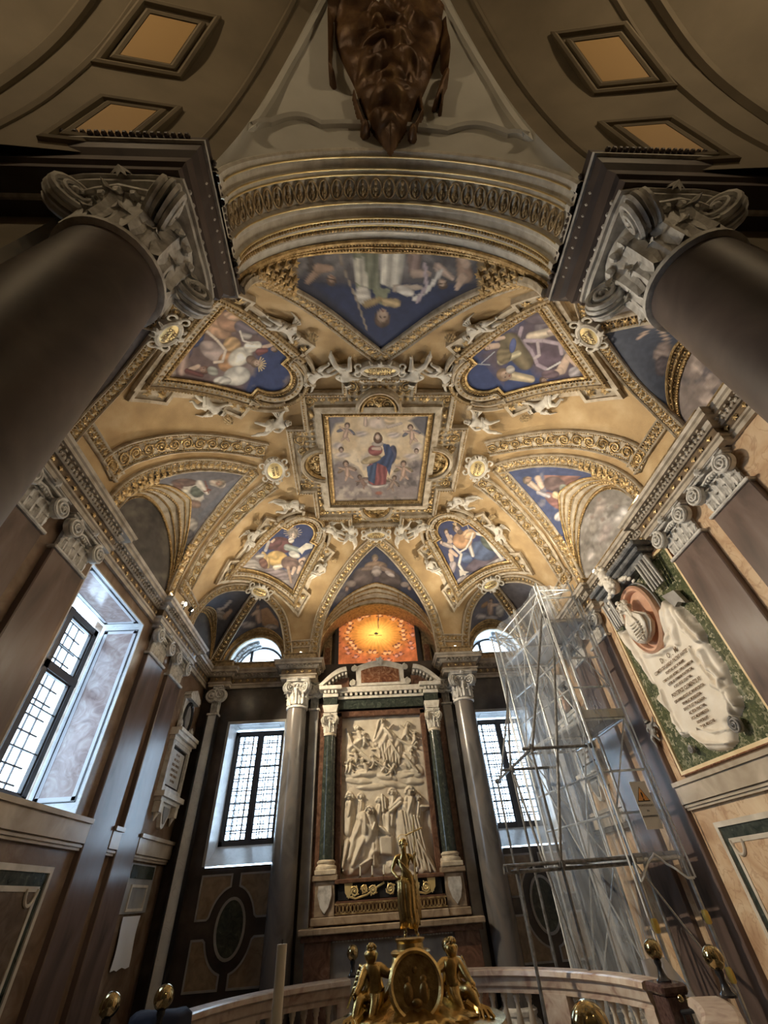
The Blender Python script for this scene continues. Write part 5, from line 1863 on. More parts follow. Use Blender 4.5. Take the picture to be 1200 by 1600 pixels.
# ------------------------------------------------------------------ entrance beams and arch
for s in (-1, 1):
    path = [(-4.05, -5.19), (-1.60, -5.19), (-1.60, -4.32), (-4.05, -4.32)]
    if s > 0: path = [(-x, y) for x, y in path][::-1]
    P = [Vector((p[0], p[1], 0)) for p in path]
    r = thing('entablature_beam', f'dark projecting beam resting on the {"left" if s < 0 else "right"} entrance column', 'beam', (s * 2.8, -4.75, 5.45), 0, 'entrance beams')
    MB().sweep(P, [ZUP] * 4, [(-.3, 5.46), (.0, 5.46), (.0, 5.56), (.03, 5.58), (.03, 5.74), (.07, 5.78), (.10, 5.88), (.12, 5.98), (-.3, 6.0)]).build('mouldings', SHAFT, r)
    x0, x1 = sorted((s * 1.62, s * 4.05))
    MB().box(x0, x1, -5.17, -4.34, 5.48, 6.0).build('soffit', SHAFT, r)
    g = MB()
    rc = [(s * 1.76, -5.02), (s * 1.76, -4.49), (s * 3.9, -4.49), (s * 3.9, -5.02)]
    Pq = [Vector((p[0], p[1], 5.48)) for p in rc]
    g.sweep(Pq, [DN] * 4, [(-.02, 0), (-.02, .02), (.0, .03), (.02, .02), (.02, 0)], closed=True)
    g.build('soffit_moulding', CAPM, r)
    e = MB()
    for (ax, ay, bx_, by) in ((s * 1.585, -5.1, s * 1.585, -4.4), (s * 1.66, -4.33, s * 3.9, -4.33)):
        a = Vector((ax, ay, 5.6)); b = Vector((bx_, by, 5.6)); L = (b - a).length
        n = int(L / .075)
        for k in range(n):
            p = a.lerp(b, (k + .5) / n)
            d = Vector((-s, 0, 0)) if abs(ax - bx_) < .01 else Vector((0, 1, 0))
            e.ball(p + d * .045 + Vector((0, 0, .22)), .026, 1, 1, 1.4, 6, 5)
            e.ball(p + d * .015 + Vector((0, 0, -.11)), .018, 1, 1, 1, 6, 5)
    for k in range(9):
        e.ball((s * 1.68, -5.0 + .06 * k, 5.475), .025, 1, 1, .8, 6, 5)
    e.build('egg_and_dart', CAPM, r)
    ln_ = MB(); bd_ = MB()
    Pl = [Vector((p.x, p.y, 5.885)) for p in P]
    ln_.sweep(Pl, [ZUP] * 4, [(.085, -.025), (.115, -.025), (.115, .02), (.085, .02)])
    ln_.build('grey_fillet', CAPM, r)
    for i_ in range(3):
        a_, b_ = P[i_], P[i_ + 1]; L_ = (b_ - a_).length; t_ = (b_ - a_).normalized(); sd_ = t_.cross(ZUP)
        for k_ in range(int(L_ / .05)): bd_.ball(a_ + t_ * (.05 * (k_ + .5)) + sd_ * .128 + Vector((0, 0, 5.955)), .024, n=6, m=4)
    bd_.build('bead_edge', SHAFT, r)

ARC_R = 1.46
r = thing('entrance_arch', 'broad moulded arch soffit with a row of leaf ovals above the entrance', 'arch', (0, -4.8, 6.0))


def arch_sweep(prof, n=64, R=ARC_R, z=6.0):
    m = MB(); k = len(prof); vs = []
    for i in range(-1, n + 2):
        a = PI * min(max(i, 0), n) / n; dz = -.10 if i in (-1, n + 1) else 0
        for (rr, y) in prof: vs.append((rr * math.cos(a), y, z + rr * math.sin(a) + dz))
    m.add(vs, [(i * k + j, i * k + j + 1, (i + 1) * k + j + 1, (i + 1) * k + j) for i in range(n + 2) for j in range(k - 1)])
    return m


arch_sweep([(1.75, -5.12), (1.46, -5.12), (1.44, -5.10), (1.44, -5.05), (1.46, -5.04), (1.46, -4.96), (1.435, -4.95), (1.435, -4.91), (1.47, -4.89), (1.47, -4.68), (1.44, -4.66), (1.44, -4.62), (1.46, -4.60), (1.46, -4.53), (1.43, -4.51), (1.43, -4.46), (1.50, -4.43), (1.50, -4.36), (1.52, -4.34), (1.56, -4.24)]).build('archivolt', STUC, r, smooth=True)
o = MB(); b = MB(); lf = MB()
NN = 31
for i in range(NN):
    a = PI * (i + .5) / NN
    c = Vector((1.462 * math.cos(a), -4.785, 6 + 1.462 * math.sin(a)))
    nn = Vector((-math.cos(a), 0, -math.sin(a))); t = Vector((-math.sin(a), 0, math.cos(a)))
    pts = [c + t * .066 * math.cos(q) + Vector((0, 1, 0)) * .088 * math.sin(q) + nn * .008 for q in np.linspace(0, 2 * PI, 14)[:-1]]
    o.tube(pts, .011, 5, closed=True)
    for q in (-.05, 0, .05): lf.ball(c + Vector((0, q, 0)) + nn * .004, .022, .9, 1.4, .8, 6, 5)
    for q in (-1, 1): lf.ball(c + Vector((0, .03, 0)) + t * q * .022, .02, .7, 1.6, .7, 6, 5)
o.build('oval_moulding', OLDGOLD, r, smooth=True)
lf.build('leaf_ornament', OLDGOLD, r, smooth=True)
for i in range(110):
    a = PI * (i + .5) / 110
    for rr, y, q in ((1.43, -4.485, .019), (1.50, -4.395, .024)):
        b.ball((rr * math.cos(a), y, 6 + rr * math.sin(a)), q, n=6, m=4)
b.build('beading', GOLD, r)
for rr, y in ((1.44, -5.075), (1.435, -4.93), (1.44, -4.64)): pass
gl = MB()
for rr, y, w_ in ((1.432, -5.05, .008), (1.43, -4.952, .008), (1.43, -4.905, .008), (1.435, -4.655, .008), (1.425, -4.512, .01), (1.492, -4.43, .01)):
    P = [Vector((rr * math.cos(a), y, 6 + rr * math.sin(a))) for a in np.linspace(0, PI, 60)]
    gl.tube(P, w_, 5)
gl.build('gilt_fillet', GOLDB, r, smooth=True)

# near wall beside the columns and above the beams
m = MB()
for s in (-1, 1):
    m.box(*sorted((s * 2.55, s * 4.3)), -4.9, -4.6, 0, 5.5)
m.box(-4.85, -4.0, -5.2, -4.2, 5.9, 9.0); m.box(4.0, 4.85, -5.2, -4.2, 5.9, 9.0)
# spandrel at the chapel side: between the arch and the front lunettes
n = 40
for (yy, k) in ((-4.27, 0), (-5.13, 1)):
    vs = []
    for i in range(n + 1):
        a = PI * i / n
        rr = 1.565 if k == 0 else 1.7
        vs.append((rr * math.cos(a), yy, 6 + rr * math.sin(a)))
        ca, sa = math.cos(a), math.sin(a)
        q = min(4.3 / max(abs(ca), 1e-6), 3.4 / max(sa, 1e-6))
        vs.append((q * ca, yy, 5.99 + q * sa))
    m.add(vs, [(2 * i, 2 * i + 1, 2 * i + 3, 2 * i + 2) for i in range(n)])
struct('wall_front', m, NAVEV)

# ------------------------------------------------------------------ vault of the hall over the viewer
GRO = [(-1.52, -5.13, 6.02), (-1.36, -5.30, 6.9), (-1.12, -5.62, 7.85), (-.70, -6.18, 8.7), (-.35, -6.65, 9.05), (0, -7.1, 9.2)]
gl_ = catmull([np.array(p) for p in GRO], 8)
gr_ = [np.array([-p[0], p[1], p[2]]) for p in gl_]
full = gl_ + gr_[::-1][1:]
n = len(full)
def arcpt(t):
    a = PI * (1 - t)
    return np.array([1.47 * math.cos(a), -5.12, 6 + 1.47 * math.sin(a)])
def webpt(t, j):
    i = t * (n - 1); i0 = min(int(i), n - 2); g = full[i0] * (1 - (i - i0)) + full[i0 + 1] * (i - i0)
    a = arcpt(t)
    p = a + (g - a) * j
    p[2] += .12 * math.sin(PI * j) * math.sin(PI * t)
    return p
PP = np.array([[webpt(t, j) for j in np.linspace(0, 1, 16)] for t in np.linspace(0, 1, 60)])
struct('trim_4', grid_mesh(PP), NAVEG, smooth='all')
# triangular moulded panel
tri = []
TC = [(.12, .70), (.19, .38), (.332, .125), (.487, .075), (.638, .10), (.80, .30), (.87, .60), (.78, .86), (.5, .97), (.22, .86)]
for a, b in zip(TC, TC[1:] + TC[:1]):
    for k in range(12): tri.append((a[0] + (b[0] - a[0]) * k / 12, a[1] + (b[1] - a[1]) * k / 12))
P = [Vector(webpt(*q)) for q in tri]
m = MB()
cen = Vector((0, -5.9, 5.5))
N = [(cen - p).normalized() for p in P]
m.sweep(P, N, [(-.035, -.02), (-.035, .04), (.0, .05), (.035, .02), (.035, -.02)], closed=True)
struct('trim_5', m, NAVEG)
gm = MB()
P2 = [P[0].lerp(P[0], 0)] + []
for q in (( .2, .36), (.8, .36), (.5, .8)):
    pass
# side webs with coffers
for s, gg in ((1, gr_), (-1, gl_)):
    def rp(i, k, off=0.0, s=s, gg=gg):
        i0 = min(int(i), len(gg) - 2); g = gg[i0] * (1 - (i - i0)) + gg[i0 + 1] * (i - i0)
        sag = -.10 * k * k
        return g + np.array([s * k * .95, -.12 * k, -.22 * k + sag + .0]) + np.array([0, 0, -off])
    L = len(gg) - 1
    PPs = np.array([[rp(i, k) for k in np.linspace(0, 4.2, 24)] for i in np.linspace(0, L, 40)])
    struct('trim_6' if s > 0 else 'trim_7', grid_mesh(PPs), NAVEV, smooth='all')
    rb = MB()
    for k0 in (.22, 1.45, 1.75, 2.6):
        Pq = [Vector(rp(i, k0)) for i in np.linspace(0, L, 30)]
        rb.tube(Pq, .03 if k0 != 1.75 else .05, 6)
    struct('trim_8' if s > 0 else 'trim_9', rb, NAVEV, smooth=True)
    for ci, (ia, ib, ka, kb) in enumerate(((2.3, 7.6, .70, 1.02), (14.3, 18.6, .90, 1.28), (25.5, 30, 1.05, 1.45))):
        i0 = ia
        r = thing('coffer', f'square coffer with peach centre in the hall vault, {["lowest", "middle", "highest"][ci]} on the {"right" if s > 0 else "left"}', 'coffer', tuple(rp(i0 + 2, (ka + kb) / 2)), 0, 'coffers of the hall vault')
        for (nm, a, h_, mt) in (('outer_moulding', .12, .03, NAVEV), ('inner_moulding', .03, .03, NAVEV)):
            q = [(ia - 9 * a, ka - a), (ia - 9 * a, kb + a), (ib + 9 * a, kb + a), (ib + 9 * a, ka - a)]
            P = [Vector(rp(*z)) for z in q]
            nn = (P[1] - P[0]).cross(P[3] - P[0]).normalized()
            if nn.z > 0: nn = -nn
            MB().sweep(P, [nn] * 4, [(-.02, -.02), (-.02, h_), (.0, h_ + .01), (.02, h_), (.02, -.02)], closed=True).build(nm, mt, r)
        q = [(ia, ka), (ia, kb), (ib, kb), (ib, ka)]
        P = [Vector(rp(*z)) + nn * .03 for z in q]
        MB().add(P, [(0, 1, 2, 3)]).build('peach_field', PEACH, r)
# outer shell of the hall
m = MB()
m.box(-4.9, -4.6, -10, -5.1, 0, 9.8); m.box(4.6, 4.9, -10, -5.1, 0, 9.8); m.box(-4.9, 4.9, -10.2, -10, 0, 9.8); m.box(-4.9, 4.9, -10.2, -4.2, 9.6, 9.8)
struct('wall_hall', m, NAVEV)

# ------------------------------------------------------------------ lamps
def lantern(loc, label, watts):  # lantern added out of view to light the hall vault and arch soffit
    r = thing('added_lantern', label, 'lantern', loc, 0, 'added lanterns of the hall')
    MB().lathe([(.02, .42), (.10, .36), (.13, .30), (.13, .28), (.04, .27)], n=12).build('crown', BRASS, r, local=True)
    c = MB()
    for i in range(6):
        a = i * PI / 3
        c.cone((.12 * math.cos(a), .12 * math.sin(a), .28), (.09 * math.cos(a), .09 * math.sin(a), 0), .006, n=6)
    c.lathe([(.09, 0), (.1, .01), (.05, -.03), (.01, -.08)], n=12)
    c.build('cage', BRASS, r, local=True)
    MB().cone((0, 0, .42), (0, 0, 1.1), .008, n=6).build('chain', IRON, r, local=True)
    MB().ball((0, 0, .14), .055).build('bulb', mat('warm_bulb', (1, .8, .5), .5, emis=(1, .72, .4), estr=14), r, local=True, smooth=True)
    l = bpy.data.lights.new('added_fill_light', 'POINT'); l.energy = watts; l.color = (1, .76, .47); l.shadow_soft_size = .09
    o = bpy.data.objects.new('added_fill_light', l); COL.objects.link(o); o.parent = r; o.location = (0, 0, .14)
lantern((-2.9, -7.9, 7.1), 'added unseen brass lantern far back on the left of the hall', LAMP_HALL_FILL)
lantern((2.9, -7.9, 7.1), 'added unseen brass lantern far back on the right of the hall', LAMP_HALL_FILL)


def floodlight(loc, target, label, watts, col=(1, .86, .64), spot=2.6):
    r = thing('floodlight', label, 'lamp', loc, 0, 'small floodlights on the cornice')
    d = (Vector(target) - Vector(loc)).normalized()
    q = d.to_track_quat('Z', 'Y').to_matrix().to_4x4()
    h = MB().bbox(-.05, .05, -.035, .035, -.05, .02, .008)
    h.v = [tuple(q @ Vector(v)) for v in h.v]
    h.build('housing', IRON, r, local=True)
    MB().box(-.015, .015, -.015, .015, -.12, 0).build('bracket', IRON, r, local=True)
    f = MB().lathe([(.034, .022), (.03, .026)], n=14); f.v = [tuple(q @ Vector(v)) for v in f.v]
    f.build('lens', FLOODM, r, local=True)
    l = bpy.data.lights.new('floodlight_beam', 'SPOT'); l.energy = watts; l.color = col; l.spot_size = spot; l.spot_blend = .6; l.shadow_soft_size = .05
    o = bpy.data.objects.new('floodlight_beam', l); COL.objects.link(o); o.parent = r
    o.location = d * .05
    o.rotation_euler = (-d).to_track_quat('Z', 'Y').to_euler()


FLOODM = mat('lamp_lens', (1, .9, .7), .4, emis=(1, .82, .55), estr=40)
floodlight((-3.74, 1.36, 5.98), (4.05, -.5, 4.1), 'small lit floodlight on the left cornice beyond the dark lunette', LAMP_WALL, spot=1.5, col=(1, .84, .62))
floodlight((-3.95, -1.25, 5.93), (.6, -.6, 8.4), 'small floodlight behind the left cornice on the near side of the lunette', LAMP_VAULT)
floodlight((-3.95, 1.15, 5.93), (.6, .8, 8.4), 'small floodlight behind the left cornice on the far side of the lunette', LAMP_VAULT)
floodlight((3.95, -1.25, 5.93), (-.6, -.6, 8.4), 'small floodlight behind the right cornice on the near side of the lunette', LAMP_VAULT)
floodlight((3.95, .6, 5.93), (-.6, .8, 8.4), 'small floodlight behind the right cornice on the far side of the lunette', LAMP_VAULT)
floodlight((-3.70, 1.62, 6.0), (.1, 4.2, 3.3), 'small floodlight on the left cornice aimed at the altar relief', 430, spot=1.0, col=(1, .82, .56))
for sx in (-1, 1):  # floodlights added on beams and over end wall columns to brighten the vault
    floodlight((sx * 3.3, -4.42, 6.08), (sx * .5, 1.8, 8.0), f'added unseen small floodlight on top of the {"left" if sx < 0 else "right"} entrance beam', LAMP_VAULT * 1.6)
    floodlight((sx * 1.86, 3.9, 6.06), (sx * .2, -2.2, 8.4), f'added small floodlight above the {"left" if sx < 0 else "right"} end wall column', LAMP_VAULT * 1.5)
# ------------------------------------------------------------------ side wall panels, ledges, plaque
def onwall(side):
    """frame on a side wall: f(y, z, d) with d = distance into the room"""
    X = side * XW
    return lambda y, z, d: (X - side * d, y, z)


def wbox(mb, side, y0, y1, z0, z1, d0, d1):
    xs = sorted((side * XW - side * d0, side * XW - side * d1))
    return mb.box(xs[0], xs[1], y0, y1, z0, z1)


def wframe(mb, side, y0, y1, z0, z1, w, d0, d1):
    wbox(mb, side, y0, y0 + w, z0, z1, d0, d1); wbox(mb, side, y1 - w, y1, z0, z1, d0, d1)
    wbox(mb, side, y0 + w, y1 - w, z0, z0 + w, d0, d1); wbox(mb, side, y0 + w, y1 - w, z1 - w, z1, d0, d1)


BORD = mat('cream_border_marble', (.62, .56, .46), .3, stops=[(.3, (.5, .44, .35)), (.7, (.7, .64, .54))], scale=5)
for side, sn in ((-1, 'left'), (1, 'right')):
    for (y0, y1, t) in ((-1.10, 1.10, 'below the ' + ('large window' if side < 0 else 'sculpted monument')), (1.77, 2.05, 'between the two far pilasters'), (2.71, 4.22, 'in the back corner'), (-2.01, -1.77, 'between the two near pilasters')):
        m = MB(); wbox(m, side, y0, y1, 2.40, 2.64, 0, .09); wbox(m, side, y0, y1, 2.60, 2.65, 0, .12); wbox(m, side, y0, y1, 2.33, 2.40, 0, .05); wbox(m, side, y0, y1, 2.36, 2.385, 0, .07)
        solo('wall_ledge', m, LEDGE, f'beige stone ledge on the {sn} wall {t}', 'ledge', 'stone ledges of the side walls')
    r = thing('inlaid_wall_panel', f'large inlaid dado panel with green band on the {sn} wall under the ledge', 'wall panel', (side * XW, -.1, .45), 0, 'inlaid dado panels')
    g = MB(); wbox(g, side, -.98, .74, .45, 2.16, 0, .012); g.build('green_band', GREEND, r)
    b = MB(); wframe(b, side, -.98, .74, .45, 2.16, .055, .012, .03); wframe(b, side, -.83, .59, .62, 1.99, .045, .014, .03); b.build('border', BORD, r)
    t = MB(); wbox(t, side, -.79, .55, .66, 1.95, .012, .02); t.build('field', DADO_SHADED if side < 0 else TAN, r)
    s_ = MB()
    for (cy, cz) in ((.47, 1.87), (-.71, 1.87)):
        f = onwall(side)
        pts = [f(cy + .10 * math.cos(a), cz + .1 + -.14 * abs(math.sin(a)) * 1.0, .03) for a in np.linspace(0, PI, 14)]
        s_.tube(pts, .018, 6)
    s_.build('corner_scroll', BORD, r)

r = thing('monument_backing', 'tall green marble slab with yellow border behind the right wall monument', 'marble slab', (XW, -.11, 2.7))
m = MB(); wbox(m, 1, -1.06, .85, 2.75, 5.22, 0, .02); m.build('green_slab', GREEN, r)
m = MB(); wframe(m, 1, -1.11, .90, 2.70, 5.27, .05, .0, .05); m.build('yellow_border', YELB, r)
m = MB(); wframe(m, 1, -1.115, .905, 2.695, 5.275, .012, .0, .055); m.build('dark_fillet', REDM, r)

# ---- sculpted monument on the right wall
MON = thing('wall_monument', 'white marble drapery monument with oval portrait and carved inscription on the right wall', 'monument', (XW, -.1, 2.8))


def relief_from(painter, P00, U, V, nu, nv, N, thr=None, name='relief', mt=None, parent=None, base=0.0, hs=1.0):
    """plane grid P00 + u*U + v*V; painter gives height by photo position; N*h raises it"""
    P00 = np.array(P00, float); U = np.array(U, float); V = np.array(V, float); N = np.array(N, float)
    uu, vv = np.meshgrid(np.linspace(0, 1, nu), np.linspace(0, 1, nv), indexing='ij')
    PP = P00 + uu[..., None] * U + vv[..., None] * V
    x, y = px(PP.reshape(-1, 3))
    s = painter(x, y)
    h = s.h.reshape(nu, nv) * hs
    Q = PP + N * (h[..., None] + base)
    mb = MB()
    mb.v = Q.reshape(-1, 3).tolist()
    k = 0
    for i in range(nu - 1):
        for j in range(nv - 1):
            if thr is not None and max(h[i, j], h[i + 1, j], h[i, j + 1], h[i + 1, j + 1]) < thr: continue
            mb.f.append((i * nv + j, i * nv + j + 1, (i + 1) * nv + j + 1, (i + 1) * nv + j))
    if thr is not None:
        used = sorted(set(q for f in mb.f for q in f)); mp = {q: i for i, q in enumerate(used)}
        mb.v = [mb.v[q] for q in used]; mb.f = [tuple(mp[q] for q in f) for f in mb.f]
    return mb.build(name, mt, parent, smooth='all')


def p_drape(x, y):
    s = Pic(x, y, 860, 920, .28333)
    H = .075
    out = [(385, 235), (420, 228), (480, 270), (540, 330), (570, 350), (640, 330), (660, 250), (620, 130), (640, 62), (680, 80), (730, 100), (800, 160), (862, 250), (872, 300), (930, 370), (978, 430), (992, 480), (1010, 530), (1058, 600), (1072, 650), (1048, 700), (1000, 730), (1030, 790), (1040, 840), (1000, 885), (950, 895), (880, 885), (800, 800), (740, 820), (705, 775), (700, 740), (690, 680), (625, 610), (600, 540), (530, 430), (450, 330), (415, 280)]
    s.poly(out, (1, 1, 1), soft=7, h=H)
    base = s.h.copy()
    def add(m, amp):  # only inside the cloth
        s.h = np.where(base > 0, s.h + m * amp, s.h)
    # raised rolls along the edges and hanging folds
    t = Pic(x, y, 860, 920, .28333)
    for a in (((655, 80), (700, 200), (735, 300), 30), ((700, 100), (780, 230), (850, 290), 20), ((730, 120), (840, 240), (870, 290), 12), ((640, 130), (665, 260), (630, 340), 26),
              ((860, 350), (920, 440), (975, 490), 22), ((800, 330), (860, 420), (930, 500), 14), ((930, 520), (1000, 560), (1060, 640), 22), ((960, 500), (1010, 600), (1040, 690), 14),
              ((430, 260), (520, 390), (590, 520), 16), ((400, 240), (470, 330), (560, 470), 10), ((610, 590), (680, 660), (712, 740), 12), ((640, 560), (700, 700), (760, 790), 10), ((800, 800), (900, 850), (1010, 850), 12), ((560, 360), (640, 350), (700, 320), 22), ((850, 760), (940, 790), (1020, 770), 10)):
        t.cap(*a[0], *a[1], a[3], a[3] * .8, h=.05, folds=3); t.cap(*a[1], *a[2], a[3] * .9, a[3] * .5, h=.045, folds=3)
    add(t.h, 1.0)
    n = fbm(s.x * .018, s.y * .018)
    edge = np.clip((s.h - H * .9) / .04, 0, 1)
    s.h = np.where(base > 0, s.h + edge * (n - .5) * .05, s.h)
    return s


relief_from(p_drape, (XW - .02, .95, 2.72), (0, -1.95, 0), (0, 0, 2.6), 150, 200, (-1, 0, 0), thr=.004, name='marble_drapery', mt=RELM if False else mat('ivory_drapery_marble', (.82, .76, .66), .4, stops=[(.3, (.74, .66, .54)), (.7, (.86, .8, .7))], scale=4, bump=.06, bscale=40), parent=MON)
# oval niche with portrait bust
oc = np.array([XW - .1, .0, 4.64])
def oval(rr, d, n=40): return [Vector((XW - d, rr * .37 * math.cos(a), oc[2] + rr * .49 * math.sin(a))) for a in np.linspace(0, 2 * PI, n + 1)[:-1]]
PINKF = mat('peach_marble_frame', (.62, .36, .24), .3, stops=[(.3, (.52, .28, .18)), (.7, (.7, .45, .32))], scale=5)
f = MB(); f.sweep(oval(1.0, .05), [Vector((-1, 0, 0))] * 40, [(-.045, 0), (-.045, .1), (-.015, .13), (.0, .1), (.03, .1), (.05, .06), (.05, 0)], closed=True)
fo = f.build('oval_frame', PINKF, MON, smooth=True)
b_ = MB(); P = oval(.97, .06); b_.add([Vector((XW - .055, 0, oc[2]))] + P, [(0, 1 + i, 1 + (i + 1) % 40) for i in range(40)])
b_.build('oval_field', PINKF, fo)
MB().sweep(oval(1.17, .04), [Vector((-1, 0, 0))] * 40, [(-.012, 0), (-.012, .04), (.012, .04), (.012, 0)], closed=True).build('dark_rim', GREYM, fo)


def skin_mesh(nodes, edges, sub=2):
    me = bpy.data.meshes.new('t'); me.from_pydata([n[0] for n in nodes], edges, [])
    o = bpy.data.objects.new('t', me); COL.objects.link(o)
    o.modifiers.new('s', 'SKIN'); o.modifiers.new('u', 'SUBSURF').levels = sub
    for i, n in enumerate(nodes):
        r = n[1] if isinstance(n[1], (tuple, list)) else (n[1], n[1])
        me.skin_vertices[0].data[i].radius = r
    me.skin_vertices[0].data[0].use_root = True
    dg = bpy.context.evaluated_depsgraph_get(); dg.update()
    ev = o.evaluated_get(dg).to_mesh()
    mb = MB(); mb.v = [tuple(v.co) for v in ev.vertices]; mb.f = [tuple(p.vertices) for p in ev.polygons]
    o.evaluated_get(dg).to_mesh_clear()
    bpy.data.objects.remove(o); bpy.data.meshes.remove(me)
    return mb


def human(J, k=1.0, r=1.0, head=True):
    """one continuous body. J: joints pelvis chest neck head, shL elL haL, shR elR haR, hipL knL ftL toL ..."""
    R = dict(pelvis=.085, waist=.072, chest=.098, neck=.036, head=.062, crown=.05, sh=.045, el=.032, wr=.024, ha=.026, hip=.066, kn=.044, an=.028, to=.022)
    names = list(J.keys()); nodes = []
    for n in names:
        b = n.rstrip('LR') if n not in ('pelvis',) else n
        nodes.append(((Vector(J[n]) * k)[:], R.get(b, .03) * r * k))
    E_ = [('pelvis', 'waist'), ('waist', 'chest'), ('chest', 'neck'), ('neck', 'head'), ('head', 'crown')]
    for s in 'LR': E_ += [('chest', 'sh' + s), ('sh' + s, 'el' + s), ('el' + s, 'wr' + s), ('wr' + s, 'ha' + s), ('pelvis', 'hip' + s), ('hip' + s, 'kn' + s), ('kn' + s, 'an' + s), ('an' + s, 'to' + s)]
    ix = {n: i for i, n in enumerate(names)}
    mb = skin_mesh(nodes, [(ix[a], ix[b]) for a, b in E_ if a in ix and b in ix])
    # fingers and face
    for s in 'LR':
        if 'ha' + s in J:
            h = Vector(J['ha' + s]) * k; w = Vector(J['wr' + s]) * k; d = (h - w).normalized(); sd = d.orthogonal().normalized()
            for q in range(4): mb.tube([h + sd * (q - 1.5) * .011 * k, h + sd * (q - 1.5) * .015 * k + d * (.04 - .005 * abs(q - 1.5)) * k], .006 * k * r, 5)
            mb.tube([h - d * .01 * k + sd * .022 * k, h + sd * .042 * k + d * .015 * k], .0065 * k * r, 5)
    return mb


def hair_cap(J, k, fwd, r=1.0):
    h = MB(); c = Vector(J['crown']) * k; hd = Vector(J['head']) * k; fwd = Vector(fwd).normalized()
    rnd = random.Random(5)
    up = (c - hd).normalized()
    for i in range(34):
        v = Vector((rnd.gauss(0, 1), rnd.gauss(0, 1), rnd.gauss(0, 1))).normalized()
        if v.dot(fwd) > .35 and v.dot(up) < .55: continue
        if v.dot(up) < -.7: continue
        h.ball(hd.lerp(c, .5) + v * .066 * k * r, .02 * k * r, n=6, m=5)
    # face: nose, brow, lips, eyes
    f = MB(); fc = hd.lerp(c, .35); sd = up.cross(fwd).normalized()
    f.cone(fc + fwd * .058 * k * r + up * .012 * k, fc + fwd * .078 * k * r - up * .012 * k, .005 * k, .010 * k, 6)
    for q in (-1, 1):
        f.ball(fc + fwd * .055 * k * r + sd * q * .022 * k + up * .012 * k, .009 * k, n=6, m=5)
        f.ball(fc + sd * q * .064 * k * r, .014 * k, .5, 1, 1.3, n=6, m=5)
    f.ball(fc + fwd * .058 * k * r - up * .03 * k, .012 * k, 1.3, 1, .5, n=6, m=5)
    return h, f


def folds_cloth(mb, rings, n=48, nf=9, amp=.16, seed=0, open_=False):
    """cloth around a body: rings = [(centre, rx, ry)]"""
    vs = []
    for j, (c, rx, ry) in enumerate(rings):
        for i in range(n):
            a = 2 * PI * i / n
            w = 1 + amp * math.sin(nf * a + seed + .5 * math.sin(j * .7 + a)) * (.35 + .65 * j / (len(rings) - 1)) + amp * .5 * math.sin((nf * 2 + 1) * a + j * .3)
            vs.append((c[0] + rx * w * math.cos(a), c[1] + ry * w * math.sin(a), c[2] + .01 * math.sin(3 * a + seed)))
    fs = [(j * n + i, j * n + (i + 1) % n, (j + 1) * n + (i + 1) % n, (j + 1) * n + i) for j in range(len(rings) - 1) for i in range(n)]
    if not open_: fs += [tuple(range(n)), tuple(range((len(rings) - 1) * n, len(rings) * n))]
    return mb.add(vs, fs)


IVORY = mat('ivory_marble', (.80, .75, .66), .42, stops=[(.3, (.7, .64, .54)), (.7, (.84, .79, .7))], scale=6)
# bust: wigged man looking down to the left of the niche
bst = MB()
bc = Vector((XW - .2, .02, 4.52))
rings = [(bc + Vector((0, 0, -.24)), .04, .07), (bc + Vector((0, 0, -.17)), .09, .18), (bc + Vector((0, 0, -.05)), .11, .26), (bc + Vector((-.01, .0, .07)), .11, .25), (bc + Vector((-.02, .02, .19)), .08, .12), (bc + Vector((-.03, .03, .24)), .05, .06)]
folds_cloth(bst, rings, 72, 11, .2, 1)
for k_ in range(6): bst.tube([bc + Vector((-.09 - .01 * k_, .12 - .02 * k_, .12 - .03 * k_)), bc + Vector((-.14, .0, .03 - .05 * k_)), bc + Vector((-.10, -.16, .02 - .04 * k_))], .016, 6, taper=[.6, 1.2, .5])
bo = bst.build('bust', IVORY, MON, smooth='all')
hd = MB(); hc = bc + Vector((-.07, .07, .36))
hd.ball(hc, .088, .95, .85, 1.15, 16, 12); hd.cone(hc + Vector((-.07, .01, .02)), hc + Vector((-.105, .02, -.02)), .008, .018, 8); hd.ball(hc + Vector((-.07, .01, -.06)), .03, 1, 1.2, .8)
for q in (-1, 1): hd.ball(hc + Vector((-.078, q * .032, .022)), .012)
hd.cone(bc + Vector((-.03, .03, .2)), hc + Vector((0, 0, -.05)), .05, .045, 12)
hd.build('head', IVORY, bo, smooth=True)
wg = MB(); rnd = random.Random(2)
for i in range(90):
    v = Vector((rnd.gauss(0, 1), rnd.gauss(0, 1), rnd.gauss(0, 1))).normalized()
    if v.x < -.35 and v.z < .55: continue
    if v.z < -.8: continue
    wg.ball(hc + Vector((.01, 0, .02)) + v * .1, .026, n=7, m=5)
for q in (-1, 1):
    for i in range(7): wg.ball(hc + Vector((-.01, q * (.1 + .005 * i), -.03 - .026 * i)), .026, n=7, m=5)
wg.build('wig', IVORY, bo, smooth=True)
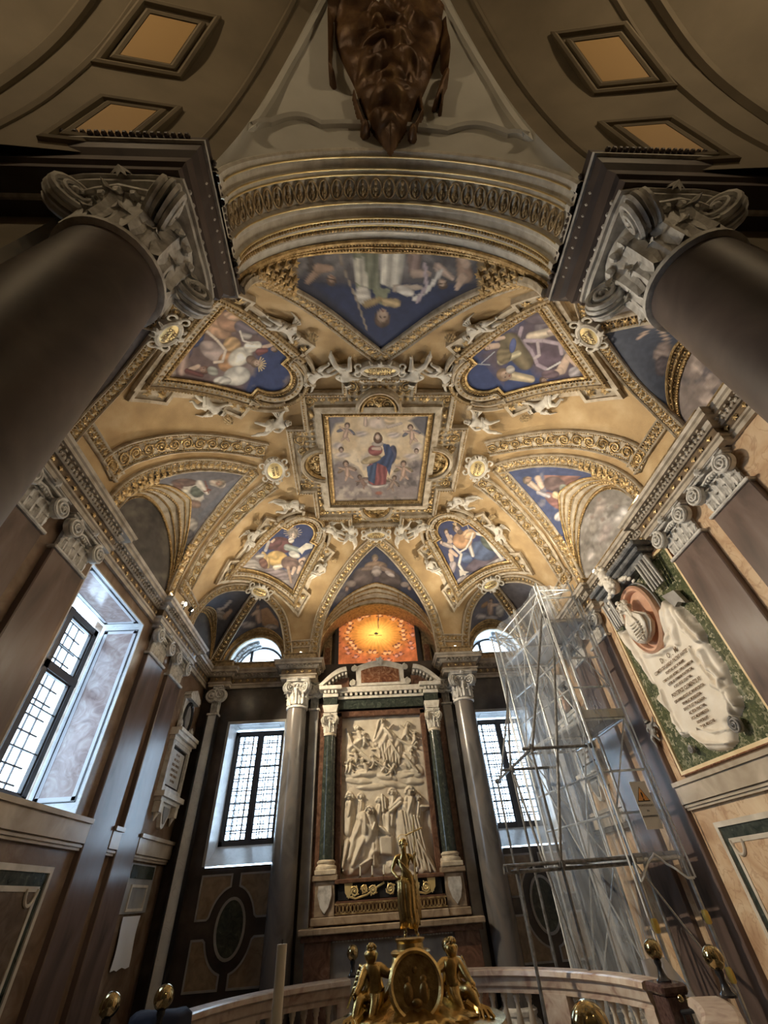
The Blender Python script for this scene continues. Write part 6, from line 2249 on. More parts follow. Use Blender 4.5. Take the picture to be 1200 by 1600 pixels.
# canopy with pleated lambrequins and crest
cn = MB()
cn.bbox(XW - .2, XW, -.78, .62, 5.22, 5.34, .02); cn.bbox(XW - .28, XW, -.84, .68, 5.34, 5.42, .02); cn.bbox(XW - .34, XW, -.9, .74, 5.42, 5.50, .02); cn.bbox(XW - .16, XW, -.6, .5, 5.5, 5.60, .02)
cn.build('canopy', mat('grey_bardiglio_marble', (.16, .165, .17), .25, stops=[(.3, (.08, .085, .09)), (.6, (.2, .205, .21)), (.8, (.4, .4, .4))], scale=5, detail=8, dist=2), MON)
for s0, s1 in ((-.86, -.52), (.40, .70)):
    pl_ = MB()
    for i in range(5):
        y = s0 + (s1 - s0) * (i + .5) / 5
        pl_.cone((XW - .2 + .02 * (i % 2), y, 5.24), (XW - .14, y, 4.78), .031, .022, 10)
    pl_.build('pleated_lambrequin', GREYM, MON, smooth=True)
cr = MB()
cr.ball((XW - .26, .1, 5.32), .13, 1, 1, 1.3, 16, 12); cr.ball((XW - .3, .12, 5.52), .10, 1, 1, 1, 14, 10)
rnd = random.Random(9)
for i in range(40):
    a = rnd.random() * 2 * PI; q = rnd.random()
    cr.ball((XW - .3 - .06 * rnd.random(), .1 + .17 * math.cos(a) * q, 5.40 + .26 * math.sin(a) * q), .03 + .03 * rnd.random(), n=8, m=6)
for q in (-1, 1):
    for i in range(5): cr.ball((XW - .2, .1 + q * (.16 + .07 * i), 5.30 - .03 * i * i * .4), .06 - .006 * i, .6, 1.2, .7, 8, 6)
cr.build('carved_crest', IVORY, MON, smooth=True)
# bronze-black scrolls and claws
sc_ = MB()
volute(sc_, (XW - .12, .62, 5.16), (-1, 0, 0), (0, 1, 0), .08, .05); volute(sc_, (XW - .12, -.6, 2.95), (-1, 0, 0), (0, -1, 0), .09, .05); volute(sc_, (XW - .1, .38, 2.92), (-1, 0, 0), (0, 1, 0), .05, .05)
sc_.prism([(-.62, 4.66), (-.88, 4.6), (-.95, 4.36), (-.84, 4.44), (-.74, 4.42)], ((XW, 0, 0), (0, 1, 0), (0, 0, 1), (-1, 0, 0)), .06, .13)
sc_.build('dark_scroll', GREYM, MON, smooth=True)


def text_mb(body, size, origin, U, V, align='CENTER', extrude=.002, bold=.0, sx=1.0):
    cu = bpy.data.curves.new('txt', 'FONT'); cu.body = body; cu.size = size; cu.align_x = align; cu.align_y = 'CENTER'; cu.extrude = extrude; cu.offset = bold
    cu.resolution_u = 2
    o = bpy.data.objects.new('txt', cu); COL.objects.link(o)
    dg = bpy.context.evaluated_depsgraph_get(); dg.update()
    ev = o.evaluated_get(dg).to_mesh()
    U = Vector(U).normalized(); V = Vector(V).normalized(); N = U.cross(V); O = Vector(origin)
    mb = MB(); mb.v = [tuple(O + U * v.co.x * sx + V * v.co.y + N * v.co.z) for v in ev.vertices]; mb.f = [tuple(p.vertices) for p in ev.polygons]
    o.evaluated_get(dg).to_mesh_clear(); bpy.data.objects.remove(o); bpy.data.curves.remove(cu)
    return mb


ins = MB()
U_, V_ = (0, -1, 0), (0, 0, 1)
lines = [('D  .  O  .  M', .105, 3.99), ('COMITI ODOARDO PATRIT ANTEDINI', .066, 3.90), ('EQVITI AC SAC ROM IMP', .05, 3.825), ('CVBICVLARIO INTIMO SVPRA NVMERVM', .05, 3.755), ('QVEM AD SVMMVM PONTIFICEM', .05, 3.69), ('A SVO REGE LEGATVM', .05, 3.625), ('PONTIFICIS CLEMENTIS XI', .07, 3.545),
         ('QVI HVMANITATE AC MVNIFICENTIA', .05, 3.465), ('VIVVM AC MORIENTEM', .05, 3.40), ('SOLATVS EST PRAESENTIA', .05, 3.335), ('AC VITA FVNCTVM', .05, 3.27), ('HOC MONVMENTO', .05, 3.205), ('HONORAVIT', .05, 3.14), ('ANNO SAL MDCCVIII', .05, 3.08)]
for t_, sz, z in lines: ins.merge(text_mb(t_, sz, (XW - .114, -.13, z), U_, V_, bold=.0006, sx=.82))
ins.build('inscription', INK, MON, fixn=False)

# lesser monuments in the back bays
def small_monument(side, label, bust):
    r = thing('wall_tablet', label, 'monument', (side * XW, 3.5, 2.8), 0, 'tablet monuments of the back bays')
    m = MB(); wbox(m, side, 2.98, 4.08, 4.17, 4.24, 0, .16); wbox(m, side, 3.0, 4.04, 4.24, 4.30, 0, .2); wbox(m, side, 3.02, 4.02, 4.10, 4.17, 0, .1); m.build('cornice', STUC, r)
    m = MB(); wframe(m, side, 3.04, 4.0, 3.28, 4.12, .09, 0, .09); m.build('tablet_frame', CAPM, r)
    m = MB(); wframe(m, side, 3.13, 3.91, 3.37, 4.03, .045, 0, .05); m.build('black_border', BLACKM, r)
    m = MB(); wbox(m, side, 3.175, 3.865, 3.41, 3.99, 0, .045); tb = m.build('tablet', WHITEM, r)
    t = MB()
    Ux = (0, 1, 0) if side < 0 else (0, -1, 0)
    for i, s_ in enumerate(('D O M', 'HIC IACET', 'VIXIT ANNOS', 'MENSES DIES', 'OBIIT ANNO', 'DOMINI')): t.merge(text_mb(s_, .06, (side * (XW - .048), 3.52, 3.92 - i * .085), Ux, V_))
    t.build('inscription', INK, tb, fixn=False)
    m = MB(); wbox(m, side, 3.0, 4.05, 3.2, 3.28, 0, .17); wbox(m, side, 3.05, 4.0, 3.14, 3.2, 0, .12); m.build('shelf', STUC, r)
    for y in (3.08, 3.85):
        m = MB(); wbox(m, side, y, y + .12, 2.98, 3.14, 0, .12); f = onwall(side); m.cone(f(y + .06, 2.98, .06), f(y + .06, 2.86, .04), .05, .01, 6); m.build('bracket', STUC, r)
    sh = MB(); f = onwall(side)
    sh.prism([(3.32, 3.14), (3.72, 3.14), (3.70, 2.98), (3.56, 2.8), (3.50, 2.78), (3.44, 2.8), (3.34, 2.98)], ((side * XW, 0, 0), (0, 1, 0), (0, 0, 1), (-side, 0, 0)), 0, .07)
    so = sh.build('shield', STUC, r)
    s2 = MB(); s2.prism([(3.38, 3.09), (3.66, 3.09), (3.64, 2.98), (3.53, 2.86), (3.5, 2.85), (3.47, 2.86), (3.4, 2.98)], ((side * XW, 0, 0), (0, 1, 0), (0, 0, 1), (-side, 0, 0)), .07, .085); s2.build('dark_field', GREYM, so)
    o = MB(); n_ = 28
    P = [Vector(f(3.5 + .2 * math.cos(a), 4.60 + .27 * math.sin(a), .05)) for a in np.linspace(0, 2 * PI, n_ + 1)[:-1]]
    o.sweep(P, [Vector((-side, 0, 0))] * n_, [(-.03, 0), (-.03, .03), (0, .045), (.03, .03), (.03, 0)], closed=True); ov = o.build('oval_frame', BLACKM, r, smooth=True)
    MB().add([f(3.5, 4.6, .055)] + P, [(0, 1 + i, 1 + (i + 1) % n_) for i in range(n_)]).build('oval_field', GREYM, ov)
    o = MB()
    wbox(o, side, 3.2, 3.8, 4.3, 4.9, 0, .045); wbox(o, side, 3.22, 3.78, 4.9, 4.96, 0, .14)
    o.prism([(3.18, 4.96), (3.82, 4.96), (3.78, 5.03), (3.5, 5.14), (3.22, 5.03)], ((side * XW, 0, 0), (0, 1, 0), (0, 0, 1), (-side, 0, 0)), 0, .14)
    for q in (-1, 1): volute(o, f(3.5 + q * .34, 4.4, .08), (-side, 0, 0), (0, q, 0), .08, .05)
    o.build('pediment', CAPM, r)
    if bust:
        b = MB(); folds_cloth(b, [(f(3.5, 4.36, .16), .06, .1), (f(3.5, 4.42, .17), .1, .18), (f(3.5, 4.52, .17), .1, .17), (f(3.5, 4.6, .17), .06, .06)], 30, 6, .06)
        b.ball(f(3.5, 4.7, .18), .085, 1, .9, 1.2, 14, 10); b.build('bust', PINKF, r, smooth='all')
    return r
small_monument(-1, 'pale tablet monument with black oval in the back bay of the left wall', False)
small_monument(1, 'tablet monument with a bust seen through the sheeting on the right wall', True)
r = thing('grey_niche_panel', 'small grey dado panel below the left tablet monument', 'wall panel', (-XW, 3.3, 1.65))
m = MB(); wbox(m, -1, 2.8, 3.8, 1.72, 2.3, 0, .03); m.build('slab', GREYM, r)
m = MB(); wframe(m, -1, 2.98, 3.62, 1.74, 2.05, .035, .03, .045); m.build('border', BORD, r)
m = MB(); wbox(m, -1, 2.86, 3.74, 2.12, 2.28, .03, .04); m.build('green_band', GREEND, r)
m = MB()
vs = []
for i in range(7):
    for j in range(9): vs.append((-XW + .03 + .012 * math.sin(i * 1.3 + j * .6), 3.02 + .62 * i / 6, 1.13 + .56 * j / 8 + (.012 * math.sin(i * 2.1) if j == 0 else 0)))
m.add(vs, [(i * 9 + j, i * 9 + j + 1, (i + 1) * 9 + j + 1, (i + 1) * 9 + j) for i in range(6) for j in range(8)])
solo('paper_sheet', m, mat('white_paper', (.78, .8, .85), .8), 'blank white paper sheet hanging under the grey dado panel on the left wall', 'paper', smooth='all')

# ---- end wall dado panels
for s in (-1, 1):
    r = thing('inlaid_dado', f'dark dado with green oval between ochre corner pieces under the {"left" if s < 0 else "right"} window', 'wall panel', (s * 2.74, YB, .75), 0, 'oval dado panels of the end wall')
    cx, cz = s * 2.72, 1.45
    F = ((cx, YB, cz), (1, 0, 0), (0, 0, 1), (0, -1, 0))
    for qx in (-1, 1):
        for qz in (-1, 1):
            pts = [(qx * .6, qz * .12), (qx * .6, qz * .69), (qx * .08, qz * .69), (qx * .08, qz * .60)]
            for a in np.linspace(PI / 2 - .2, .28, 8): pts.append((qx * .40 * math.cos(a), qz * .54 * math.sin(a)))
            pts.append((qx * .42, qz * .12))
            if qx * qz < 0: pts = pts[::-1]
            o = MB().prism(pts, F, 0, .012).build('corner_piece', OCHREP, r)
            P = [Vector((cx + p[0], YB - .012, cz + p[1])) for p in pts]
            MB().sweep(P, [Vector((0, -1, 0))] * len(P), [(-.014, 0), (-.014, .01), (.014, .01), (.014, 0)], closed=True).build('border', BORD if False else GREYM, o)
    n_ = 36
    P = [Vector((cx + .235 * math.cos(a), YB - .008, cz + .37 * math.sin(a))) for a in np.linspace(0, 2 * PI, n_ + 1)[:-1]]
    ov = MB().add([(cx, YB - .012, cz)] + P, [(0, 1 + i, 1 + (i + 1) % n_) for i in range(n_)]).build('oval_field', GREEND, r)
    MB().sweep(P, [Vector((0, -1, 0))] * n_, [(-.02, 0), (-.02, .014), (.02, .014), (.02, 0)], closed=True).build('oval_border', GREYM, ov)

# ------------------------------------------------------------------ glowing window above the altar
def p_glow(x, y):
    s = Pic(x, y, 460, 820, .23333, (.5, .12, .03))
    dx = (s.x - 548) / 245; dy = (s.y - 730) / 165
    r = np.sqrt(dx * dx + dy * dy); a = np.arctan2(dy, dx)
    rays = .5 + .5 * np.sin(a * 34 + 3 * vnoise(a * 3 + 10, r * 3))
    t = np.clip(1 - r, 0, 1)[..., None]
    c = np.array([.42, .11, .035]) * (1 - t) + np.array([1.0, .42, .05]) * t
    c = c + np.clip(1 - r * 1.7, 0, 1)[..., None] ** 1.2 * np.array([.5, .42, .12])
    c = c * (1 - .25 * (rays * np.clip(1.2 - r, 0, 1) * np.clip(r * 3, 0, 1))[..., None])
    n = fbm(s.x * .03, s.y * .03)
    c = c * (1 - np.clip(r - .55, 0, 1) * 1.2 * (n > .5) )[..., None] if False else c * (1 + (n - .5) * np.clip(r * 2 - .6, 0, 1.2))[..., None]
    s.c = c
    rnd = random.Random(4)
    for ring, m, q in ((.80, 26, 14), (1.06, 26, 13)):
        for i in range(m):
            an = 2 * PI * i / m + rnd.random() * .2; rr = ring + rnd.uniform(-.07, .07)
            cx, cy = 548 + 245 * rr * math.cos(an), 730 + 165 * rr * math.sin(an)
            s.line([(cx - 22, cy + rnd.uniform(-10, 10)), (cx, cy + 12), (cx + 22, cy + rnd.uniform(-10, 10))], 4, (.13, .04, .02))
            s.ell(cx, cy, q, q, 0, (.75, .32, .12) if ring < 1 else (.5, .2, .12), shade=.2); s.ell(cx, cy - q * .8, q * .9, q * .4, 0, (.16, .05, .03), shade=0)
    s.ell(548, 728, 14, 8, 0, (.05, .03, .02)); s.line([(500, 738), (590, 742)], 2, (.2, .1, .03)); s.line([(562, 560), (562, 690)], 3, (.06, .04, .03))
    return s


GLOWM = mat('lit_alabaster_glass', (1, 1, 1), .5, attr=True, scale=12, emis=(1, 1, 1), estr=.62)
PAINT_KEEP = PAINT
r = thing('stained_window', 'glowing orange window with a rayed dove-like centre and ring of cherubs above the altar', 'window', (0, 4.88, 6.0))
PP = np.zeros((110, 90, 3))
for i in range(110):
    for j in range(90): PP[i, j] = (-1.02 + 2.06 * i / 109, 4.87, 5.98 + 1.58 * j / 89)
PAINT = GLOWM; GLOWM_ = GLOWM
canvas(PP, p_glow, 'lit_pane', r)
PAINT = PAINT_KEEP
m = MB()
for a, b in ((-1.12, -1.02), (1.04, 1.14)): m.box(a, b, 4.78, 4.92, 5.95, 7.66)
m.box(-1.12, 1.14, 4.78, 4.92, 7.56, 7.66)
m.build('window_frame', WOODW, r)
for s in (-1, 1):
    r = thing('niche_strip', f'brown marble strip with mouldings beside the glowing window, {"left" if s < 0 else "right"}', 'pilaster strip', (s * 1.3, 4.9, 5.95), 0, 'strips beside the glowing window')
    m = MB().box(*sorted((s * 1.2, s * 1.42)), 4.84, 4.93, 5.95, 7.2); m.build('strip', OLDGOLD, r)
    m = MB().box(*sorted((s * 1.24, s * 1.38)), 4.825, 4.85, 6.0, 6.6); m.build('inset', REDM, r)

# ------------------------------------------------------------------ altar
A = thing('altar', 'tall marble altarpiece framing the carved relief under a broken pediment', 'altar', (0, 4.15, 0))
YF = 3.98
BRN = mat('brown_marble_frame', (.16, .085, .055), .2, stops=[(.3, (.09, .045, .03)), (.6, (.19, .1, .065)), (.85, (.34, .22, .16))], scale=5, detail=8, dist=2)
m = MB(); m.box(-1.55, 1.55, 4.24, YB + .04, 0, 5.0); m.build('back_panel', BRN, A)
m = MB(); m.bbox(-.98, -.87, 4.12, 4.25, 1.95, 4.76, .01); m.bbox(.85, .96, 4.12, 4.25, 1.95, 4.76, .01); m.bbox(-.98, .96, 4.12, 4.25, 4.66, 4.78, .01); m.build('relief_frame', BRN, A)
for s in (-1, 1):
    cx = s * 1.125; m = MB()
    m.bbox(cx - .22, cx + .22, 3.90, YB, 1.95, 2.03, .012); m.bbox(cx - .17, cx + .17, 3.94, YB, 1.5, 1.95, .01); m.bbox(cx - .22, cx + .22, 3.90, YB, 1.40, 1.5, .012)
    m.build('pedestal', ALT, A)
for s in (-1, 1):
    cx = s * 1.125
    m = MB(); F = ((cx, 3.94, 1.72), (1, 0, 0), (0, 0, 1), (0, -1, 0))
    m.prism([(-.11, .17), (.11, .17), (.12, .05), (.07, -.1), (0, -.18), (-.07, -.1), (-.12, .05)], F, 0, .03); m.build('carved_shield', CAPM, A)
m = MB(); m.box(-1.5, -1.33, 4.0, YB, 0, 1.42) if False else None
m.bbox(-1.52, 1.52, 3.72, YB, 1.30, 1.38, .012); m.build('mensa', ALT, A)
for s in (-1, 1): MB().bbox(*sorted((s * 1.42, s * 1.0)), 3.84, YB, 0, 1.3, .01).build('altar_pier', BRN, A)
MB().bbox(-1.48, 1.48, 3.80, YB, 1.22, 1.30, .01).build('altar_moulding', BRN, A)
m = MB(); m.box(-1.0, 1.0, 3.92, YB, 0, 1.24); m.build('frontal', GREYM, A)
m = MB()
for k in range(40): m.cone((-.98 + 1.96 * (k + .5) / 40, 3.86, 1.2), (-.98 + 1.96 * (k + .5) / 40, 3.86, 1.27), .02, .012, 6)
m.build('lace_trim', WHITEM, A)
# predella with gilt scrolls
m = MB(); m.bbox(-.9, .9, 3.96, YB, 1.68, 1.90, .01); m.build('predella', BLACKM, A)
m = MB(); m.bbox(-.96, .96, 3.9, YB, 1.90, 1.96, .012); m.build('gradine_shelf', BRN, A)
m = MB(); m.bbox(-.96, .96, 3.86, YB, 1.40, 1.5, .012); m.build('gradine_step', ALT, A)
m = MB()
for s in (-1, 1):
    for k, (x, rr) in enumerate(((.62, .075), (.45, .06), (.30, .07))): scroll(m, (s * x, 3.945, 1.79 + .02 * (k % 2)), (0, -1, 0), (1, 0, 0), rr, s, .014)
    m.tube([(s * .75, 3.94, 1.74), (s * .6, 3.94, 1.70), (s * .4, 3.94, 1.74), (s * .2, 3.94, 1.84), (s * .1, 3.94, 1.88)], .016, 6)
    m.prism([(-.07, .1), (.07, .1), (.06, -.02), (0, -.1), (-.06, -.02)], ((s * .72, 3.95, 1.8), (1, 0, 0), (0, 0, 1), (0, -1, 0)), 0, .025)
scroll(m, (0, 3.94, 1.80), (0, -1, 0), (1, 0, 0), .08, 1, .016)
m.build('gilt_scrollwork', GOLDB, A, smooth=True)
m = MB()
for k in range(30):
    x = -.93 + 1.86 * (k + .5) / 30
    pts = [(x + .024 * math.cos(q), 3.90, 1.585 + .05 * math.sin(q)) for q in np.linspace(0, 2 * PI, 10)[:-1]]
    m.tube(pts, .008, 5, closed=True)
m.box(-.95, .95, 3.885, 3.91, 1.515, 1.535); m.box(-.95, .95, 3.885, 3.91, 1.635, 1.655)
m.build('gilt_gallery', GOLD, A)
m = MB(); m.box(-.94, .94, 3.93, YB, 1.5, 1.68); m.build('gallery_backing', BRN, A)
# columns of the altar
for s in (-1, 1):
    col = make_column(f'slender green marble column on the {"left" if s < 0 else "right"} of the relief', s * 1.125, 4.08, .135, 4.29, 4.70, GREEND, 'green altar columns', zb=2.03, capm=STUC, basem=CREAM)
for s in (-1, 1):
    cx = s * 1.125; m = MB()
    m.prism([(-.13, 0), (.13, 0), (.17, .15), (-.17, .15)], ((cx, YB, 4.71), (1, 0, 0), (0, 0, 1), (0, -1, 0)), 0, .34)
    m.build('impost_block', STUC, A)
m = MB(); m.box(-.95, .95, 4.05, YB, 4.80, 5.0)
for s in (-1, 1): m.box(s * 1.125 - .15, s * 1.125 + .15, 3.93, YB, 4.86, 5.02)
m.build('green_frieze', GREEND, A)
m = MB(); m.box(-.96, .96, 4.0, YB, 5.0, 5.06)
m.bbox(-1.0, 1.0, 3.93, YB, 5.12, 5.24, .01)
for s in (-1, 1):
    cx = s * 1.125
    m.bbox(cx - .17, cx + .17, 3.89, YB, 5.02, 5.10, .01); m.bbox(cx - .25, cx + .25, 3.82, YB, 5.17, 5.26, .012)
m.build('cornice', STUC, A)
m = MB()
for k in range(17):
    x = -.95 + 1.9 * (k + .5) / 17; m.box(x - .028, x + .028, 3.96, 4.1, 5.06, 5.12)
for s in (-1, 1):
    for k in range(4):
        x = s * 1.125 - .16 + .32 * (k + .5) / 4; m.box(x - .024, x + .024, 3.86, 3.95, 5.10, 5.16)
m.build('dentils', STUC, A)
for s in (-1, 1):
    pts = []
    for t in np.linspace(0, 1, 10): pts.append((s * (1.40 - .62 * t), 5.27 + .40 * math.sin(t * PI / 2)))
    for t in np.linspace(1, 0, 10): pts.append((s * (1.30 - .54 * t), 5.27 + .30 * math.sin(t * PI / 2)))
    if s < 0: pts = pts[::-1]
    MB().prism(pts, ((0, YB, 0), (1, 0, 0), (0, 0, 1), (0, -1, 0)), .0, .42).build('pediment_segment', STUC, A)
    d = MB()
    for k in range(7):
        t = (k + .5) / 7; x = s * (1.27 - .52 * t); z = 5.25 + .30 * math.sin(t * PI / 2); d.box(x - .02, x + .02, YB - .38, YB - .1, z - .05, z + .01)
    d.build('pediment_dentils', STUC, A)
    m = MB().prism([(s * 1.2, 5.27), (s * .72, 5.27), (s * .72, 5.5), (s * .95, 5.48)][::s], ((0, YB, 0), (1, 0, 0), (0, 0, 1), (0, -1, 0)), 0, .2); m.build('pediment_field', BRN, A)
top = [(-.66, 5.26), (.66, 5.26), (.62, 5.34), (.55, 5.40), (.56, 5.66)] + [(.56 - 1.12 * t, 5.70 + .14 * math.sin(PI * t)) for t in np.linspace(0, 1, 12)] + [(-.56, 5.66), (-.55, 5.40), (-.62, 5.34)]
m = MB().prism(top, ((0, YB, 0), (1, 0, 0), (0, 0, 1), (0, -1, 0)), 0, .30); tp = m.build('attic', STUC, A)
fld = [(-.44, 5.32), (.44, 5.32), (.44, 5.60)] + [(.44 - .88 * t, 5.60 + .09 * math.sin(PI * t)) for t in np.linspace(0, 1, 10)][1:-1] + [(-.44, 5.60)]
MB().prism(fld, ((0, YB, 0), (1, 0, 0), (0, 0, 1), (0, -1, 0)), .30, .315).build('jasper_tablet', REDM, tp)
m = MB()
for q in (-1, 1): volute(m, (q * .60, YB - .32, 5.66), (0, -1, 0), (q, 0, 0), .07, .06); volute(m, (q * .64, YB - .32, 5.33), (0, -1, 0), (q, 0, 0), .07, .06)
m.ball((0, YB - .34, 5.8), .06); flower(m, (0, YB - .33, 5.8), (0, -1, 0), (1, 0, 0), .12, 5, .05)
m.build('attic_scroll', STUC, tp, smooth=True)


def p_relief(x, y):
    s = Pic(x, y, 520, 1100, .1875)
    s.h += .004
    s.h += .012 * (fbm(s.x * .012, s.y * .012) - .4) + .006 * fbm(s.x * .04, s.y * .04)
    H = .085
    # clouds and angels above
    for q in ((200, 640, 130, 30, 5), (330, 690, 140, 26, -4), (500, 670, 120, 30, 8), (640, 640, 120, 34, 5), (160, 590, 90, 34, 0), (450, 610, 110, 30, 12), (600, 590, 110, 40, -8), (280, 580, 90, 34, 6), (700, 560, 60, 60, 0)): s.ell(*q[:4], a=q[4], h=.05, folds=.05)
    # seated woman with raised hand
    s.poly([(385, 130), (410, 120), (450, 180), (500, 230), (560, 300), (590, 420), (560, 500), (480, 500), (400, 440), (330, 320)], (1, 1, 1), soft=14, h=.08, folds=.10, fa=30)
    s.cap(350, 290, 385, 140, 10, 8, h=.09); s.cap(430, 230, 490, 280, 36, 40, h=.10, folds=4); s.cap(480, 200, 500, 180, 12, 9, h=.10); s.head(408, 150, 24, look=-90, h=.11)
    for k in range(6): s.cap(400 + 30 * k, 330 + 8 * k, 430 + 24 * k, 470 + 6 * k, 16, 9, h=.095)
    s.cap(470, 330, 560, 450, 30, 18, h=.10, folds=4); s.cap(540, 300, 700, 370, 16, 10, h=.07); s.ell(620, 470, 80, 90, 40, h=.08, folds=.12, fa=130); s.cap(590, 440, 710, 570, 24, 10, h=.08, folds=3); s.cap(640, 380, 700, 320, 18, 12, h=.06)
    for q in ((205, 210, 24, 70), (255, 260, 20, 80), (620, 180, 24, 100), (680, 250, 18, 90), (360, 350, 20, 60), (150, 480, 20, 90), (120, 500, 16, 90), (250, 480, 20, 60), (330, 440, 18, 80), (510, 520, 20, 120), (180, 400, 18, 70), (440, 480, 18, 100), (650, 400, 18, 90)): s.putto(q[0], q[1], q[2], q[3], h=.085)
    s.cap(115, 210, 160, 340, 8, 14, h=.08); s.cap(160, 340, 330, 490, 12, 10, h=.09); s.cap(350, 480, 480, 560, 10, 8, h=.09); s.cap(160, 370, 230, 300, 40, 30, h=.07, folds=4)
    s.cap(230, 420, 310, 490, 12, 12, h=.09)
    # crowd below
    def std(cx, cy, hr, w, bottom, lean=0, hh=.09, fl=5):
        s.cap(cx + lean, cy + 3 * hr, cx - lean * .4, bottom, w * .8, w, h=hh * .85, folds=fl); s.cap(cx, cy + 1.6 * hr, cx + lean * .7, cy + 4 * hr, w * .7, w * .75, h=hh, folds=fl); s.head(cx, cy, hr, look=-90, h=hh * 1.1)
    std(140, 780, 36, 52, 1060); std(235, 775, 28, 34, 1000, hh=.06); std(385, 810, 28, 34, 1040, hh=.06); std(495, 740, 34, 40, 1000, hh=.07); std(705, 790, 32, 48, 1250, 10, .08)
    s.cap(420, 900, 410, 760, 12, 9, h=.08); s.cap(480, 870, 560, 800, 22, 26, h=.1); s.cap(430, 780, 440, 870, 9, 12, h=.08)
    std(640, 740, 42, 70, 1100, -10, .11)
    s.poly([(540, 820), (660, 790), (700, 900), (740, 1100), (830, 1340), (850, 1420), (740, 1440), (600, 1340), (540, 1150), (520, 950)], (1, 1, 1), soft=16, h=.10, folds=.075, fa=-25)
    for k in range(6): s.cap(570 + 26 * k, 900 + 10 * k, 640 + 34 * k, 1330 + 14 * k, 17, 12, h=.125)
    s.cap(700, 1150, 850, 1390, 36, 26, h=.12, folds=5); s.cap(560, 830, 480, 900, 24, 16, h=.12); s.cap(740, 870, 790, 860, 40, 20, h=.09, folds=4)
    # kneeling man in the left foreground
    s.poly([(220, 900), (320, 880), (370, 980), (380, 1100), (400, 1240), (260, 1420), (120, 1440), (70, 1400), (90, 1280), (150, 1080)], (1, 1, 1), soft=16, h=.11, folds=.06, fa=20)
    s.cap(250, 950, 280, 1060, 56, 60, h=.14, folds=4); s.cap(230, 1150, 180, 1340, 66, 46, h=.14, folds=4); s.cap(120, 1150, 90, 1360, 24, 20, h=.12, folds=3); s.cap(180, 1380, 320, 1290, 30, 24, h=.13); s.cap(330, 1180, 350, 1340, 34, 26, h=.10, folds=4)
    s.cap(240, 970, 330, 1060, 24, 20, h=.16); s.cap(330, 1060, 350, 1000, 18, 14, h=.16); s.head(305, 900, 40, look=-70, h=.15); s.cap(300, 940, 320, 1000, 22, 26, h=.14)
    s.poly([(380, 1100), (500, 1100), (505, 1270), (390, 1260)], (1, 1, 1), soft=5, h=.09)
    s.cap(450, 940, 470, 1080, 44, 40, h=.07, folds=5); s.cap(400, 1040, 470, 1090, 26, 22, h=.09, folds=3); s.ell(520, 1330, 80, 60, 0, h=.05, folds=.08); s.ell(430, 1380, 100, 50, 0, h=.04, folds=.06)
    return s


RL = thing('altar_relief', 'cream marble relief of a risen woman above a crowd with a kneeling man', 'relief', (0, 4.24, 1.96))
relief_from(p_relief, (-.875, 4.235, 1.96), (1.73, 0, 0), (0, 0, 2.71), 190, 300, (0, -1, 0), name='carved_scene', mt=RELM, parent=RL, hs=1.15)
for k, (px_, pz) in enumerate(((563, 1382), (582, 1378), (600, 1370), (653, 1375))):
    p = atY(px_, pz, 3.95)
    r = thing('altar_candle', f'short white candle on the altar gradine, {["leftmost", "second from left", "tallest, left of the statue", "right of the statue"][k]}', 'candle', (p[0], 3.99, 1.955), 0, 'altar candles')
    MB().cone((0, 0, .03), (0, 0, .16), .014, n=10).build('wax', WAX, r, local=True)
    MB().lathe([(.035, 0), (.035, .01), (.012, .02), (.018, .035)], n=12).build('holder', BRASS, r, local=True)
# ------------------------------------------------------------------ stucco figures on the vault
POSE = {}
POSE['recline'] = dict(pelvis=(0, 0, .09), waist=(.02, .12, .10), chest=(.03, .26, .13), neck=(.02, .37, .17), head=(.01, .44, .2), crown=(.0, .51, .23),
    shL=(.15, .30, .12), elL=(.24, .20, .17), wrL=(.20, .10, .24), haL=(.18, .07, .26), shR=(-.10, .33, .13), elR=(-.22, .42, .12), wrR=(-.30, .54, .14), haR=(-.32, .58, .15),
    hipL=(.07, -.05, .10), knL=(.18, -.20, .20), anL=(.10, -.36, .12), toL=(.16, -.42, .12), hipR=(-.07, -.05, .09), knR=(-.04, -.26, .14), anR=(-.10, -.46, .08), toR=(-.06, -.53, .1))
POSE['sit'] = dict(pelvis=(0, 0, .10), waist=(.0, .10, .12), chest=(.0, .23, .17), neck=(.0, .33, .21), head=(.02, .40, .25), crown=(.03, .46, .28),
    shL=(.13, .27, .16), elL=(.27, .33, .14), wrL=(.36, .45, .13), haL=(.38, .49, .13), shR=(-.13, .27, .16), elR=(-.20, .13, .22), wrR=(-.10, .04, .28), haR=(-.07, .02, .29),
    hipL=(.08, -.03, .11), knL=(.17, -.12, .30), anL=(.20, -.32, .16), toL=(.24, -.38, .16), hipR=(-.08, -.03, .11), knR=(-.14, -.22, .24), anR=(-.18, -.42, .12), toR=(-.2, -.49, .13))
POSE['herm'] = dict(pelvis=(0, 0, .08), waist=(.02, .11, .10), chest=(-.01, .25, .13), neck=(-.02, .36, .16), head=(-.01, .43, .19), crown=(.0, .49, .21),
    shL=(.12, .30, .12), elL=(.22, .18, .12), wrL=(.12, .06, .17), haL=(.09, .03, .19), shR=(-.14, .29, .12), elR=(-.22, .16, .12), wrR=(-.16, .03, .16), haR=(-.14, 0, .17),
    hipL=(.06, -.06, .08), knL=(.05, -.24, .08), anL=(.04, -.38, .05), toL=(.05, -.42, .07), hipR=(-.06, -.06, .08), knR=(-.05, -.24, .08), anR=(-.04, -.38, .05), toR=(-.05, -.42, .07))
PROTO = {}
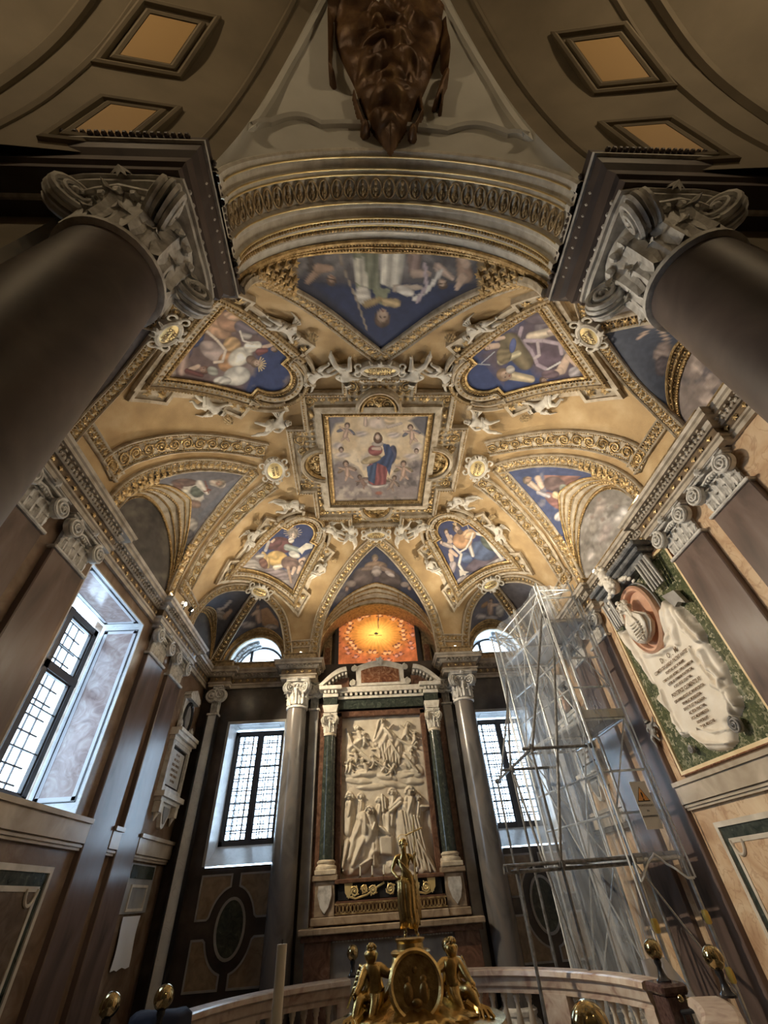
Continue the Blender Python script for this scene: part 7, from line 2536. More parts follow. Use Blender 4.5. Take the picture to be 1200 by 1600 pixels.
for nm, J in POSE.items():
    b = human(J, .72, 1.4)
    h, f = hair_cap(J, .72, (0, -.2, 1))
    b.merge(f)
    d = MB()
    q = Vector(J['pelvis']) * .72
    # drapery across the hips and trailing
    rings = [(q + Vector((0, .05, .02)), .09, .05)]
    pts = [q + Vector((.13, .06, .02)), q + Vector((0, .0, .08)), q + Vector((-.12, -.06, .03)), q + Vector((-.17, -.2, .0)), q + Vector((-.12, -.33, .02))]
    for k in range(4): d.tube([p + Vector((0, -.03 * k, .012 * (k % 2))) for p in pts], .028, 7, taper=[.6, 1.2, 1, .8, .4])
    if nm != 'herm':
        for k in range(4): d.tube([Vector(J['chest']) * .72 + Vector((.06 + .02 * k, -.02, -.04)), Vector(J['chest']) * .72 + Vector((.17 + .03 * k, .08 - .05 * k, -.05)), Vector(J['chest']) * .72 + Vector((.24 + .02 * k, .02 - .07 * k, -.07))], .022, 6, taper=[1, .9, .35])
    PROTO[nm] = (b, h, d)


def vault_figure(pose, x, y, up, label, k=1.0, flip=1, group='white stucco figures of the vault', mt=STUC):
    p, n = vp(x, y)
    up = Vector((up[0], up[1], 0)); up = (up - n * up.dot(n)).normalized(); sd = up.cross(n).normalized() * flip
    M3 = Matrix((sd * k, up * k, n * k)).transposed().to_4x4(); M3.translation = p
    r = thing('stucco_figure', label, 'statue', tuple(p), 0, group)
    b, h, d = PROTO[pose]
    MB().merge(b, M3).build('body', mt, r, smooth='all')
    MB().merge(h, M3).build('hair', mt, r, smooth='all')
    MB().merge(d, M3).build('drapery', mt, r, smooth='all')


for (sx, sy), nm in EVN.items():
    Q = quad(sx, sy)
    c, d = np.array([sx * QC[0], sy * QC[1]]), np.array([sx * QD[0], sy * QD[1]])
    for w in (-1, 1):
        x, y = Q(.50, w * .97)
        # which flank: nearer to the end wall or to the side wall
        flank = 'end' if abs(y) / HY > abs(x) / HX + .1 else 'side'
        up = -d
        vault_figure('herm' if flank == 'end' and sy > 0 else 'recline', x, y, up, f'white stucco nude with drapery on the {flank}-wall flank of the {nm} corner fresco', .9, w)
        x, y = Q(1.12, w * 1.02)
    fl = MB()
    for w in (-1, 1):
        p, n = vp(*Q(.02, w * 1.12), .03)
        for a in range(7): flower(fl, p + n * .02 + Vector((.05 * math.cos(a), .05 * math.sin(a), 0)) * (a > 0), n, (1, 0, 0), .06, 5, .04)
        p, n = vp(*Q(1.3, w * .75), .02)
        flower(fl, p, n, (1, 0, 0), .1, 6, .05)
    fl.build('rosette_cluster', OLDGOLD, ROOT_EV[(sx, sy)])
for sx in (-1, 1):
    for sy in (-1, 1):
        where = f'{"right" if sx > 0 else "left"} of the {"back" if sy > 0 else "near"} oval cartouche'
        vault_figure('sit', sx * .62, sy * 2.22, (-sx * .15, -sy), f'white stucco child with raised arm, {where}', 1.0, sx)
        vault_figure('recline', sx * 1.02, sy * 2.12, (sx * .7, -sy * .5), f'white stucco child lying outermost {where}', .9, -sx)
        vault_figure('sit', sx * 2.02, sy * 1.08, (-sx, sy * .1), f'white stucco child {"beyond" if sy > 0 else "on the near side of"} the {"right" if sx > 0 else "left"} oval cartouche', 1.0, -sx * sy)


def cartouche(x, y, rx, ry, rot, label, texts, textup, off=.10, tsize=.1):
    p, n = vp(x, y, off)
    U = Vector((math.cos(rot), math.sin(rot), 0)); U = (U - n * U.dot(n)).normalized(); V = n.cross(U).normalized()
    r = thing('cartouche', label, 'cartouche', tuple(p), 0, 'gilded name tablets of the vault')
    m = 36
    P = [p + U * rx * math.cos(a) + V * ry * math.sin(a) for a in np.linspace(0, 2 * PI, m + 1)[:-1]]
    MB().add([p + n * .045] + [q + n * .01 for q in P], [(0, 1 + i, 1 + (i + 1) % m) for i in range(m)]).build('gilt_tablet', GOLDB, r, smooth='all')
    MB().sweep(P, [n] * m, [(-.03, -.1), (-.03, .03), (0, .05), (.03, .03), (.035, -.1)], closed=True).build('frame', STUC, r, smooth=True)
    s = MB()
    for qx in (-1, 1):
        for qy in (-1, 1):
            c = p + U * qx * rx * 1.18 + V * qy * ry * .75
            pts = [c + (U * qx * math.cos(a) + V * qy * math.sin(a)) * .07 * (1 - .55 * i / 12) for i, a in enumerate(np.linspace(-1.2, 3.6, 13))]
            s.tube(pts, .022, 7, taper=[1 - .04 * i for i in range(13)])
        s.ball(p + U * qx * rx * 1.22, .05, n=8, m=6)
    for qy in (-1, 1):
        for q in (-.5, 0, .5): s.tube([p + U * q * rx * .8 + V * qy * ry * 1.05, p + U * q * rx * 1.0 + V * qy * ry * 1.22 + n * .03, p + U * q * rx * 1.2 + V * qy * (ry + .07)], .024, 6, taper=[1, .9, .5])
        flower(s, p + V * qy * ry * 1.25 + n * .02, n, U, .07, 5, .04)
    s.build('scroll_frame', STUC, r, smooth=True)
    TU = Vector((textup[0], textup[1], 0)); TU = (TU - n * TU.dot(n)).normalized(); TX = TU.cross(n).normalized()
    t = MB()
    for i, tx in enumerate(texts):
        t.merge(text_mb(tx, tsize, p + n * .05 + TU * ((len(texts) - 1) / 2 - i) * tsize * 1.05, TX, TU, extrude=.004))
    t.build('inscription', INK, r, fixn=False)
    return r


cartouche(0, -2.2, .31, .12, 0, 'oval gilt tablet lettered in two lines over the near edge of the centre fresco', ['VIDERVNT', 'EAM FILIAE'], (0, -1), tsize=.09)
cartouche(0, 2.22, .25, .12, 0, 'oval gilt tablet above the glowing window', ['SION', 'ET BEATA'], (0, -1), tsize=.085)
cartouche(-2.14, .03, .18, .25, 0, 'upright oval gilt tablet on the left of the centre fresco', ['ELECTA', 'VT SOL'], (1, 0), tsize=.075)
cartouche(2.14, .05, .18, .25, 0, 'upright oval gilt tablet on the right of the centre fresco', ['PVLCHRA', 'VT LVNA'], (-1, 0), tsize=.075)
for sx in (-1, 1):
    for sy in (-1, 1):
        nm = EVN[(sx, sy)]
        cartouche(sx * 2.93, sy * 3.25, .21, .13, math.atan2(-sx * QD[0], sy * QD[1]) if True else 0, f'gilt tablet at the foot of the {nm} corner fresco', ['VIRGA IESSE', 'FLORVIT'] if sy > 0 else ['ARCA', 'DOMINI'], (-sx * QD[0], -sy * QD[1]), off=.12, tsize=.07)

# ------------------------------------------------------------------ gilded coat of arms over the entrance arch
def p_arms(x, y):
    s = Pic(x, y, 440, 0, .28333)
    s.poly([(270, 60), (400, -60), (760, -60), (900, 60), (880, 300), (800, 500), (700, 700), (600, 862), (480, 700), (400, 500), (300, 300)], (1, 1, 1), soft=30, h=.16, folds=.035, fa=90)
    s.ell(590, 420, 190, 230, 0, h=.26, folds=.05); s.ell(590, 600, 120, 200, 0, h=.24, folds=.06); s.ell(520, 280, 60, 34, -15, h=.32); s.ell(650, 285, 50, 34, 10, h=.32); s.ell(590, 180, 160, 90, 0, h=.27, folds=.05)
    s.cap(230, 180, 250, 420, 60, 30, h=.2); s.cap(250, 420, 290, 500, 26, 14, h=.2); s.cap(240, 120, 330, 60, 60, 50, h=.22, folds=4)
    s.cap(930, 180, 920, 400, 60, 50, h=.2, folds=3); s.cap(950, 140, 1010, 220, 30, 24, h=.2); s.cap(900, 470, 840, 620, 26, 14, h=.16); s.cap(880, 500, 870, 650, 16, 10, h=.15)
    s.line([(400, 560), (420, 640), (460, 740)], 9, (1, 1, 1), h=.12); s.ell(460, 738, 26, 32, 0, h=.14); s.line([(760, 580), (770, 660), (720, 760)], 9, (1, 1, 1), h=.12); s.ell(720, 760, 24, 30, 0, h=.14)
    return s


CAW = thing('coat_of_arms', 'brown gilded carved shield with helm and tassels on the crown of the entrance arch', 'coat of arms', (0, -5.3, 7.4))
tip = np.array([.0, -5.12, 7.40]); V_up = np.array([0, -1.35, 1.75]); V_up = V_up / np.linalg.norm(V_up)
ARMM = mat('brown_gilded_wood', (.2, .1, .04), .45, .25, stops=[(.3, (.07, .035, .018)), (.55, (.16, .085, .04)), (.8, (.34, .22, .1))], scale=5, detail=6, bump=.3, bscale=30)
Nn = np.cross(np.array([1, 0, 0]), V_up); Nn = Nn if Nn[2] < 0 else -Nn
relief_from(p_arms, tip + np.array([-.62, 0, 0]) - V_up * .12 - Nn * .02, (1.24, 0, 0), V_up * 1.75, 130, 150, Nn, thr=.006, name='carved_shield', mt=ARMM, parent=CAW)

# ------------------------------------------------------------------ balustrade
RB = 2.42
RZ = .95
def pol(a, r): return (r * math.cos(math.radians(a)), r * math.sin(math.radians(a)))
def arcsweep(a0, a1, prof, n=30):
    m = MB(); k = len(prof); vs = []
    for i in range(n + 1):
        a = a0 + (a1 - a0) * i / n
        for (dr, z) in prof:
            x, y = pol(a, RB + dr); vs.append((x, y, z))
    fs = [(i * k + j, i * k + (j + 1) % k, (i + 1) * k + (j + 1) % k, (i + 1) * k + j) for i in range(n) for j in range(k)]
    fs += [tuple(range(k)), tuple(range(n * k, n * k + k))[::-1]]
    return m.add(vs, fs)
BALP = [(.035, .0), (.04, .02), (.03, .04), (.026, .06), (.045, .13), (.052, .19), (.045, .26), (.026, .38), (.022, .43), (.032, .45), (.032, .47), (.04, .48), (.04, .52)]
def balustrade(label, a0, a1, peds):
    am = (a0 + a1) / 2; x, y = pol(am, RB)
    r = thing('balustrade', label, 'balustrade', (x, y, 0), 0, 'curved marble balustrade around the font')
    rail = [(-.14, RZ - .05), (-.13, RZ - .01), (-.10, RZ), (.10, RZ), (.13, RZ - .01), (.14, RZ - .05), (.11, RZ - .07), (.10, RZ - .14), (.08, RZ - .16), (.08, RZ - .20), (-.08, RZ - .20), (-.08, RZ - .16), (-.10, RZ - .14), (-.11, RZ - .07)]
    arcsweep(a0, a1, rail).build('handrail', BALM, r)
    arcsweep(a0, a1, [(-.12, 0), (-.12, .18), (-.09, .23), (.09, .23), (.12, .18), (.12, 0)]).build('plinth', BALM, r)
    for p0, p1 in peds: arcsweep(p0, p1, [(-.085, .22), (-.085, RZ - .19), (.085, RZ - .19), (.085, .22)], 6).build('pedestal', BALM, r)
    a = a0 + 2.4
    proto = None
    while a < a1 - 1.5:
        if not any(p0 - 1.6 < a < p1 + 1.6 for p0, p1 in peds):
            x, y = pol(a, RB)
            if proto is None:
                proto = MB().lathe(BALP, (0, 0, 0), 16).build('baluster', BALW, r, smooth=True, local=True); b = proto
            else:
                b = proto.copy(); COL.objects.link(b); b.parent = r
            ox, oy = pol(am, RB)
            b.location = (x - ox, y - oy, .23)
        a += 3.7
    return r
balustrade('curved balustrade section right of the font between the altar gate and the porphyry gate post', 8, 74, [(8, 12), (38, 46), (70, 74)])
balustrade('curved balustrade section left of the font', 106, 168, [(106, 110), (136, 144), (163, 168)])
balustrade('short balustrade section at the far right edge of the picture', -44, -14, [(-20, -14)])
balustrade('short balustrade section at the lower left edge of the picture', 190, 214, [(190, 195)])
for a, nm in ((3.5, 'right gate, beside the scaffold'),):
    x, y = pol(a, RB)
    r = thing('gate_post', 'dark porphyry gate post under a brass ball, ' + nm, 'post', (x, y, 0), math.radians(a), 'porphyry gate posts')
    MB().bbox(-.10, .10, -.12, .12, 0, .88, .01).build('shaft', PORPH, r, local=True)
    MB().bbox(-.13, .13, -.15, .15, .88, .955, .02).build('cap', PORPH, r, local=True)


def finial(x, y, z, label, k=1.0):
    r = thing('ball_finial', label, 'finial', (x, y, z), 0, 'brass ball finials on the balustrade')
    MB().lathe([(.062 * k, 0), (.065 * k, .015), (.045 * k, .03), (.03 * k, .06), (.022 * k, .10), (.034 * k, .13), (.03 * k, .15 * k + .01)], n=20).build('stem', BLACKM, r, smooth=True, local=True)
    MB().ball((0, 0, .15 + .07 * k), .078 * k, n=24, m=16).build('ball', BRASS, r, smooth='all', local=True)
for q, nm in (((-.61, 2.36), 'left of the altar gate'), ((.67, 2.36), 'right of the altar gate, behind the gilt child'), (pol(3.5, RB), 'on the porphyry gate post'), ((2.50, -.70), 'at the far right beside the scaffold foot')):
    finial(q[0], q[1], RZ, f'brass ball finial on a dark stem {nm}')
finial(-2.52, -.44, RZ, 'brass ball finial at the lower left, the outer one')
finial(-2.12, -.36, RZ + .01, 'brass ball finial at the lower left, the inner one')
p = atY(920, 1590, -2.9)
finial(p[0], -2.9, p[2] - .25, 'large near brass ball cut by the bottom edge of the picture', 1.05)
g = thing('metal_gate', 'low iron gate rail with small balls in the right opening of the balustrade', 'gate', (2.44, -.27, 0))
m = MB(); pts = [(2.42, .02, .78), (2.43, -.2, .82), (2.42, -.42, .80), (2.40, -.55, .76)]
m.tube(pts, .016, 8); m.tube([(2.42, .02, .3), (2.42, -.55, .3)], .014, 8)
for k in range(5): m.cone((2.42, .0 - .13 * k, .3), (2.42, .0 - .13 * k, .8), .009, n=6)
m.build('rail', IRON, g)
for k in range(4): MB().ball((2.42, -.04 - .15 * k, .87), .028, n=12, m=8).build('knob', BRASS, g, smooth='all')

# ------------------------------------------------------------------ font with gilded cover
FT = thing('baptismal_font', 'gilt bronze font cover with round medallion on a porphyry basin', 'font', (0, 0, 0))
MB().lathe([(.42, 0), (.44, .08), (.32, .14), (.2, .2), (.17, .38), (.26, .44), (.55, .52), (.72, .62), (.78, .74), (.80, .80), (.76, .83)], n=48).build('basin', PORPH, FT, smooth=True)
cv = MB().lathe([(.78, .83), (.80, .85), (.79, .88), (.70, .90), (.60, .92), (.52, .95)], n=48); cv.build('cover_rim', BRONZE, FT, smooth=True)
MB().lathe([(.58, .93), (.50, .955), (.38, .985), (.27, 1.04), (.2, 1.13), (.165, 1.24), (.15, 1.31)], n=72, flute=24, fd=.12).build('gadrooned_dome', BRONZE, FT, smooth='all')
MB().lathe([(.18, 1.28), (.19, 1.30), (.17, 1.315), (.13, 1.32), (.125, 1.36), (.14, 1.375), (.145, 1.39), (.0, 1.392)], n=32).build('statue_drum', BRONZE, FT, smooth=True)
MC = Vector((.0, -.37, 1.125)); MN = Vector((0, -1, .22)).normalized(); MU = Vector((1, 0, 0)); MV = MN.cross(MU) * -1
if MV.z < 0: MV = -MV
md = MB(); P = [MC + MU * .215 * math.cos(a) + MV * .205 * math.sin(a) for a in np.linspace(0, 2 * PI, 41)[:-1]]
md.sweep(P, [MN] * 40, [(-.02, -.05), (-.02, .02), (0, .035), (.02, .02), (.02, -.05)], closed=True)
mo = md.build('medallion_rim', BRONZE, FT, smooth=True)
f = MB(); f.prism([(.205 * math.cos(a), .2 * math.sin(a)) for a in np.linspace(0, 2 * PI, 41)[:-1]], (MC, MU, MV, MN), -.06, .0)
for (u, v, r_, q) in ((-.07, .03, .03, 1), (.07, .03, .03, 1), (-.07, -.05, .045, 1.6), (.07, -.05, .045, 1.6), (0, .09, .025, 1), (0, -.1, .05, .6)): f.ball(MC + MU * u + MV * v + MN * .0, r_, 1, .5, q, 10, 8)
f.build('medallion_field', mat('dark_gilt_field', (.3, .2, .08), .35, 1.0, stops=[(.3, (.18, .11, .04)), (.7, (.42, .29, .12))], scale=14, bump=.3, bscale=40), mo, smooth=True)
# two seated children on the cover
PJ = dict(pelvis=(0, 0, .0), waist=(.0, .02, .09), chest=(.01, .02, .19), neck=(.015, .0, .27), head=(.02, -.01, .33), crown=(.02, -.01, .40),
    shL=(.10, .02, .22), elL=(.15, -.08, .12), wrL=(.20, -.14, .06), haL=(.21, -.16, .04), shR=(-.09, .02, .22), elR=(-.18, -.04, .18), wrR=(-.26, -.08, .22), haR=(-.28, -.09, .23),
    hipL=(.07, -.02, -.01), knL=(.17, -.16, .02), anL=(.22, -.22, -.12), toL=(.25, -.27, -.14), hipR=(-.05, -.03, -.01), knR=(-.02, -.18, .0), anR=(.04, -.24, -.12), toR=(.05, -.30, -.13))
for s in (-1, 1):
    J = {k: (v[0] * s if True else 0, v[1], v[2]) for k, v in PJ.items()}
    J = {k: Vector(v) for k, v in J.items()}
    off = Vector((s * .36, -.10, 1.04))
    r = thing('gilt_child', f'gilt bronze child seated on the {"left" if s < 0 else "right"} of the font medallion', 'statue', tuple(off), 0, 'gilt children on the font cover')
    b = human(J, .78, 1.45); h, fc = hair_cap(J, .78, (-s * .3, -1, -.1)); b.merge(fc)
    T = Matrix.Translation(off)
    MB().merge(b, T).build('body', BRONZE, r, smooth='all'); MB().merge(h, T).build('hair', BRONZE, r, smooth='all')
    w = MB()
    for k in range(5): w.tube([off + Vector((s * .03, .05, .14 - .01 * k)), off + Vector((s * (.12 + .015 * k), .1, .2 - .035 * k)), off + Vector((s * (.16 + .02 * k), .12, .10 - .04 * k))], .017, 6, taper=[1, .9, .4])
    w.build('wing', BRONZE, r, smooth='all')
    d = MB()
    for k in range(3): d.tube([off + Vector((s * .1, -.05, .0 - .02 * k)), off + Vector((0, -.1, .0 - .03 * k)), off + Vector((-s * .08, -.08, -.02 * k))], .024, 6)
    d.build('drapery', BRONZE, r, smooth='all')
sh = MB()
for s in (-1, 1):
    for k in range(4): sh.tube([(s * .45, -.22, .98), (s * (.52 + .03 * k), -.3, .94), (s * (.50 + .05 * k), -.38 + .02 * k, .90)], .03, 6, taper=[1, .8, .4])
sh.build('leaf_scroll', BRONZE, FT, smooth=True)
# standing statue on top
SJ = dict(pelvis=(0, 0, .40), waist=(.0, .0, .47), chest=(-.005, -.005, .575), neck=(-.005, -.015, .65), head=(0, -.025, .69), crown=(.0, -.03, .735),
    shL=(.075, .0, .61), elL=(.115, -.03, .52), wrL=(.10, -.08, .575), haL=(.10, -.10, .60), shR=(-.085, .0, .61), elR=(-.135, .0, .50), wrR=(-.085, -.065, .44), haR=(-.065, -.08, .43),
    hipL=(.045, 0, .38), knL=(.065, -.03, .21), anL=(.07, .01, .035), toL=(.085, -.045, .015), hipR=(-.045, 0, .38), knR=(-.035, -.02, .20), anR=(-.035, 0, .035), toR=(-.045, -.055, .015))
SO = Vector((0, 0, 1.392))
ST = thing('gilt_statue', 'gilt bronze robed bearded figure with thin cross standing on the font cover', 'statue', tuple(SO))
J = {k: Vector(v) for k, v in SJ.items()}
b = human(J, 1.0, .6); h, fc = hair_cap(J, 1.0, (0, -1, -.1), .5)
T = Matrix.Translation(SO)
b.ball(J['head'] * .5 + J['crown'] * .5, .038, .9, 1, 1.2, 14, 10)
fx = MB(); hd = J['head'] * .5 + J['crown'] * .5
fx.cone(hd + Vector((0, -.036, .004)), hd + Vector((0, -.048, -.008)), .004, .007, 6); fx.ball(hd + Vector((0, -.03, -.034)), .02, 1, .8, 1.2, 8, 6)
for q in (-1, 1): fx.ball(hd + Vector((q * .014, -.034, .006)), .005); fx.ball(hd + Vector((q * .035, 0, -.002)), .008)
MB().merge(b, T).merge(fx, T).build('body', BRONZE, ST, smooth='all')
hh = MB(); rnd = random.Random(3)
for i in range(46):
    v = Vector((rnd.gauss(0, 1), rnd.gauss(0, 1), rnd.gauss(0, 1))).normalized()
    if v.y < -.3 and v.z < .5: continue
    hh.ball(hd + v * .04 + SO, .012, n=6, m=5)
hh.build('hair', BRONZE, ST, smooth='all')
rb = MB()
rings = [(SO + Vector((.0, 0, .44)), .075, .055), (SO + Vector((0, -.005, .40)), .088, .066), (SO + Vector((0, -.01, .32)), .092, .07), (SO + Vector((.0, -.01, .22)), .09, .068), (SO + Vector((.01, -.005, .14)), .088, .066), (SO + Vector((.012, 0, .07)), .092, .07)]
folds_cloth(rb, rings, 60, 9, .13, 2)
ro = rb.build('robe', BRONZE, ST, smooth='all')
ms = MB()
for k in range(5): ms.tube([SO + Vector((-.09, .01, .62 - .01 * k)), SO + Vector((-.03 + .01 * k, -.05, .55 - .02 * k)), SO + Vector((.05, -.055, .47 - .015 * k)), SO + Vector((.095, -.02, .40 - .05 * k))], .013, 6)
for k in range(5): ms.tube([SO + Vector((.09 + .006 * k, -.02 + .01 * k, .46)), SO + Vector((.10 + .006 * k, -.0 + .01 * k, .30)), SO + Vector((.098 + .008 * k, .01 * k, .12))], .014, 6, taper=[.8, 1, .7])
ms.build('mantle', BRONZE, ST, smooth='all')
cs = MB(); hnd = SO + J['haL']
cs.cone(hnd + Vector((-.01, 0, -.18)), hnd + Vector((.02, -.0, .34)), .008, n=6); cs.cone(hnd + Vector((-.085, 0, .175)), hnd + Vector((.105, 0, .235)), .008, n=6)
cs.build('cross_staff', GOLDB, ST)
hl = MB(); hl.tube([SO + hd + Vector((.055 * math.cos(a), .03 + .01, .05 + .035 * math.sin(a))) for a in np.linspace(0, 2 * PI, 22)[:-1]], .0035, 5, closed=True)
hl.build('halo', GOLDB, ST)

# ------------------------------------------------------------------ tall candle, dark cloth stand
p = atY(441, 1475, -3.0)
r = thing('paschal_candle', 'tall slim white candle standing left of the font', 'candle', (p[0], -3.0, 0))
MB().cone((0, 0, .72), (0, 0, p[2]), .024, .022, 20).build('wax', WAX, r, local=True, smooth=True)
MB().cone((0, 0, p[2]), (0, 0, p[2] + .015), .003, n=6).build('wick', IRON, r, local=True)
MB().lathe([(.16, 0), (.16, .03), (.05, .06), (.025, .12), (.022, .6), (.05, .66), (.06, .72), (.05, .73)], n=20).build('candlestick', BRASS, r, local=True, smooth=True)
r = thing('covered_stand', 'stand draped in dark blue cloth behind the lower left finials', 'stand', (-2.0, -.1, 0))
m = MB(); folds_cloth(m, [(Vector((-2.25, .05, 1.06)), .22, .12), (Vector((-2.25, .05, 1.03)), .26, .16), (Vector((-2.25, .05, .5)), .29, .19), (Vector((-2.25, .05, .02)), .32, .21)], 40, 7, .06)
m.build('cloth', mat('navy_cloth', (.012, .018, .04), .8), r, smooth='all')

# ------------------------------------------------------------------ scaffold tower with sheeting
SCF = thing('scaffold_tower', 'galvanised scaffold tower with plank decks in front of the back right corner', 'scaffold', (3.3, 2.2, 0))
PA, PB, PC, PD = (3.07, 1.25), (3.74, 1.25), (2.74, 3.30), (3.74, 3.30)
PM, PN = (2.90, 2.28), (3.74, 2.28)
TR = .024
for q in (PA, PB, PC, PD, PM, PN): MB().cone((q[0], q[1], 0), (q[0], q[1], 6.12), TR, n=10).build('standard', STEEL, SCF, smooth=True)
def tubes(name, segs, r=TR, mt=STEEL):
    for a, b in segs: MB().cone(a, b, r, n=8).build(name, mt, SCF, smooth=True)
LV = (1.87, 3.58, 5.28)
segs = []
def P3(q, z): return (q[0], q[1], z)
for z in LV:
    for a, b in ((PA, PB), (PC, PD), (PM, PN), (PA, PM), (PM, PC), (PB, PN), (PN, PD)): segs.append((P3(a, z), P3(b, z)))
tubes('ledger', segs)
segs = []
for z in LV:
    for dz in (.5, 1.0):
        if z + dz < 6.1:
            for a, b in ((PA, PB), (PA, PM), (PM, PC)): segs.append((P3(a, z + dz), P3(b, z + dz)))
segs += [(P3(PA, 5.95), P3(PB, 5.95)), (P3(PA, 5.95), P3(PM, 5.95)), (P3(PM, 5.95), P3(PC, 5.95)), (P3(PC, 5.95), P3(PD, 5.95))]
tubes('guard_rail', segs, .016)
segs = []
for i, (z0, z1) in enumerate(((.15, 1.87), (1.87, 3.58), (3.58, 5.28), (5.28, 5.95))):
    for j, (a, b) in enumerate(((PA, PM), (PM, PC), (PC, PD))):
        if (i + j) % 2: a, b = b, a
        segs.append((P3(a, z0), P3(b, z1)))
    segs.append((P3(PA, z0 + .5), P3(PB, z1)) if i % 2 else (P3(PB, z0 + .5), P3(PA, z1)))
tubes('diagonal_brace', segs, .013)
for z in LV:
    for k in range(3):
        x0a = 3.07 + .03 + .22 * k; x0b = 2.74 + .05 + .31 * k
        m = MB(); m.add([(x0a, 1.28, z + .03), (x0a + .205, 1.28, z + .03), (x0b + .28, 3.27, z + .03), (x0b, 3.27, z + .03), (x0a, 1.28, z + .07), (x0a + .205, 1.28, z + .07), (x0b + .28, 3.27, z + .07), (x0b, 3.27, z + .07)], [(0, 3, 2, 1), (4, 5, 6, 7), (0, 1, 5, 4), (1, 2, 6, 5), (2, 3, 7, 6), (3, 0, 4, 7)])
        m.build('deck_plank', mat('grey_deck_board', (.42, .43, .44), .5, .3) if z == LV[0] and k == 0 else bpy.data.materials['grey_deck_board'], SCF)
m = MB(); m.box(3.07, 3.74, 1.215, 1.235, 3.60, 3.72); m.build('toe_board', mat('worn_board', (.5, .48, .42), .6), SCF)
# outrigger frame
OX = 2.12
segs = [((OX, 1.25, 0), (OX, 1.25, 3.28)), ((OX, 2.45, 0), (OX, 2.45, 3.28)), ((1.36, 1.25, 1.9), (3.1, 1.25, 1.9)), ((1.36, 1.3, 1.84), (3.1, 1.3, 1.84)), ((1.98, 1.25, 3.22), (3.1, 1.25, 3.22)), ((OX, 1.2, 3.22), (OX + .05, 3.75, 3.22)), ((1.95, 2.45, 3.18), (2.9, 2.45, 3.18)),
        ((3.05, 1.22, 5.6), (OX - .02, 1.22, 3.15)), ((3.05, 1.29, 4.9), (OX, 1.29, 1.86)), ((2.76, 3.3, 4.9), (OX + .1, 3.7, 3.2)), ((OX + .05, 3.7, 3.25), (OX + .05, 3.7, 0)), ((OX, 2.5, 3.2), (2.72, 3.28, 5.1)), ((OX + .02, 1.3, .2), (OX + .02, 2.45, 3.1)), ((1.5, 1.3, 0), (1.55, 1.3, 1.9)), ((OX, 1.25, 1.9), (2.9, 2.28, 1.9))]
tubes('outrigger_tube', segs, .021, DARKSTEEL)
for c in ((OX, 1.25, 3.22), (OX, 1.25, 1.88), (OX, 2.45, 3.18), (3.07, 1.25, 3.22), (3.07, 1.25, 1.88), (1.4, 1.27, 1.87), (OX + .05, 3.7, 3.22), (3.0, 1.25, 5.4)):
    m = MB(); m.cone((c[0] - .04, c[1], c[2]), (c[0] + .04, c[1], c[2]), .038, n=8); m.cone((c[0], c[1] - .045, c[2] + .01), (c[0], c[1] + .045, c[2] + .01), .036, n=8); m.box(c[0] - .015, c[0] + .015, c[1] - .07, c[1] - .03, c[2] - .03, c[2] + .03)
    m.build('coupler', DARKSTEEL, SCF)
for (q, z, t) in ((PA, 1.26, 'left'), (PB, 1.30, 'right'), (PB, .82, 'low')):
    m = MB().lathe([(.02, -.07), (.036, -.05), (.04, 0), (.036, .05), (.02, .07)], (q[0], q[1], z), 14)
    m.build('yellow_guard', YEL, SCF, smooth=True)


def sheet(label, a, b, zb, zt, n=44, m=70, seed=0):
    """wrinkled translucent sheet between plan points a and b; zb(u) lower edge"""
    a = np.array(a); b = np.array(b); d = (b - a) / np.linalg.norm(b - a); nn = np.array([d[1], -d[0]])
    PP = np.zeros((n, m, 3))
    for i in range(n):
        u = i / (n - 1)
        for j in range(m):
            v = j / (m - 1)
            z = zb(u) + (zt(u) - zb(u)) * v
            w = .022 * math.sin(u * 17 + seed + 1.5 * math.sin(z * 1.3)) + .03 * math.sin(u * 6 + z * 1.7 + seed) + .012 * math.sin(u * 41 + z * 3 + seed) - .01
            w *= 4 * u * (1 - u) * .8 + .2
            q = a + (b - a) * u + nn * (w + .035)
            PP[i, j] = (q[0], q[1], z)
    mb = grid_mesh(PP)
    c = a + (b - a) * .5
    r = thing('plastic_sheet', label, 'plastic sheet', (c[0], c[1], float(zb(.5))), 0, 'translucent sheets around the scaffold')
    mb.build('film', PLAST, r, smooth='all')
    h = MB()
    h.tube([Vector(PP[0, j]) for j in range(0, m, 3)], .012, 5); h.tube([Vector(PP[-1, j]) for j in range(0, m, 3)], .012, 5); h.tube([Vector(PP[i, 0]) for i in range(0, n, 2)], .014, 5)
    h.build('hem', mat('bunched_film', (.72, .74, .75), .4) if 'bunched_film' not in bpy.data.materials else bpy.data.materials['bunched_film'], r, smooth=True)
sheet('wrinkled translucent sheet on the front of the scaffold with a tent-shaped opening', (PA[0] - .02, PA[1] - .03), (PB[0] + .03, PB[1] - .03), lambda u: 1.66 + .26 * max(0, 1 - abs(u - .42) / .42), lambda u: 6.02 + .02 * math.sin(u * 9))
sheet('long translucent sheet on the altar side of the scaffold', (PC[0] - .1, PC[1] + .05), (PA[0] - .05, PA[1] - .04), lambda u: .25, lambda u: 6.0 + .05 * math.sin(u * 7), seed=2)
sheet('translucent sheet across the back of the scaffold', (PD[0], PD[1] + .06), (PC[0] - .1, PC[1] + .06), lambda u: .3, lambda u: 6.0, seed=5)
r = thing('warning_sign', 'white board with orange warning triangle hung on the front sheet', 'sign', (3.43, 1.08, 2.16))
m = MB().box(3.33, 3.56, 1.085, 1.095, 2.16, 2.70); m.build('board', mat('translucent_board', (.62, .6, .56), .5), r)
tri = [(-.09, -.075), (.09, -.075), (0, .10)]
F = ((3.44, 1.085, 2.54), (1, 0, 0), (0, 0, 1), (0, -1, 0))
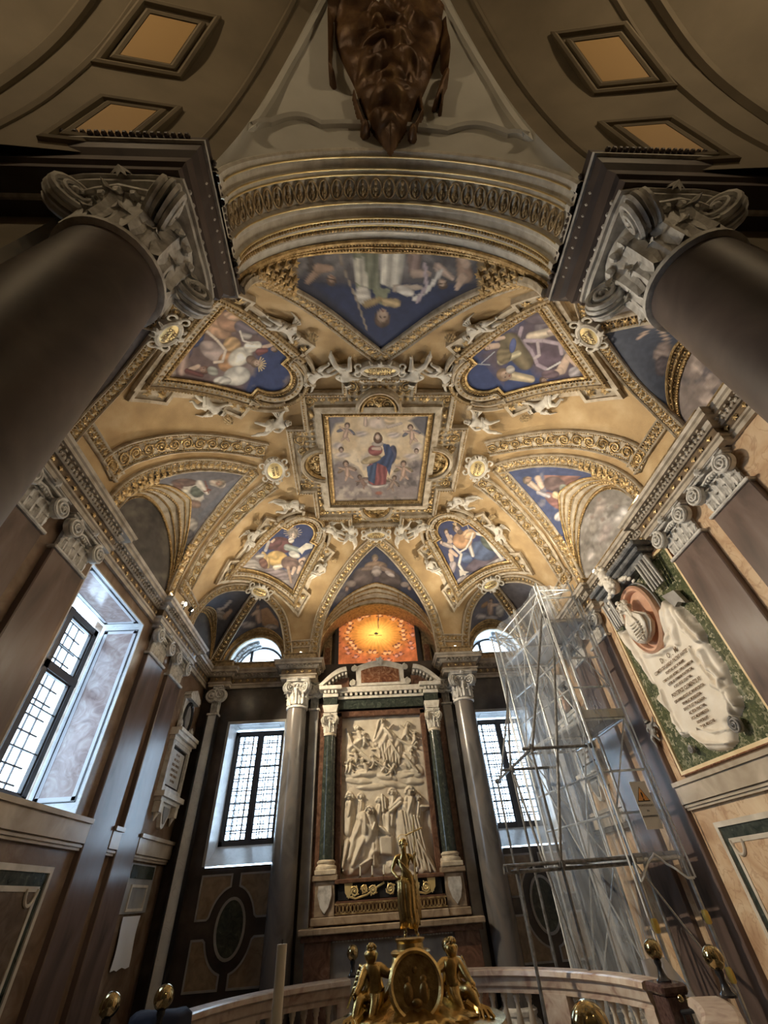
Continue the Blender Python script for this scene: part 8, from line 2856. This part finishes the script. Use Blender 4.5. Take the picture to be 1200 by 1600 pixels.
m = MB().prism(tri, F, 0, .003); m.build('black_border', INKB, r)
m = MB().prism([(p[0] * .84, p[1] * .84 + .000) for p in tri], F, .003, .006); m.build('orange_triangle', mat('orange_film', (.72, .34, .10), .6), r)
t = MB(); t.merge(text_mb('!', .13, (3.44, 1.078, 2.52), (1, 0, 0), (0, 0, 1), extrude=.001, bold=.003)); t.merge(text_mb('PONTEGGIO', .038, (3.445, 1.083, 2.42), (1, 0, 0), (0, 0, 1), extrude=.001)); t.merge(text_mb('IN', .034, (3.445, 1.083, 2.36), (1, 0, 0), (0, 0, 1), extrude=.001)); t.merge(text_mb('ALLESTIMENTO', .03, (3.445, 1.083, 2.30), (1, 0, 0), (0, 0, 1), extrude=.001))
t.build('lettering', INKB, r, fixn=False)
def dust_sheet(x0, x1, y, zt, label):
    m = MB(); vs = []
    for i in range(20):
        u = i / 19
        for j in range(10): vs.append((x0 + (x1 - x0) * u, y + .015 * math.sin(u * 19 + j * .4), zt(u) * j / 9 + .01))
    m.add(vs, [(i * 10 + j, i * 10 + j + 1, (i + 1) * 10 + j + 1, (i + 1) * 10 + j) for i in range(19) for j in range(9)])
    o = solo('dust_sheet', m, SCRM, label, 'dust sheet', smooth='all')
SCRM = mat('white_screen_cloth', (.78, .84, .95), .7)
dust_sheet(1.84, 2.28, 2.05, lambda u: .76, 'narrow white dust sheet behind the balustrade rail left of the gate post')
dust_sheet(2.66, 3.24, 1.05, lambda u: 1.01 if u < .5 else 1.01 - .95 * (u - .5), 'white dust sheet at the scaffold foot right of the gate post')

# small carved cherub on the wall between the monument and the scaffold
p_ = Vector((XW - .04, 1.02, 3.30))
r = thing('carved_cherub', 'small grey carved cherub on the wall strip between the monument and the scaffold', 'carving', tuple(p_))
b, h, d = PROTO['sit']
M3 = Matrix(((0, 0, -1), (-1, 0, 0), (0, 1, 0))).to_4x4() @ Matrix.Scale(.5, 4); M3.translation = p_
for q_, nm_ in ((b, 'body'), (h, 'hair'), (d, 'drapery')): MB().merge(q_, M3).build(nm_, GREYM, r, smooth='all')
